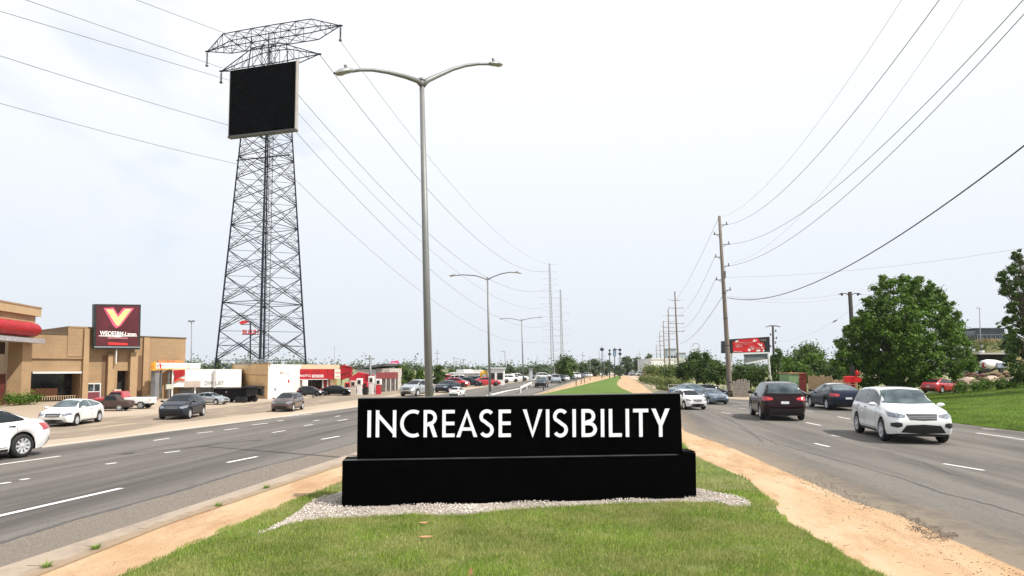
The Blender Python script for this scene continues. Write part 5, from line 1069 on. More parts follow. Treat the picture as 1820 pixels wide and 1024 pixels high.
# hedge by the left building
def leaves(n, cen, size, rad, flat=.7, up=.35):
    """n leaf quads around centres cen[m,3] with radii rad[m]"""
    m = len(cen); k = rng.integers(0, m, n); d = rng.normal(size=(n,3)); d /= np.linalg.norm(d, axis=1)[:,None]; r = np.minimum(np.abs(rng.normal(0, .68, n)), 1.7)
    p = cen[k]+d*(rad[k]*r)[:,None]*np.array([1,1,flat])
    nr = d+np.array([0,0,up])+rng.normal(size=(n,3))*.55; nr /= np.linalg.norm(nr, axis=1)[:,None]
    a = np.cross(nr, rng.normal(size=(n,3))); a /= np.linalg.norm(a, axis=1)[:,None]; b = np.cross(nr, a)
    s_ = (size*rng.uniform(.6,1.3,n))[:,None]
    return np.stack([p-a*s_, p+b*s_*.55, p+a*s_, p-b*s_*.55], 1)
def leaf_obj(name, V, mat, parent=None, origin=None):
    V = V.astype(np.float32); off = np.array(origin if origin is not None else (0,0,0), np.float32)
    if parent: off = np.array(parent.location if parent.name in WORLD else (0,0,0), np.float32)
    n = len(V); me = bpy.data.meshes.new(name); me.vertices.add(n*4); me.vertices.foreach_set('co', (V-off).reshape(-1)); me.loops.add(n*4); me.loops.foreach_set('vertex_index', np.arange(n*4, dtype=np.int32)); me.polygons.add(n); me.polygons.foreach_set('loop_start', np.arange(0, n*4, 4, dtype=np.int32)); me.update(calc_edges=True); me.materials.append(mat)
    o = bpy.data.objects.new(name, me); C.objects.link(o); o.parent = parent
    if not parent: o.location = tuple(off)
    return o
barkm = M('bark', (.085,.065,.05), .95, 0, .3, 6, .6, 20)
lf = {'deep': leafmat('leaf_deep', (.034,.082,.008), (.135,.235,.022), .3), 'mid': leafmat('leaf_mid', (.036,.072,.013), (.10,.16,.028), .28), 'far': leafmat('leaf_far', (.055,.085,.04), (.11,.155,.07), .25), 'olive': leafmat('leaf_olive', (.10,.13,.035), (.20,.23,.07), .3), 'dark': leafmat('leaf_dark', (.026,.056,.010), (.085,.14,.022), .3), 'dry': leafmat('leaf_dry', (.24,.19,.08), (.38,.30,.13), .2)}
def tree(label, base, height, width, kind='mid', n=2500, size=.3, group=None, trunk=.15, lobes=26, name='tree', skirt=.25, shape=1.0, flatz=.8, hi=1.0):
    base = Vector(base); t = thing(name, label, 'tree', tuple(base), group); zc = height*(skirt+(1-skirt)*.5); hz = height*(1-skirt)*.5; hx = width/2
    cen = []; rad = []
    for i in range(lobes):
        u = rng.normal(size=3); u /= np.linalg.norm(u); r = .35+.65*rng.random()**.5; fx = 1-.25*max(0, u[2])
        rr = (.16+.16*rng.random())*min(hx, hz)*1.6*hi
        c = np.array([u[0]*(hx-rr*.8)*r*fx, u[1]*(hx-rr*.8)*r*fx, zc+u[2]*(hz-rr*.55)*r]); cen.append(c+np.array(base)); rad.append(rr)
    cen = np.array(cen); rad = np.array(rad)
    leaf_obj('crown', leaves(n, cen, size, rad, flatz), lf[kind], t)
    mb = MB(); tt = base+Vector((0,0,zc)); mb.path([base-Vector((0,0,.05)), base+Vector((width*.01,0,zc*.4)), tt], [trunk*1.3, trunk, trunk*.5], 8)
    for c in cen[::3]: st = base+Vector((0,0,zc*random.uniform(.45,.95))); c = Vector(c); mb.path([st, st.lerp(c, .5)+Vector((0,0,-.1*height*.1)), c], [trunk*.5, trunk*.3, trunk*.12], 5)
    mb.build('trunk', barkm, t, smooth=True)
    return t
def shrub(label, pts, hgt, n, size, kind, name='hedge', cat='hedge', w=.6, group=None):
    """bushy row through the ground points"""
    cen = []; rad = []
    for a, b in zip(pts, pts[1:]):
        a, b = Vector(a), Vector(b); k = max(2, int((b-a).length/(hgt*.5)))
        for i in range(k): 
            q = a.lerp(b, (i+random.random())/k); r = hgt*random.uniform(.38,.55); cen.append((q.x, q.y+random.uniform(-w,w), q.z+hgt*.5+random.uniform(-.12,.1)*hgt)); rad.append(r)
    o0 = Vector(pts[0]).lerp(Vector(pts[-1]), .5); o = leaf_obj(name, leaves(n, np.array(cen), size, np.array(rad), 1.0), lf[kind], None, tuple(o0)); return tag(o, label, cat, group)
shrub('low clipped green hedge below the shop with the red awning', [G(-80,731), G(0,723), G(72,718)], .95, 9000, .07, 'deep')
# 3. yellow and white canopy sign strip
FC = Frame(272, 711, 360, 705); t = thing('canopy_sign', 'white and orange sign canopy with a small yellow emblem on a dark post', 'sign', tuple(FC.pt(1, 0)))
mb = MB(); FC.box(mb, 277, 356, 645.5, 655, 0, .2); mb.build('fascia', wht, t)
mb = MB(); FC.box(mb, 272, 276.8, 643, 658.5, .05, .2); FC.box(mb, 276.8, 330, 655.1, 656.8, .04, .15); mb.build('orange_end', M('orange_paint', (.80,.22,.04), .5, 0, .15, 5, col2=(.8,.45,.05)), t)
mb = MB(); FC.box(mb, 283, 327, 640, 645.4, -.1, .22); mb.build('upper_strip', M('amber_strip', (.50,.20,.07), .6, 0, .6, 9), t)
mb = MB(); mb.prism([FC.px(x, y, .03) for x, y in ((330,651),(334,648),(337,650),(339,651),(337,653),(333,653.5))], -FC.n*.02); mb.build('emblem', M('sign_yellow', (.85,.55,.10)), t)
mb = MB(); FC.text(mb, 'FZ', 278.5, 282, 648, 653, .03); FC.text(mb, 'R-w', 285, 291, 647.5, 650.5, .03); mb.build('lettering', trimm, t)
mb = MB(); mb.prism([FC.px(x, y, .03) for x, y in ((283,646),(285.5,646),(286.5,654.5),(284,654.8))], -FC.n*.02); mb.build('red_stripe', M('sign_red', (.65,.03,.03)), t)
mb = MB(); FC.box(mb, 279, 286.5, 659, 711, -.2, .6); mb.build('post', gry, t)
mb = MB()
for x in (290, 304): FC.box(mb, x, x+.8, 657.6, 708, -.2, .35)
mb.build('stay', gry, t)
t = thing('price_board', 'small greenish price board on a thin post by the canopy sign', 'sign', tuple(FC.pt(3, 0)))
mb = MB(); FC.box(mb, 287, 299.5, 683, 691.5, .5, -.4); mb.build('board', M('pale_green', (.48,.50,.42), .6, 0, .15, 7), t)
mb = MB(); FC.box(mb, 292, 293.4, 691.5, 713, .47, -.43); mb.build('post', gry, t)
# 4. white storefront
FD = Frame(306, 708.5, 432, 706.5); t = thing('white_shop', 'low white shop with a deep white fascia and glass front', 'building', tuple(FD.pt(4, 0))); s = lambda x, y=675: FD.hit(x, y)[0]; zz = lambda x, y: FD.hit(x, y)[1]
mb = MB(); FD.sbox(mb, s(329), s(429), zz(380,688), zz(380,656.6), .3, 9); FD.sbox(mb, s(306), s(329)-.01, zz(320,688), zz(320,657), .25, 8.9); mb.build('fascia', wht, t)
mb = MB(); FD.box(mb, 329.5, 357, 677, 688, .32, -.29); mb.build('vent_panel', M('beige_panel', (.50,.42,.36), .7, 0, .1, 3), t)
mb = MB(); FD.sbox(mb, s(308), s(428), 0, zz(380,688)-.005, -1.2, 8.8); mb.build('window', M('shop_glass_pale', (.16,.17,.17), .1, 0, .6, 1.1, spec=.7), t)
for x in (305, 345.5, 382, 425): mb = MB(); FD.box(mb, x, x+2.4, 688.2, 707, .1, .15); mb.build('column', wht, t)
mb = MB()
for x in (316, 326, 336, 356, 366, 374, 394, 404, 414): FD.box(mb, x, x+.7, 688.5, 706, -1.12, 1.19)
FD.box(mb, 308, 428, 697, 697.8, -1.13, 1.19); mb.build('mullions', gry, t)
mb = MB(); mb.prism([FD.px(x, y, .34) for x, y in ((308,658),(329,657),(329,667),(318,671),(309,678),(311,668))], -FD.n*.03); mb.build('red_swoosh', redaw, t)
mb = MB(); mb.prism([FD.px(x, y, .37) for x, y in ((309,678),(318,672),(329,674),(329,677),(320,675.5),(312,679.5))], -FD.n*.03); mb.build('red_swoosh', M('orange_red', (.62,.08,.03), .5, 0, .1, 5), t)
mb = MB(); FD.text(mb, 'DWELIIIT', 364.5, 398, 677.3, 684.5, .34, bold=-.01); mb.build('lettering', M('letter_grey', (.20,.20,.20), .6, 0, .2, 9), t)
mb = MB(); FD.box(mb, 380, 383.5, 658, 689, .55, -.31); mb.build('sign_blade', M('blade_grey', (.45,.44,.44), .6, 0, .1, 5), t)
# 5. tan and white corner building
FE = Frame(430, 700.5, 476, 709.3); FE2 = Frame(476, 709.3, 522, 704.5); t = thing('corner_shop', 'tan and white corner shop standing in front of the tower foot', 'building', tuple(FE2.O))
zt_ = FE2.hit(476, 647)[1]; c0 = FE2.O.copy(); c0.z = 0; l1 = 16.0; e1 = -FE.e; e2 = FE2.e; L2_ = (FE2.Rr-FE2.O).length
t_e = Vector((-.62, .79, 0)).normalized()
fl = Frame(412, 700, 476, 709.3); el = -(fl.e); ll = (fl.Rr-fl.O).length
D0 = c0+el*ll; A0_ = c0+e2*L2_
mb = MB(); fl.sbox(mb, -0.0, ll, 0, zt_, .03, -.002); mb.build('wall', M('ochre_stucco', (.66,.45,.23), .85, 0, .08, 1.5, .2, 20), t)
mb = MB(); mb.prism([c0, A0_, A0_+Vector((-1.5,8,0)), D0+Vector((0,3,0)), D0], (0,0,zt_-.02)); mb.build('white_wall', wht, t)
mb = MB(); fl.sbox(mb, -.05, ll+.03, zt_+.002, zt_+.09, .06, .3); mb.build('coping', tand, t)
mb = MB(); fl.sbox(mb, fl.hit(412,665)[0], fl.hit(475,665)[0], fl.hit(460,667)[1], fl.hit(460,666)[1], .06, -.031); mb.build('ledge', tand, t)
mb = MB(); fl.box(mb, 438, 471, 685, 688.5, .5, -.031); mb.build('awning', brown, t)
mb = MB(); fl.box(mb, 446, 470.5, 689, 703, .07, -.031); w_ = mb.build('window', gry, t)
mb = MB(); fl.box(mb, 448, 458, 690, 702, .09, -.071); fl.box(mb, 459, 469.5, 690, 702, .09, -.071); mb.build('pane', winm, w_)
mb = MB(); FE2.text(mb, 'SIS=', 497, 504.5, 660.5, 665.5, .02); mb.build('lettering', M('letter_brown', (.30,.16,.09), .6, 0, .2, 9), t)
mb = MB(); FE2.box(mb, 507, 516, 664.3, 665, .02, 0); FE2.box(mb, 511.5, 513.5, 675, 680, .06, -.01); mb.build('red_sign', M('sign_red', (.65,.03,.03)), t)
mb = MB(); FE2.box(mb, 487.5, 490, 690, 694, .06, -.01); mb.build('meter_box', gry, t)
mb = MB(); 
for k in range(22): a = P(421+k*2.6,646,63)+Vector((0,0,-.3)); mb.tube(a, a+Vector((0,0,.62)), .03, n=4)
mb.tube(P(420,646,63)+Vector((0,0,.33)), P(477,646,63)+Vector((0,0,.33)), .05, n=4); mb.build('roof_railing', gry, t)
# red letters up in the tower: a far pylon sign seen through the lattice
t = thing('pylon_sign', 'far red lettered sign seen through the lattice of the tower', 'sign', tuple(P(447, 660, 88)))
mb = MB(); o0 = P(425,575,88); mb.prism([P(x, y, 88) for x, y in ((424,574),(430,570),(438,569.5),(443,572),(436,575),(428,576.5))], (0,.15,0)); mb.build('emblem', M('sign_red', (.65,.03,.03)), t)
uv, fs = text_mesh('BLLUH', .02); a, b = P(431,594,88), P(459,586,88); mb = MB(); mb.add([(a.x+(b.x-a.x)*u, 88, a.z+(b.z-a.z)*v) for u, v in uv], fs); mb.add([(a.x+(b.x-a.x)*u, 88.1, a.z+(b.z-a.z)*v) for u, v in uv], fs); mb.build('lettering', M('sign_red', (.65,.03,.03)), t)
mb = MB(); mb.tube(P(445,700,88.2), P(445,572,88.2), .10, n=6); mb.tube(P(430,594.5,88.2), P(460,594.5,88.2), .05, n=5); mb.tube(P(428,577,88.2), P(446,577,88.2), .05, n=5); mb.build('post', steel, t)
# 6. red fronted shop
FR = Frame(521, 701.5, 606, 699.5); t = thing('red_shop', 'small shop with a red lettered fascia and cream parapet', 'building', tuple(FR.pt(3, 0))); s = lambda x, y=675: FR.hit(x, y)[0]; zz = lambda x, y: FR.hit(x, y)[1]
mb = MB(); FR.sbox(mb, s(525), s(605), zz(560,656), zz(560,648), -.3, 7); mb.build('parapet', cream, t)
mb = MB(); FR.sbox(mb, s(521), s(579), zz(550,674), zz(550,656)-.003, .5, 6.5); FR.sbox(mb, s(579.8), s(591), zz(585,674), zz(585,656)-.003, .42, 6.5); mb.build('fascia', redaw, t)
mb = MB(); FR.box(mb, 521, 580, 673.9, 675, .53, -.4); mb.build('fascia_trim', whf, t)
mb = MB(); FR.text(mb, 'ENOTC(', 527, 550, 666, 671, .52, bold=.01); FR.text(mb, 'EEOBOEEI', 552, 572, 666, 671, .52, bold=.02); mb.build('lettering', M('sign_white', (.85,.83,.82)), t)
mb = MB(); FR.box(mb, 591.3, 604.5, 656.5, 672.5, .6, -.3); pn_ = mb.build('menu_board', M('cream_board', (.80,.70,.60), .6, 0, .08, 6), t)
mb = MB(); FR.text(mb, 'REBE', 592.5, 603.5, 661, 664, .62); FR.text(mb, 'NEICE', 593, 603, 668, 670.5, .62); mb.build('lettering', M('sign_red', (.65,.03,.03)), pn_)
mb = MB(); FR.sbox(mb, s(521), s(592), 0, zz(560,674)-.003, -1.5, 7); mb.build('shop_window', winm, t)
mb = MB(); FR.sbox(mb, s(592), s(605), 0, zz(600,673), -1.0, 7); mb.build('side_wall', M('mottled_ochre', (.34,.22,.10), .8, 0, .5, 2), t)
mb = MB()
for x in (530, 538, 546, 553, 561, 568): FR.box(mb, x, x+.6, 675, 700.5, -1.45, 1.5)
mb.build('mullions', brown, t)
for x, m_ in ((573.5, wht), (577.5, redaw), (582, wht), (584.5, redaw), (588.5, wht)): mb = MB(); FR.box(mb, x, x+2.2, 676, 700.5 if m_ is redaw else 690, -.1, .2); mb.build('banner', m_, t)
mb = MB(); FR.box(mb, 520, 606, 700.2, 703, .8, .3); mb.build('step', M('kerb_pale', (.5,.46,.4), .9, 0, .1, 3), t)
t = thing('fabric_sign', 'curved red fabric sign at the right end of the red shop', 'sign', tuple(FR.px(613, 700)))
mb = MB(); mb.prism([P(x, y, 66) for x, y in ((604.6,650.5),(608,649),(612,648.8),(617,650.4),(622,652.2),(624.8,654.5),(624.4,667),(620,670.5),(611,673.5),(605,676))], (0,.5,0)); bevel(mb.build('panel', redaw, t), .05)
mb = MB(); mb.prism([P(x, y, 65.96) for x, y in ((606,665),(622,662),(622,663.4),(606,666.6))], (0,.03,0)); mb.build('seam', dred, t)
for x in (607, 621): mb = MB(); a_ = P(x, 672, 66.25); mb.tube((a_.x, a_.y, 0), (a_.x, a_.y, a_.z), .06); mb.build('post', gry, t)
# little dark cars, a bin and a post by the red shop
far_car('hatch', 2, 552, 704, 95, .62, 'dark green car parked under the red fascia', 'cars parked at the red shop'); far_car('sedan', 5, 598, 702.5, 92, .70, 'black car parked under the cream menu board', 'cars parked at the red shop')
t = thing('white_bin', 'white box beside the dark car at the red shop', 'box', tuple(G(541, 702))); mb = MB(); q_ = G(541,702); mb.box((q_.x-.25,q_.y,.9),(q_.x+.25,q_.y+.3,1.5)); bevel(mb.build('bin_body', wht, t), .03); mb = MB(); mb.tube((q_.x,q_.y+.1,0),(q_.x,q_.y+.1,.9),.04); mb.build('post', gry, t)
t = thing('sign_post', 'low dark double post on the sand in front of the red shop', 'post', tuple(G(558,708))); q_ = G(558,708)
mb = MB(); mb.tube(q_, q_+Vector((0,0,.62)), .035); mb.tube(q_+Vector((-.13,0,0)), q_+Vector((-.13,0,.35)), .03); mb.tube(q_+Vector((-.3,0,.3)), q_+Vector((.02,0,.3)), .02, n=5); mb.build('posts', trimm, t)
# pumps and red machinery right of the red shop
pm2 = M('pump_red', (.50,.02,.035), .4, 0, .25, 4); pw2 = M('pump_white', (.72,.70,.68), .5, 0, .15, 5)
def pump(px, py, h, label, w=.5, a=pm2, b=pw2, grp='fuel pumps and vending boxes'):
    q_ = G(px, py); t = thing('fuel_pump', label, 'fuel pump', tuple(q_), grp); sc = (655-0)/1
    mb = MB(); mb.box((q_.x-w/2,q_.y,0),(q_.x+w/2,q_.y+.45,h*.62)); bevel(mb.build('cabinet', b, t), .03)
    mb = MB(); mb.box((q_.x-w/2-.03,q_.y-.03,h*.62+.003),(q_.x+w/2+.03,q_.y+.48,h)); bevel(mb.build('head', a, t), .04)
    mb = MB(); mb.box((q_.x-w*.3,q_.y-.045,h*.68),(q_.x+w*.3,q_.y-.031,h*.9)); mb.build('display', trimm, t)
    mb = MB(); mb.path([(q_.x+w/2+.02,q_.y+.1,h*.6),(q_.x+w/2+.16,q_.y+.08,h*.3),(q_.x+w/2+.1,q_.y+.05,h*.12),(q_.x+w/2+.03,q_.y+.1,h*.4)], .02, 6); mb.build('hose', trimm, t)
for i, (x, y, h, lb, c1, c2) in enumerate(((617,703,1.3,'red headed pump closest to the red shop',pm2,pw2),(627,704,1.5,'tan sided pump second from the red shop',M('beige_panel', (.50,.42,.36)),M('beige_panel', (.50,.42,.36))),(638,703,1.7,'tall white pump left of the dark T pole',pw2,pw2),(648,702,1.3,'red and black pump just left of the dark T pole',pm2,trimm),(659,701.5,1.9,'tall white pump at the foot of the dark T pole',pw2,pw2),(672,701,1.6,'white and red pump right of the dark T pole',pw2,pm2))): pump(x, y, h, lb, .5, c1, c2)
q_ = G(640, 699.5); t = thing('red_machine', 'bright red machine with slanted hopper behind the pumps', 'machine', tuple(q_))
mb = MB(); mb.prism([(q_.x-1.2,q_.y,1.0),(q_.x+.9,q_.y,.8),(q_.x+1.3,q_.y,2.0),(q_.x-.2,q_.y,2.3),(q_.x-1.3,q_.y,1.7)], (0,1.2,0)); bevel(mb.build('hopper', pm2, t), .05)
mb = MB(); mb.box((q_.x-1,q_.y+.1,.3),(q_.x+1.1,q_.y+1.1,.78)); mb.build('base', trimm, t)
for x in (-.7, .8): mb = MB(); mb.lathe([(-.1,0),(-.1,.3),(.1,.3),(.1,0)], (q_.x+x,q_.y,.3), (0,1,0), 16); mb.build('wheel', rubber, t)
a_, b_ = G(668, 698), G(702, 694.5); t = thing('long_shed', 'low shed with a maroon fascia left of the near lamp', 'shed', tuple(a_)); e_ = (b_-a_)
mb = MB(); mb.obox(a_+Vector((0,0,1.5)), e_, (0,2,0), (0,0,.75)); mb.build('fascia', M('maroon_fascia', (.20,.03,.03), .6, 0, .25, 3), t)
mb = MB(); mb.obox(a_+Vector((0,.4,0)), e_, (0,1.5,0), (0,0,1.497)); mb.build('wall', M('cluttered_dark', (.09,.07,.06), .8, 0, .8, 3.5), t)
for k in range(5): mb = MB(); q2 = a_+e_*(k/4.0); mb.tube(q2, q2+Vector((0,0,1.5)), .05); mb.build('post', wht, t)
a_ = P(634, 695, 78); a_.z = 0; t = thing('pale_hall', 'pale hall with a dark slanted roof behind the T pole', 'building', tuple(a_)); z0, z1 = P(640,655,78).z, P(676,646,78).z; xr = P(692,650,78).x
mb = MB(); mb.box((a_.x,78,0),(P(668,650,78).x,90,P(650,657,78).z)); mb.build('wall', M('hall_wall', (.62,.60,.58), .8, 0, .12, .8), t)
mb = MB(); mb.box((P(668,650,78).x+.01,78.2,0),(xr,90,P(680,655,78).z)); mb.build('stone_wall', M('rubble_wall', (.50,.46,.40), .9, 0, .45, 6, .3, 20), t)
mb = MB(); A1 = P(634,653.5,77.6); A2 = P(684,646,77.6); mb.prism([A1, A2, P(683,649.5,77.6), P(670,652.5,77.6), P(636,656,77.6)], (0,12,0)); mb.build('roof', M('slate_roof', (.09,.10,.10), .6, 0, .3, 2), t)
mb = MB(); mb.prism([P(x, y, 77.9) for x, y in ((637,669),(645,665.5),(652,666),(656,669),(656,674),(636,674))], (0,.09,0)); mb.build('window', winm, t)
t = thing('pink_sign', 'bright pink sign board on a post above the trees', 'sign', tuple(P(701,690,92))); mb = MB(); mb.prism([P(x, y, 92) for x, y in ((694,642.5),(708,641),(708,651),(694,651))], (0,.2,0)); mb.build('board', M('pink_board', (.75,.05,.22), .5, 0, .2, 4), t)
mb = MB(); a, b = P(696,648.5,91.95), P(706,644,91.95); uv, fs = text_mesh('HH', .02); mb.add([(a.x+(b.x-a.x)*u, 91.95, a.z+(b.z-a.z)*v) for u, v in uv], fs); mb.build('lettering', M('sign_white', (.85,.83,.82)), t); mb = MB(); mb.tube(P(701,692,92.1), P(701,651,92.1), .12, n=6); mb.build('post', gry, t)
# orange ball sign, white building and shed in the middle distance
q_ = G(860, 684.5); t = thing('balloon_sign', 'orange and yellow round sign with a white patch beyond the second lamp', 'sign', tuple(q_)); c = P(860, 666, q_.y)
mb = MB(); rr = 7.5*q_.y/F; mb.lathe([(0,0),(.02,rr*.5),(.15,rr*.95),(.3,rr),(.45,rr*.95),(.6,0)], c+Vector((0,.3,0)), (0,-1,0), 20); mb.build('disc', M('balloon_orange', (.85,.30,.04), .5, 0, .2, 1.2, col2=(.9,.55,.05)), t, smooth=True)
mb = MB(); mb.lathe([(0,rr*.42),(.04,rr*.42),(.05,0)], c+Vector((rr*.15,-.31,-rr*.15)), (0,-1,0), 9); mb.build('patch', wht, t)
mb = MB(); mb.tube((c.x, c.y+.1, 0), (c.x, c.y+.1, c.z-rr*.8), .1); mb.build('post', gry, t)
def block(name, label, x0, x1, yt, yb, D_, mat, roofm=None, dep=10, win=None, cat='building', doors=0):
    a = P(x0, yb, D_); b = P(x1, yb, D_); a.z = max(0, min(a.z, .2)) if yb > 655 else a.z; z1 = P((x0+x1)/2, yt, D_).z; t = thing(name, label, cat, (a.x, D_, a.z if yb <= 655 else 0)); zb = a.z if yb <= 655 else 0
    mb = MB(); mb.box((a.x, D_, zb), (b.x, D_+dep, z1)); mb.build('wall', mat, t)
    h = z1-zb; mb = MB(); mb.box((a.x-.2, D_-.25, z1+.003), (b.x+.2, D_+dep+.2, z1+h*.06+.05)); mb.build('roof', roofm or gry, t)
    if win:
        for k in range(win):
            w_ = (b.x-a.x)/win; mb = MB(); mb.box((a.x+w_*(k+.15), D_-.05, zb+h*.35), (a.x+w_*(k+.85), D_-.002, zb+h*.75)); mb.build('window', winm, t)
    return t
block('white_store', 'white box store with a pale blue front by the second lamp', 867, 896, 655.5, 683, 105, wht, M('blue_grey_roof', (.6,.64,.68), .5, 0, .1, 2), win=2)
block('kiosk', 'small white kiosk with a grey tower in front of the far trees', 938, 952, 668, 677.5, 150, wht, win=1)
block('kiosk', 'narrow grey and white silo standing beside the small kiosk', 941, 946.5, 656, 668, 149, M('silo_grey', (.45,.48,.52), .5, .2, .2, 1), dep=3)
block('depot', 'long pale depot roof behind the parked trucks past the near lamp', 800, 850, 664, 682, 112, M('depot_wall', (.55,.53,.50), .8, 0, .3, 2), M('depot_roof', (.62,.62,.60), .6, 0, .1, 1), win=5)
block('canopy_shelter', 'small shelter with a red roof by the trees right of the near lamp', 779, 796, 668, 682, 100, M('shelter_dark', (.12,.10,.09), .8, 0, .4, 2), redaw, dep=4)
block('storage_tank', 'wide white tank beyond the receding wooden poles', 1158, 1222, 639, 668, 230, M('tank_white', (.80,.80,.80), .5, 0, .05, .4), M('tank_rim', (.7,.7,.7), .5, 0, .05, 1), dep=25)
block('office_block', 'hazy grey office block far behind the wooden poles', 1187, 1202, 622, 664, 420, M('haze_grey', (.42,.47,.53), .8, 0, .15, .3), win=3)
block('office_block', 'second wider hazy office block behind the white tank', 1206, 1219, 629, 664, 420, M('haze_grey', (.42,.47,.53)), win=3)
block('warehouse', 'pale warehouse at the far end of the left road', 1104, 1150, 661, 668, 300, M('ware_pale', (.72,.70,.66), .8, 0, .15, .3), win=6)
block('roadside_shop', 'low pale roadside shop left of the tall right hand mast', 955, 975, 668, 676, 160, M('ware_pale', (.72,.70,.66)), win=3)
# ================================================================ TREES
def tbase(px, py): return G(px, py)
def tree_px(label, x0, x1, yt, yb, D_=None, **kw):
    cx = (x0+x1)/2
    if D_ is None: b = G(cx, yb)
    else: b = P(cx, yb, D_); b.z = kw.pop('zb', 0)
    return tree(label, b, P(cx, yt, b.y).z-b.z, (x1-x0)/F*b.y*1.0, **kw)
# the big tree
bD = 68; b0 = P(1592, 697, bD); b0.z = .2
t = thing('tree', 'big round dark green tree at the left end of the mown slope', 'tree', tuple(b0)); cen, rad = [], []
outline = [(1488,640,13),(1500,620,18),(1512,600,16),(1520,582,15),(1535,598,20),(1545,572,18),(1552,545,16),(1563,520,15),(1575,508,12),(1590,510,15),(1608,503,14),(1625,512,16),(1645,515,14),(1660,518,14),(1672,530,14),(1684,545,14),(1694,560,14),(1703,580,14),(1710,598,14),(1712,620,15),(1706,640,16),(1722,640,12),(1730,652,10),(1698,660,16),(1700,680,14),(1712,672,12),(1500,650,16),(1510,668,14),(1530,680,14),(1550,682,12),(1690,600,18),(1492,610,10),(1506,586,9),(1572,498,8),(1632,498,9),(1655,508,9),(1610,496,7),(1520,572,8),(1540,535,10),(1536,556,10)]
for x, y, r in outline:
    for k in range(9): q = P(x+random.uniform(-.75,.75)*r, y+random.uniform(-.75,.75)*r, bD+random.uniform(-3.5, 3.5)); cen.append(q[:]); rad.append(r/F*bD*random.uniform(.25,.62))
for k in range(520):
    a = random.uniform(0, 6.28); rr = random.random()**.5; x = 1612+86*rr*math.cos(a); y = 600+88*rr*math.sin(a); dep = 5.8*math.sqrt(max(0, 1-rr*rr*.9)); q = P(x, y, bD+random.choice((-1,-1,1))*dep*random.uniform(.35,1.05)); cen.append(q[:]); rad.append(random.choice((6,7,8,10,13))/F*bD)
for k in range(60):
    x = random.uniform(1500,1560); y = random.uniform(615,680); q = P(x, y, bD+random.uniform(-3.5,3)); cen.append(q[:]); rad.append(random.uniform(6,12)/F*bD)
cen = np.array(cen); rad = np.array(rad); leaf_obj('crown', leaves(190000, cen, .125, rad, .8, .45), lf['deep'], t)
mb = MB(); fork = b0+Vector((0,0,2.0))
for dx, ht in ((-.9,2.2),(0,3.5),(.5,3.2),(1.3,2.4)):
    q = b0+Vector((dx*.45,random.uniform(-.3,.3),0)); e = b0+Vector((dx*2.2,random.uniform(-1,1),ht+2)); mb.path([q-Vector((0,0,.1)), q.lerp(e,.5)+Vector((dx*.2,0,.2)), e], [.26,.20,.12], 8)
for c in cen[::9]: st = b0+Vector((random.uniform(-1,1),0,random.uniform(1.5,4.5))); c = Vector(c); mb.path([st, st.lerp(c,.5)+Vector((0,0,.3)), c], [.10,.06,.02], 5)
mb.build('trunk', barkm, t, smooth=True)
# right edge tree
rD = 50; b0 = P(1862, 690, rD); b0.z = .9; t = thing('tree', 'dark leafy tree cut off by the right edge of the picture', 'tree', tuple(b0)); cen, rad = [], []
for x, y, r in ((1806,452,9),(1812,465,11),(1800,480,11),(1785,488,9),(1815,490,14),(1780,500,8),(1795,505,13),(1820,515,16),(1786,520,9),(1805,530,12),(1825,545,16),(1796,548,9),(1808,560,12),(1790,570,8),(1815,580,12),(1830,600,16),(1800,590,10),(1808,610,13),(1798,625,12),(1812,640,16),(1794,645,9),(1825,660,18),(1806,668,13),(1850,500,22),(1860,540,25),(1860,580,28),(1855,620,28),(1850,660,25),(1840,470,16),(1880,560,30),(1880,620,30)):
    for k in range(9): q = P(x+random.uniform(-.8,.8)*r, y+random.uniform(-.8,.8)*r, rD+random.uniform(-2,2)); cen.append(q[:]); rad.append(r/F*rD*random.uniform(.25,.62))
cen = np.array(cen); rad = np.array(rad); leaf_obj('crown', leaves(62000, cen, .085, rad, .8, .4), lf['dark'], t)
mb = MB(); mb.path([b0-Vector((0,0,.3)), b0+Vector((-.2,0,3)), b0+Vector((-.4,0,7))], [.3,.22,.1], 8)
for c in cen[::2]: st = b0+Vector((-.2,0,random.uniform(1,6))); mb.path([st, Vector(c)], [.08,.02], 5)
mb.build('trunk', barkm, t, smooth=True)
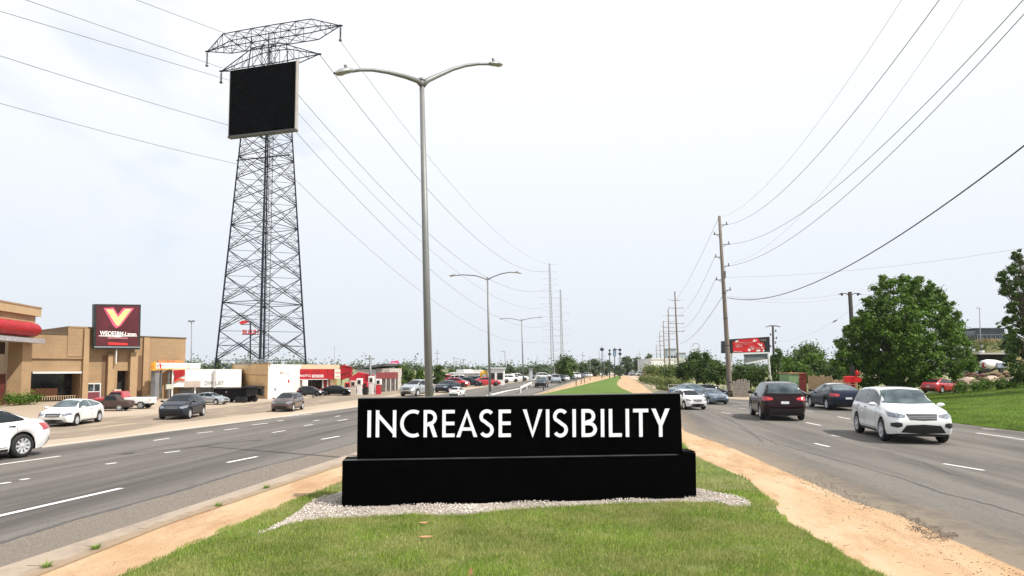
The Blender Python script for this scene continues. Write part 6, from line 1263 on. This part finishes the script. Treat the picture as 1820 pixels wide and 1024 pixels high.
# band of trees right of the centre
gT = 'trees along the right side behind the cars'
for i, (x0, x1, yt, yb, D_, kd, n, sz, lb) in enumerate((
 (1215,1262,622,690,100,'mid',5200,.20,'round green tree just left of the tall near pole'),(1250,1300,634,697,90,'mid',5200,.18,'bushy green tree right behind the tall near pole'),
 (1292,1338,648,697,84,'dark',4600,.17,'dark bush tree under the left end of the red billboard'),(1330,1372,650,700,82,'mid',4200,.16,'green bush tree below the grey board of the billboard'),
 (1366,1400,612,700,95,'mid',5200,.18,'slim upright tree right of the white billboard post'),(1385,1440,632,700,80,'deep',7000,.17,'bright green tree above the black SUV'),(1398,1478,606,698,105,'mid',9500,.22,'wide rounded tree between the billboard and the big tree'),
 (1430,1500,640,700,86,'mid',6500,.19,'low broad tree above the navy coupe'),(1470,1530,660,702,78,'dark',4500,.17,'dark bush tree under the left side of the big tree'),
 (1168,1206,654,690,112,'mid',3600,.2,'low green bush tree between the second and third wooden poles'),(1196,1232,640,692,104,'dark',4600,.19,'dark bush tree just right of the second wooden pole'),(1228,1276,624,692,96,'dark',6000,.18,'darker tree between the two bushy trees left of the billboard'),(1316,1352,640,700,88,'mid',5200,.17,'green tree directly behind the grey lower board of the billboard'),(1420,1466,622,700,94,'deep',7000,.18,'mid height tree behind the pale timber fence'),(1462,1506,646,701,82,'mid',6000,.16,'bushy tree left of the red machine'),
 (1690,1740,620,690,74,'mid',5200,.17,'lighter bushy tree at the right shoulder of the big tree'),(1735,1800,655,690,66,'mid',100,.17,None))):
    if lb: tree_px(lb, x0, x1, yt, yb, D_, kind=kd, n=n, size=sz, group=gT, skirt=.02, lobes=26, trunk=.14)
# scrub bank under the poles
shrub('yellow green scrub bank left of the wooden poles', [G(1140,680), G(1165,684), G(1190,690), G(1222,694)], 1.5, 9000, .14, 'olive', 'scrub', 'scrub', w=3)
shrub('taller scrub thicket behind the second wooden pole', [P(1150,668,150)*1, P(1180,670,135), P(1215,673,120)], 2.6, 9000, .22, 'olive', 'scrub', 'scrub', w=5)
shrub('weedy strip of grass at the foot of the nearest wooden pole', [G(1292,701), G(1340,700), G(1390,699)], .5, 5000, .09, 'olive', 'scrub', 'scrub', w=1.5)
shrub('weedy roadside strip right of the path edge', [G(1168,692), G(1200,698), G(1245,701)], .45, 4500, .09, 'olive', 'scrub', 'scrub', w=.8)
# trees in the middle distance, left and centre
gM = 'tree line across the middle distance'
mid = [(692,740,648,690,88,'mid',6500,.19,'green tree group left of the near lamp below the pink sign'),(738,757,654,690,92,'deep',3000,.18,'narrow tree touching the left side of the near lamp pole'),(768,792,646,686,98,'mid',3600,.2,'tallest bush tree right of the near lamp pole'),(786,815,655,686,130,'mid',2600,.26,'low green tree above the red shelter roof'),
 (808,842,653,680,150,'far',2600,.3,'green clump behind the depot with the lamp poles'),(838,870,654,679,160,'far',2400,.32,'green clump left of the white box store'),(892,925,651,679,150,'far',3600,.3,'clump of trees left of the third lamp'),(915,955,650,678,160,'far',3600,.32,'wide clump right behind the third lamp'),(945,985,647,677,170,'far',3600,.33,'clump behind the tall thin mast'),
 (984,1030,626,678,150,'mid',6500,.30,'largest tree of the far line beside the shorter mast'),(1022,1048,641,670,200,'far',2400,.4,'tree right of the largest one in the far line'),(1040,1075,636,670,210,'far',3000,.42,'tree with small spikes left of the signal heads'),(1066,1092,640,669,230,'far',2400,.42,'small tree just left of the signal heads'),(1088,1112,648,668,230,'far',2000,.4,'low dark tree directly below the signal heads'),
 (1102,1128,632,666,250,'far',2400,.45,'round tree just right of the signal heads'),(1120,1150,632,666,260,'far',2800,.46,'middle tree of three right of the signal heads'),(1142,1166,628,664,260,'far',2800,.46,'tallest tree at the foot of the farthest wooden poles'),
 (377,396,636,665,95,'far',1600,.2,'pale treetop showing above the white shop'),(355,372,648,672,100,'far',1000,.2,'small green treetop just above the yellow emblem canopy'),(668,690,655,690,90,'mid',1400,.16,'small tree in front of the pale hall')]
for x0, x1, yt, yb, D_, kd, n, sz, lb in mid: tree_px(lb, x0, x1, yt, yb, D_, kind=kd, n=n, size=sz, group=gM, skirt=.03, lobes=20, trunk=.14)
# a far wood along the horizon that reads as one mass
cen, rad = [], []
for x in range(-500, 2400, 9):
    d = random.uniform(300, 560); ht = random.uniform(6, 11); 
    if 560 < x < 1180: ht *= .75
    cen.append(((x-910)/F*d, d, ht*.45)); rad.append(ht*.62)
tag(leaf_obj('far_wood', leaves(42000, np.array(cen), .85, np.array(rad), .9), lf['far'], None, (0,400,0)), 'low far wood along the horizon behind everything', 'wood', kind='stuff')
# ================================================================ RIGHT SIDE THINGS
# billboard
t = thing('billboard', 'black framed billboard with a red printed picture on a white post', 'billboard', tuple(P(1371, 690, 85))); Dn = 85; q = lambda x, y, o=0: P(x, y, Dn+o)
def pr(par, name, pts, o, th, mat): mb = MB(); mb.prism([q(x, y, o) for x, y in pts], (0, th, 0)); return mb.build(name, mat, par)
pr(t, 'frame', [(1298,603),(1368,598.5),(1368.5,626.5),(1298.5,628)], 0, .5, M('billboard_black', (.012,.016,.018), .5, 0, .3, 2)); pr(t, 'side_board', [(1283,606.5),(1297,605.5),(1297,628),(1283,628)], .3, .4, M('billboard_black2', (.02,.025,.035), .5, 0, .3, 2))
fc = pr(t, 'printed_face', [(1302.5,608),(1313,603.8),(1347.5,600.6),(1351,608),(1357,609),(1360,618),(1357,625.5),(1303,626)], -.03, .028, M('billboard_red', (.55,.015,.02), .45, 0, .25, 1.5, col2=(.55,.02,.025)))
sw = M('sign_white', (.85,.83,.82)); S17 = lambda L_: [(1280+x/17.07, 590+y/17.07) for x, y in L_]
for L_ in ([(455,275),(500,265),(560,255),(540,300),(470,310)], [(980,290),(1040,225),(1060,240),(1050,290),(1100,230),(1110,270),(1060,300)], [(840,520),(900,505),(930,560),(900,590),(850,580)], [(1090,560),(1150,540),(1220,540),(1215,590),(1100,595)], [(1285,550),(1340,540),(1345,590),(1300,595)], [(1130,350),(1180,345),(1220,400),(1250,350),(1290,440),(1220,430)], [(1230,490),(1280,470),(1330,500),(1300,510)], [(950,510),(1030,505),(1010,530),(950,530)]): pr(fc, 'white_mark', S17(L_), -.05, .018, sw)
for (x0, x1, y0, y1, tx) in ((465,700,320,340,'-- ----'),(700,980,310,340,'V TRSTN'),(720,860,355,390,'TRT'),(480,680,380,470,'EABAVC'),(905,1040,420,500,'BBEA'),(410,660,582,612,'IABBHA I ABH'),(1060,1200,470,520,'NHN'),(1230,1400,225,290,'4J WK')):
    a, b = S17([(x0, y1)])[0], S17([(x1, y0)])[0]; A_, B_ = q(*a, -.045), q(*b, -.045); uv, fs = text_mesh(tx); mb = MB(); mb.add([(A_.x+(B_.x-A_.x)*u, A_.y, A_.z+(B_.z-A_.z)*v) for u, v in uv], fs); mb.build('lettering', M('faded_print', (.62,.40,.38), .5, 0, .3, 6) if tx != 'IABBHA I ABH' else sw, t)
pr(t, 'white_rail', [(1302,627.5),(1366.5,625.8),(1366.5,627.8),(1302,629.6)], -.1, .2, wht); pr(t, 'lower_board', [(1322,630),(1364.5,628.5),(1365.5,638.5),(1326,646)], .1, .15, M('grey_mesh', (.16,.18,.18), .7, 0, .3, 8)); pr(t, 'white_rail', [(1326,645.5),(1366,637.8),(1366,639.4),(1326,647.6)], -.05, .2, wht)
mb = MB(); a_, b_ = q(1364.8, 626, 0), q(1371, 690, 0); b_.z = 0; mb.tube(a_, b_, .12, .13, 8); a2_, b2_ = q(1300, 627, .4), q(1300, 690, .4); b2_.z = 0; mb.tube(a2_, b2_, .12, n=8); mb.build('post', wht, t)
# dark poles
def tpole(label, bx, by_, tx, ty, D_, r=.15, arms='lamp', mat=None, name='lamp_post', cat='lamp post', grp=None):
    bs = P(bx, by_, D_); bs.z = 0; tp_ = P(tx, ty, D_); t = thing(name, label, cat, tuple(bs), grp); mb = MB(); mb.tube(bs, tp_, r*1.15, r, 10); mb.build('shaft', mat or steel, t, smooth=True); return t, tp_, D_
wd = M('creosote_wood', (.035,.028,.026), .85, 0, .3, 3)
t, tp_, D_ = tpole('dark pole with two short lamp arms behind the left of the big tree', 1521, 690, 1510.5, 519, 76, .22, mat=wd)
for s_ in (-1, 1):
    mb = MB(); mb.path([tp_-Vector((0,0,.45)), tp_+Vector((s_*.55,0,-.15)), tp_+Vector((s_*.95,0,-.22))], [.06,.05,.05], 6); ar = mb.build('arm', wd, t)
    mb = MB(); mb.path([tp_+Vector((s_*.7,0,-.2)), tp_+Vector((s_*1.0,0,-.18)), tp_+Vector((s_*1.38,0,-.32))], [.05,.13,.05], 8, sq=.6); mb.lathe([(0,.12),(.12,.14),(.2,.05)], tp_+Vector((s_*.95,0,-.25)), (0,0,-1), 8); mb.build('lamp_head', wd, ar)
t, tp_, D_ = tpole('dark T shaped power pole right of the red billboard', 1376.5, 690, 1373.5, 579, 110, .17, mat=wd, name='utility_pole', cat='utility pole')
mb = MB(); mb.path([tp_+Vector((-1.25,0,-.25)), tp_+Vector((-.5,0,-.02)), tp_+Vector((.5,0,-.02)), tp_+Vector((1.35,0,-.2))], [.05,.09,.09,.05], 6); mb.build('crossarm', wd, t)
for k, (dx, dz) in enumerate(((.5,-.9),(-.45,-1.5),(.6,-2.1),(.4,-2.9),(-.5,-3.5),(.55,-4.1))): mb = MB(); q_ = tp_+Vector((dx,0,dz)); mb.tube(q_+Vector((-dx,0,-.1)), q_, .04, n=5); mb.lathe([(0,.05),(.12,.12),(.24,.05),(.36,.12),(.45,.03)], q_+Vector((0,0,-.2)), (0,0,1), 8); mb.build('insulator', wd, t)
# small bird-like clamp on the sagging wire
c = P(1484, 571, 92); mb = MB(); mb.path([c+Vector((-.35,0,-.22)), c+Vector((-.1,0,-.02)), c+Vector((.12,0,.08)), c+Vector((.42,0,.2))], [.02,.10,.09,.02], 7); tag(mb.build('bird', trimm, origin=c, smooth=True), 'small dark bird perched on the sagging wire left of the big tree', 'bird')
# left T pole and light poles
t, tp_, D_ = tpole('dark T shaped power pole behind the fuel pumps', 659.5, 701, 657.5, 632, 70, .12, mat=gry, name='utility_pole', cat='utility pole')
mb = MB(); mb.obox(tp_+Vector((-.55,-.06,-.42)), (1.05,0,0), (0,.12,0), (0,0,.12)); mb.build('crossarm', gry, t)
thin = [(339,706,340.5,571,75,.05,'tall thin floodlight pole between the tan building and the tower','flood'),(844,682,841,626,110,.06,None,None),(778,682,777,622,115,.06,'thin pole with two crossbars right of the near lamp','cross'),(806,680,807,636,140,.07,'first of the far thin lamp posts above the depot','arm'),(818.5,680,818.5,640,140,.07,'second far thin lamp post above the depot','bare'),(825,680,824,640,140,.10,'thicker flat topped post above the depot','flat'),(900.5,677,897,625,150,.08,'hooked lamp post left of the third median lamp','hook'),(956,675,954.5,633,190,.07,'faint thin post left of the tall mast','bare'),
 (1049,684,1048.5,635,145,.07,'thin pole at the left edge of the median lawn','bare'),(1026,678,1026,640,160,.06,'thin pole right of the largest far tree','bare'),(1066,670,1065,625,210,.08,'thin pole left of the signal heads','bare'),(1074,672,1073.5,630,200,.08,'second thin pole left of the signal heads','bare'),(1099,668,1099,637,240,.1,'thin pole just below the signal heads','bare'),(1035,672,1036,626,230,.1,'far pole with small crossbars above the trees','cross'),(1135,665,1137,624,300,.1,'far pole with crossbars above the trees right of the signals','cross'),(1151,665,1152,624,300,.1,'second far pole with crossbars right of the signals','cross'),
 (1743,640,1741,548,95,.06,'curved lamp post rising above the dark glass hall','hook'),(1727,620,1725,582,110,.06,'short lamp post left of the dark glass hall','hook'),(595,650,594.5,616,95,.03,'thin antenna above the red shop','bare'),(1240,660,1243,615,160,.10,'arched lamp post above the trees left of the tall pole','arch')]
for bx, by_, tx, ty, D_, r, lb, kd in thin:
    if not lb: continue
    t, tp_, _ = tpole(lb, bx, by_, tx, ty, D_, r, mat=gry)
    mb = MB(); k = D_/F
    if kd == 'flood': 
        for s_ in (-1,1): mb.obox(tp_+Vector((s_*.22-.12,-.12,-.1)), (.24,0,0), (0,.24,0), (0,0,.2))
    elif kd == 'cross': mb.tube(tp_+Vector((-5*k,0,-6*k)), tp_+Vector((5*k,0,-6*k)), r*.7, n=4); mb.tube(tp_+Vector((-3.5*k,0,-16*k)), tp_+Vector((3.5*k,0,-16*k)), r*.7, n=4)
    elif kd == 'arm': mb.path([tp_, tp_+Vector((4*k,0,-1*k)), tp_+Vector((11*k,0,-2.5*k))], [r*.7,r*.6,r*.5], 4); mb.tube(tp_+Vector((-4*k,0,1*k)), tp_, r*.6, n=4)
    elif kd == 'flat': mb.obox(tp_+Vector((-3*k,-.1,0)), (6*k,0,0), (0,.3,0), (0,0,1*k))
    elif kd == 'hook': mb.path([tp_, tp_+Vector((-2.5*k,0,.8*k)), tp_+Vector((-5*k,0,.3*k))], [r*.8,r*.7,r*.7], 5); mb.ico(tp_+Vector((-5.5*k,0,0)), 1.3*k, (1.3,.6,.45), 0)
    elif kd == 'arch': mb.path([tp_+Vector((2*k*math.cos(a)*3-6*k,0,6*k*math.sin(a)-1*k)) for a in [math.pi*j/8 for j in range(9)]], r*.7, 5)
    else: mb.ico(tp_, r*1.3, (1,1,1.5), 0)
    mb.build('lamp_head' if kd in ('flood','hook','arm','flat','arch') else 'cap', gry, t)
def box_truck(label, px, py, head, cabm, boxm, sc):
    loc = G(px, py, .016); t = thing('box_truck', label, 'truck', tuple(loc), 'trucks parked in the cluttered lot', rz=R(90-head), world=False); t.scale = (sc,)*3
    mb = MB(); mb.box((-3.2,-1.1,.85),(1.1,1.1,3.1)); bevel(mb.build('box', boxm, t), .05)
    mb = MB(); mb.prism([(1.2,-1.0,.5),(2.9,-1.0,.5),(2.95,-1.0,1.35),(2.5,-1.0,2.35),(1.2,-1.0,2.4)], (0,2.0,0)); bevel(mb.build('cab', cabm, t), .06)
    mb = MB(); mb.prism([(2.94,-.85,1.45),(2.57,-.85,2.25),(2.60,-.85,2.26),(2.98,-.85,1.46)], (0,1.7,0)); mb.build('windscreen', glassm, t)
    for s in (-1,1): mb = MB(); mb.prism([(1.45,s*1.0,1.45),(2.7,s*1.0,1.45),(2.4,s*1.0,2.2),(1.45,s*1.0,2.2)], (0,s*.015,0)); mb.build('side_window', glassm, t)
    mb = MB(); mb.box((-3.1,-.5,.55),(2.8,.5,.84)); mb.build('chassis', trimm, t)
    for x in (-2.0,2.1):
        for s in (-1,1): mb = MB(); mb.lathe([(-.12,0),(-.12,.42),(.12,.42),(.12,0)], (x,s*.92,.42), (0,1,0), 16); mb.build('wheel', rubber, t)
for x, y, hd, cm, bm_, sc, lb in ((829,681,150,pblu,wht,.80,'white box truck with a blue grey cab beyond the red cars'),(849,680.5,100,pw,M('van_cream', (.6,.58,.55), .5, 0, .1, 2),.78,'cream sided truck left of the round orange sign'),(871,680.5,170,pblu,M('truck_blue', (.12,.2,.36), .5, 0, .15, 2),.62,'blue truck right beside the round orange sign'),(796,682,170,pred,wht,.55,'small white box truck with a red cab near the shelter'),(910,678,95,pw,wht,.5,'small white truck left of the third median lamp')): box_truck(lb, x, y, hd, cm, bm_, sc)
# signal gantry in the far middle
sg = M('signal_black', (.02,.028,.04), .6, 0, .2, 1); blu = M('signal_blue', (.16,.24,.36), .6, 0, .2, 1)
for i, (x, y0, r0, y1, r1, D_, lb) in enumerate(((1070,621,3.3,None,0,170,'single dark signal head on a post left of the others'),(1083.5,623,1.9,629.5,2.8,170,'leftmost of the three paired dark signal heads'),(1092.5,622,2.8,628,2.6,170,'middle paired dark signal head with a blue panel'),(1102,622,2.5,629,2.8,170,'rightmost of the three paired dark signal heads'))):
    bs = P(x, 672, D_); bs.z = 0; t = thing('signal', lb, 'traffic signal', tuple(bs), 'traffic signals in the far middle'); k = D_/F; c = P(x, y0, D_)
    mb = MB(); mb.tube(bs, c, .13, .10, 6); mb.build('post', sg, t)
    mb = MB(); mb.ico(c, r0*k, (1.15,.6,.95), .12, sub=2); mb.tube(c+Vector((0,0,r0*k*.8)), c+Vector((0,0,r0*k*1.5)), .08, n=5); mb.build('signal_head', sg, t)
    if y1: mb = MB(); mb.ico(P(x, y1, D_), r1*k, (1.05,.6,.95), .12, sub=2); mb.build('signal_head', sg, t)
    if i == 2: mb = MB(); a_ = P(x-2, 634, D_-.1); b_ = P(x+2, 623, D_-.1); mb.box((a_.x, D_-.6, a_.z), (b_.x, D_+.6, b_.z)); mb.build('panel', blu, t)
mb = MB(); a_, b_ = P(1092.5,621.5,170), P(1102,621.5,170); mb.tube(a_, b_, .1, n=5); tag(mb.build('signal_bar', sg, origin=a_), 'thin bar joining the two right hand signal heads', 'bar')
# bollards / fence posts along the far median
for i, (x, y, h, lb) in enumerate(((1024,686,1.0,'dark marker post nearest the sign along the lawn edge'),(1033,682.5,.95,'second marker post along the lawn edge'),(1038.5,681,.9,'third marker post along the lawn edge'),(966,694,.55,'stub post beside the front of the dark oncoming car'))):
    q_ = G(x, y, .1); mb = MB(); mb.lathe([(0,.07),(h*.9,.06),(h,.03),(h,0)], q_, (0,0,1), 8); tag(mb.build('marker_post', trimm, origin=q_), lb, 'post', 'marker posts along the far lawn edge')
t = thing('guard_rail', 'white crash barrier end beside the third lamp', 'guard rail', tuple(G(926,697))); a_, b_ = G(925,699,0), G(945,687,0)
mb = MB(); mb.obox(a_+Vector((0,0,.45)), b_-a_, (0,.06,0), (0,0,.3)); mb.build('rail', wht, t)
for f in (.02,.5,.98): mb = MB(); q_ = a_.lerp(b_, f); mb.obox(q_+Vector((-.06,.07,0)), (.12,0,0), (0,.1,0), (0,0,.74)); mb.build('post', wht, t)
# fences and crates behind the right cars
fenm = M('pale_timber', (.52,.38,.22), .85, 0, .25, 6)
def fence(label, x0, y0, x1, y1, h, n, mat, w=.16):
    a_, b_ = G(x0, y0), G(x1, y1); e_ = (b_-a_); u = e_.normalized(); t = thing('fence', label, 'fence', tuple(a_))
    mb = MB()
    for k in range(n): q_ = a_+e_*(k/(n-1)); hh = h*random.uniform(.9,1.08); mb.obox(q_, u*w, Vector((-u.y,u.x,0))*.03, (0,0,hh))
    mb.build('slats', mat, t)
    for z in (.3, .75): mb = MB(); mb.obox(a_+Vector((0,.035,h*z)), e_, (0,.05,0), (0,0,.1)); mb.build('rail', mat, t)
fence('pale slatted timber fence above the navy coupe', 1437, 701, 1478, 702, 1.9, 24, fenm); fence('second lower slatted timber fence left of the red machine', 1480, 703, 1522, 705, 1.55, 24, fenm)
fence('grey weathered picket fence at the foot of the near pole', 1303, 706, 1330, 706, 1.6, 12, M('grey_timber', (.25,.22,.19), .9, 0, .3, 6))
t = thing('container', 'rust red container with a pale green side behind the black SUV', 'container', tuple(G(1425,701))); a_ = G(1403,701)
mb = MB(); b_ = G(1421,701); mb.box((a_.x,a_.y,0),(b_.x,a_.y+2.4,2.15)); mb.build('green_side', M('pale_green_sheet', (.16,.26,.13), .7, 0, .25, 3), t)
mb = MB(); c_ = G(1434,701); mb.box((b_.x+.01,a_.y,0),(c_.x,a_.y+2.4,2.15)); mb.build('red_end', M('rust_red', (.20,.03,.02), .7, 0, .3, 4), t)
mb = MB(); mb.box((a_.x-.1,a_.y-.1,2.153),(c_.x+.1,a_.y+2.5,2.27)); mb.build('roof', M('rust_brown', (.33,.17,.10), .8, 0, .3, 4), t)
q_ = G(1516, 706); t = thing('red_hydrant_rig', 'bright red machine with a tall head on a dark post under the big tree', 'machine', tuple(q_))
mb = MB(); mb.tube(q_, q_+Vector((0,0,3.0)), .22, .18, 10); mb.build('post', trimm, t)
mb = MB(); z0 = P(1510,680,q_.y).z; z1 = P(1510,668.5,q_.y).z; mb.prism([(q_.x-.85,q_.y-.4,z0),(q_.x+.55,q_.y-.4,z0-.0),(q_.x+.75,q_.y-.4,z0+.35),(q_.x+.1,q_.y-.4,z1),(q_.x-.85,q_.y-.4,z1)], (0,.5,0)); bevel(mb.build('tank', M('bright_red', (.50,.010,.014), .3, 0, .12, 5), t), .06)
mb = MB(); mb.ico(q_+Vector((.25,-.35,z1+.28)), .2, (.75,.8,1.5), .05, sub=2); mb.lathe([(0,.12),(.06,.12),(.07,0)], q_+Vector((.25,-.6,z1+.3)), (0,-1,0), 10); mb.build('head', M('bright_red', (.50,.010,.014)), t)
mb = MB()
for dx in (-.6,-.3,.0): mb.tube(q_+Vector((dx,-.3,0)), q_+Vector((dx,-.3,z0)), .035, n=5)
for z in (.4,.8,1.2): mb.tube(q_+Vector((-.7,-.3,z)), q_+Vector((.1,-.3,z)), .03, n=5)
mb.build('ladder_frame', M('bright_red', (.50,.010,.014)), t)
# white rail fence right of the sign
t = thing('white_railing', 'white rail fence behind the small sedans at the road edge', 'railing', tuple(G(1215,697))); a_, b_ = G(1188,696), G(1300,699)
mb = MB()
for k in range(12): q_ = a_.lerp(b_, k/11); mb.tube(q_, q_+Vector((0,0,.85)), .035, n=6)
mb.build('posts', whf, t)
for z in (.45,.82): mb = MB(); mb.tube(a_+Vector((0,0,z)), b_+Vector((0,0,z)), .03, n=6); mb.build('rail', whf, t)
# ---- slope: hedge, boulders, mixer, bridge, embankment, glass hall
e0 = [P(1706,697,58), P(1760,690,58), P(1800,686,57), P(1860,680,56)]
for p_ in e0: p_.z = max(.55, p_.z-.25)
shrub('clipped dark hedge along the top of the mown slope', e0, 1.05, 9000, .09, 'deep', w=.6)
for x, y, r, lb in ((1721,681,.8,'pale pink boulder left end of the hedge'),(1762,676,.55,'tan boulder behind the middle of the hedge'),(1803,678,.6,'pinkish boulder near the right edge tree')):
    c = P(x, y-1, 62); mb = MB(); mb.ico((c.x, c.y, c.z), r, (1.3,1,.7), .14, sub=2); mb.ico((c.x+r*.8, c.y-.2, c.z-.15), r*.6, (1.1,1,.8), .15, sub=2); tag(mb.build('boulder', M('pink_stone', (.52,.38,.30), .9, 0, .3, 3, .5, 12), origin=(c.x, c.y, c.z-r*.7)), lb, 'boulder', 'boulders behind the slope hedge')
mb = MB(); rows = []
for i in range(25):
    x = 1690+i*14; f = min(1, i/6); r_ = []
    for (dd, yy) in ((64, 684), (72, 672), (84, 652), (84.5, 626 if True else 0), (100, 612), (104, 603), (140, 604)):
        q_ = P(x, yy+ (0 if dd < 80 else (1-f)*40), dd); q_.z = max(.02, q_.z) if dd > 64 else .05; r_.append(q_+Vector((0,0,random.uniform(-.12,.12))))
    rows.append(r_)
mb.grid(rows); o = structure('embankment', mb, layered('bank_soil', (.20,.17,.08), [(.3,.4,.65,(.10,.14,.04),(1,1,1),.9,0),(2,.5,.7,(.34,.27,.14),(1,1,1),.7,0)], .95, .6, 5), smooth=True)
cen = []; rad = []
for k in range(90): x = random.uniform(1728,1830); y = random.uniform(609,625); cen.append(P(x, y, 98+random.uniform(-4,2))[:]); rad.append(random.uniform(.3,.7))
tag(leaf_obj('dry_scrub', leaves(7000, np.array(cen), .13, np.array(rad)), lf['olive'], None, cen[0]), 'green and straw scrub on the embankment above the bridge slab', 'scrub', kind='stuff')
cen = [P(random.uniform(1738,1772), random.uniform(605,610), 99)[:] for k in range(40)]; tag(leaf_obj('dry_scrub', leaves(2500, np.array(cen), .12, np.full(40, .4)), lf['dry'], None, cen[0]), 'straw coloured dry grass below the dark glass hall', 'scrub', kind='stuff')
t = thing('bridge', 'concrete bridge slab with a dark opening under the embankment', 'bridge', tuple(P(1762,640,80))); a_, b_ = P(1736,627,80), P(1800,627,80)
mb = MB(); mb.box((a_.x,79.5,P(1760,630,80).z),(b_.x,86,P(1760,627.3,80).z)); mb.build('deck', M('bridge_concrete', (.48,.47,.45), .8, 0, .1, 2), t)
mb = MB(); mb.box((a_.x+.3,81,P(1760,660,80).z),(b_.x,84.4,P(1760,630,80).z-.01)); mb.build('opening', M('dark_interior', (.018,.014,.013)), t)  # solid near-black box stands in for the shade beneath the deck
for x in (1744, 1785): mb = MB(); c = P(x, 627, 80); mb.box((c.x-.15,79.6,c.z+.01),(c.x+.15,80.2,c.z+.28)); mb.build('block', wht, t)
t = thing('mixer_truck', 'white drum mixer truck with a red round end under the bridge', 'truck', tuple(P(1762,664,76))); c = P(1745,649,76); d = P(1790,646,77)-c
mb = MB(); mb.lathe([(0,.0),(.02,.32),(.25,.55),(.9,.62),(2.0,.52),(2.9,.3),(3.0,0)], c, d, 20); mb.build('drum', wht, t, smooth=True)
mb = MB(); mb.lathe([(-.06,0),(-.06,.30),(.02,.36)], c-Vector((-.25,.25,0)), Vector((.35,.94,0)), 16); mb.lathe([(0,.36),(.1,.37)], c-Vector((-.25,.25,0)), Vector((.35,.94,0)), 16); mb.build('drum_end', M('dark_red', (.38,.02,.03), .5, 0, .25, 5), t)
mb = MB(); e_ = P(1740,655,76); mb.obox(P(1744,657,76), (3.1,0,0), (0,1.2,0), (0,0,.28)); mb.build('chassis', trimm, t)
mb = MB(); mb.obox(P(1772,655,75.7), (1.2,0,0), (0,1.4,0), (0,0,.7)); bevel(mb.build('cab', M('mixed_blue', (.30,.33,.42), .4, 0, .35, 4), t), .1)
for x in (1747, 1756, 1779): mb = MB(); mb.lathe([(-.12,0),(-.12,.24),(.12,.24),(.12,0)], P(x,659,75.8), (0,1,0), 14); mb.build('wheel', rubber, t)
t = thing('site_truck', 'pale flatbed beside the brown rubble left of the mixer', 'truck', tuple(P(1725,664,73))); mb = MB(); a_ = P(1718,664,73); mb.obox(a_, (1.35,0,0), (0,.9,0), (0,0,.30)); bevel(mb.build('body', psil, t), .08); mb = MB(); mb.obox(a_+Vector((.2,-.005,.12)), (.8,0,0), (0,.01,0), (0,0,.12)); mb.build('window', glassm, t); mb = MB(); mb.obox(a_+Vector((.05,.05,-.18)), (1.2,0,0), (0,.8,0), (0,0,.18)); mb.build('chassis', trimm, t)
mb = MB()
for k in range(70): c = P(random.uniform(1700,1800), random.uniform(664,676), random.uniform(66,74)); mb.ico(c, random.uniform(.12,.42), (1.4,1,.7), .25)
tag(mb.build('rubble', M('brown_rubble', (.16,.08,.06), .9, 0, .5, 1.5), origin=P(1750,674,70)), 'brown rubble heaped between the hedge and the mixer truck', 'rubble', kind='stuff')
t = thing('glass_hall', 'dark glazed hall on top of the embankment right of the big tree', 'building', tuple(P(1757,606,106))); a_ = P(1731,606,106); z1 = P(1757,585,106).z; xe = P(1786,600,106).x
mb = MB(); mb.prism([(a_.x+.4,106,a_.z-.6),(xe,106,a_.z-.6),(xe,106,z1),(a_.x+.5,106,z1),(a_.x,106,z1-.9),(a_.x,106,z1-1.1)], (0,8,0)); mb.build('wall', M('hall_glass', (.04,.06,.065), .1, 0, .5, .7, spec=.6), t)
mb = MB(); mb.box((a_.x+.3,105.7,z1+.003),(xe+.2,114.3,z1+.18)); mb.build('roof', M('hall_roof', (.06,.07,.08), .5, 0, .2, 1), t)
mb = MB()
for k in range(7): x = a_.x+.5+(xe-a_.x-.7)*k/6; mb.box((x,105.9,a_.z-.6),(x+.08,105.99,z1-.9))
mb.box((a_.x+.4,105.88,z1-1.0),(xe,105.995,z1-.9)); mb.build('mullions', gry, t)
tree_px('small tree behind the roof of the dark glass hall', 1766, 1782, 572, 600, 125, kind='mid', n=900, size=.25, zb=5, trunk=.1, skirt=.1)
tree_px('dark shrub at the right end of the dark glass hall', 1772, 1810, 588, 640, 90, kind='dark', n=3500, size=.18, zb=1.0, trunk=.12, skirt=.02)

# ================================================================ AIR
m = bpy.data.materials.new('haze'); m.use_nodes = True; N, L = nodes(m); N.remove(N['Principled BSDF']); pv = N.new('ShaderNodeVolumePrincipled')
pv.inputs['Color'].default_value = (.86,.91,.97,1); pv.inputs['Density'].default_value = .00012; pv.inputs['Anisotropy'].default_value = .2
L.new(pv.outputs[0], N['Material Output'].inputs['Volume'])
mb = MB(); mb.box((-900,-60,-1), (1200,1100,62)); o = mb.build('haze', m, origin=(0,0,0)); tag(o, 'thin pale air filling the whole scene', 'haze', kind='stuff')
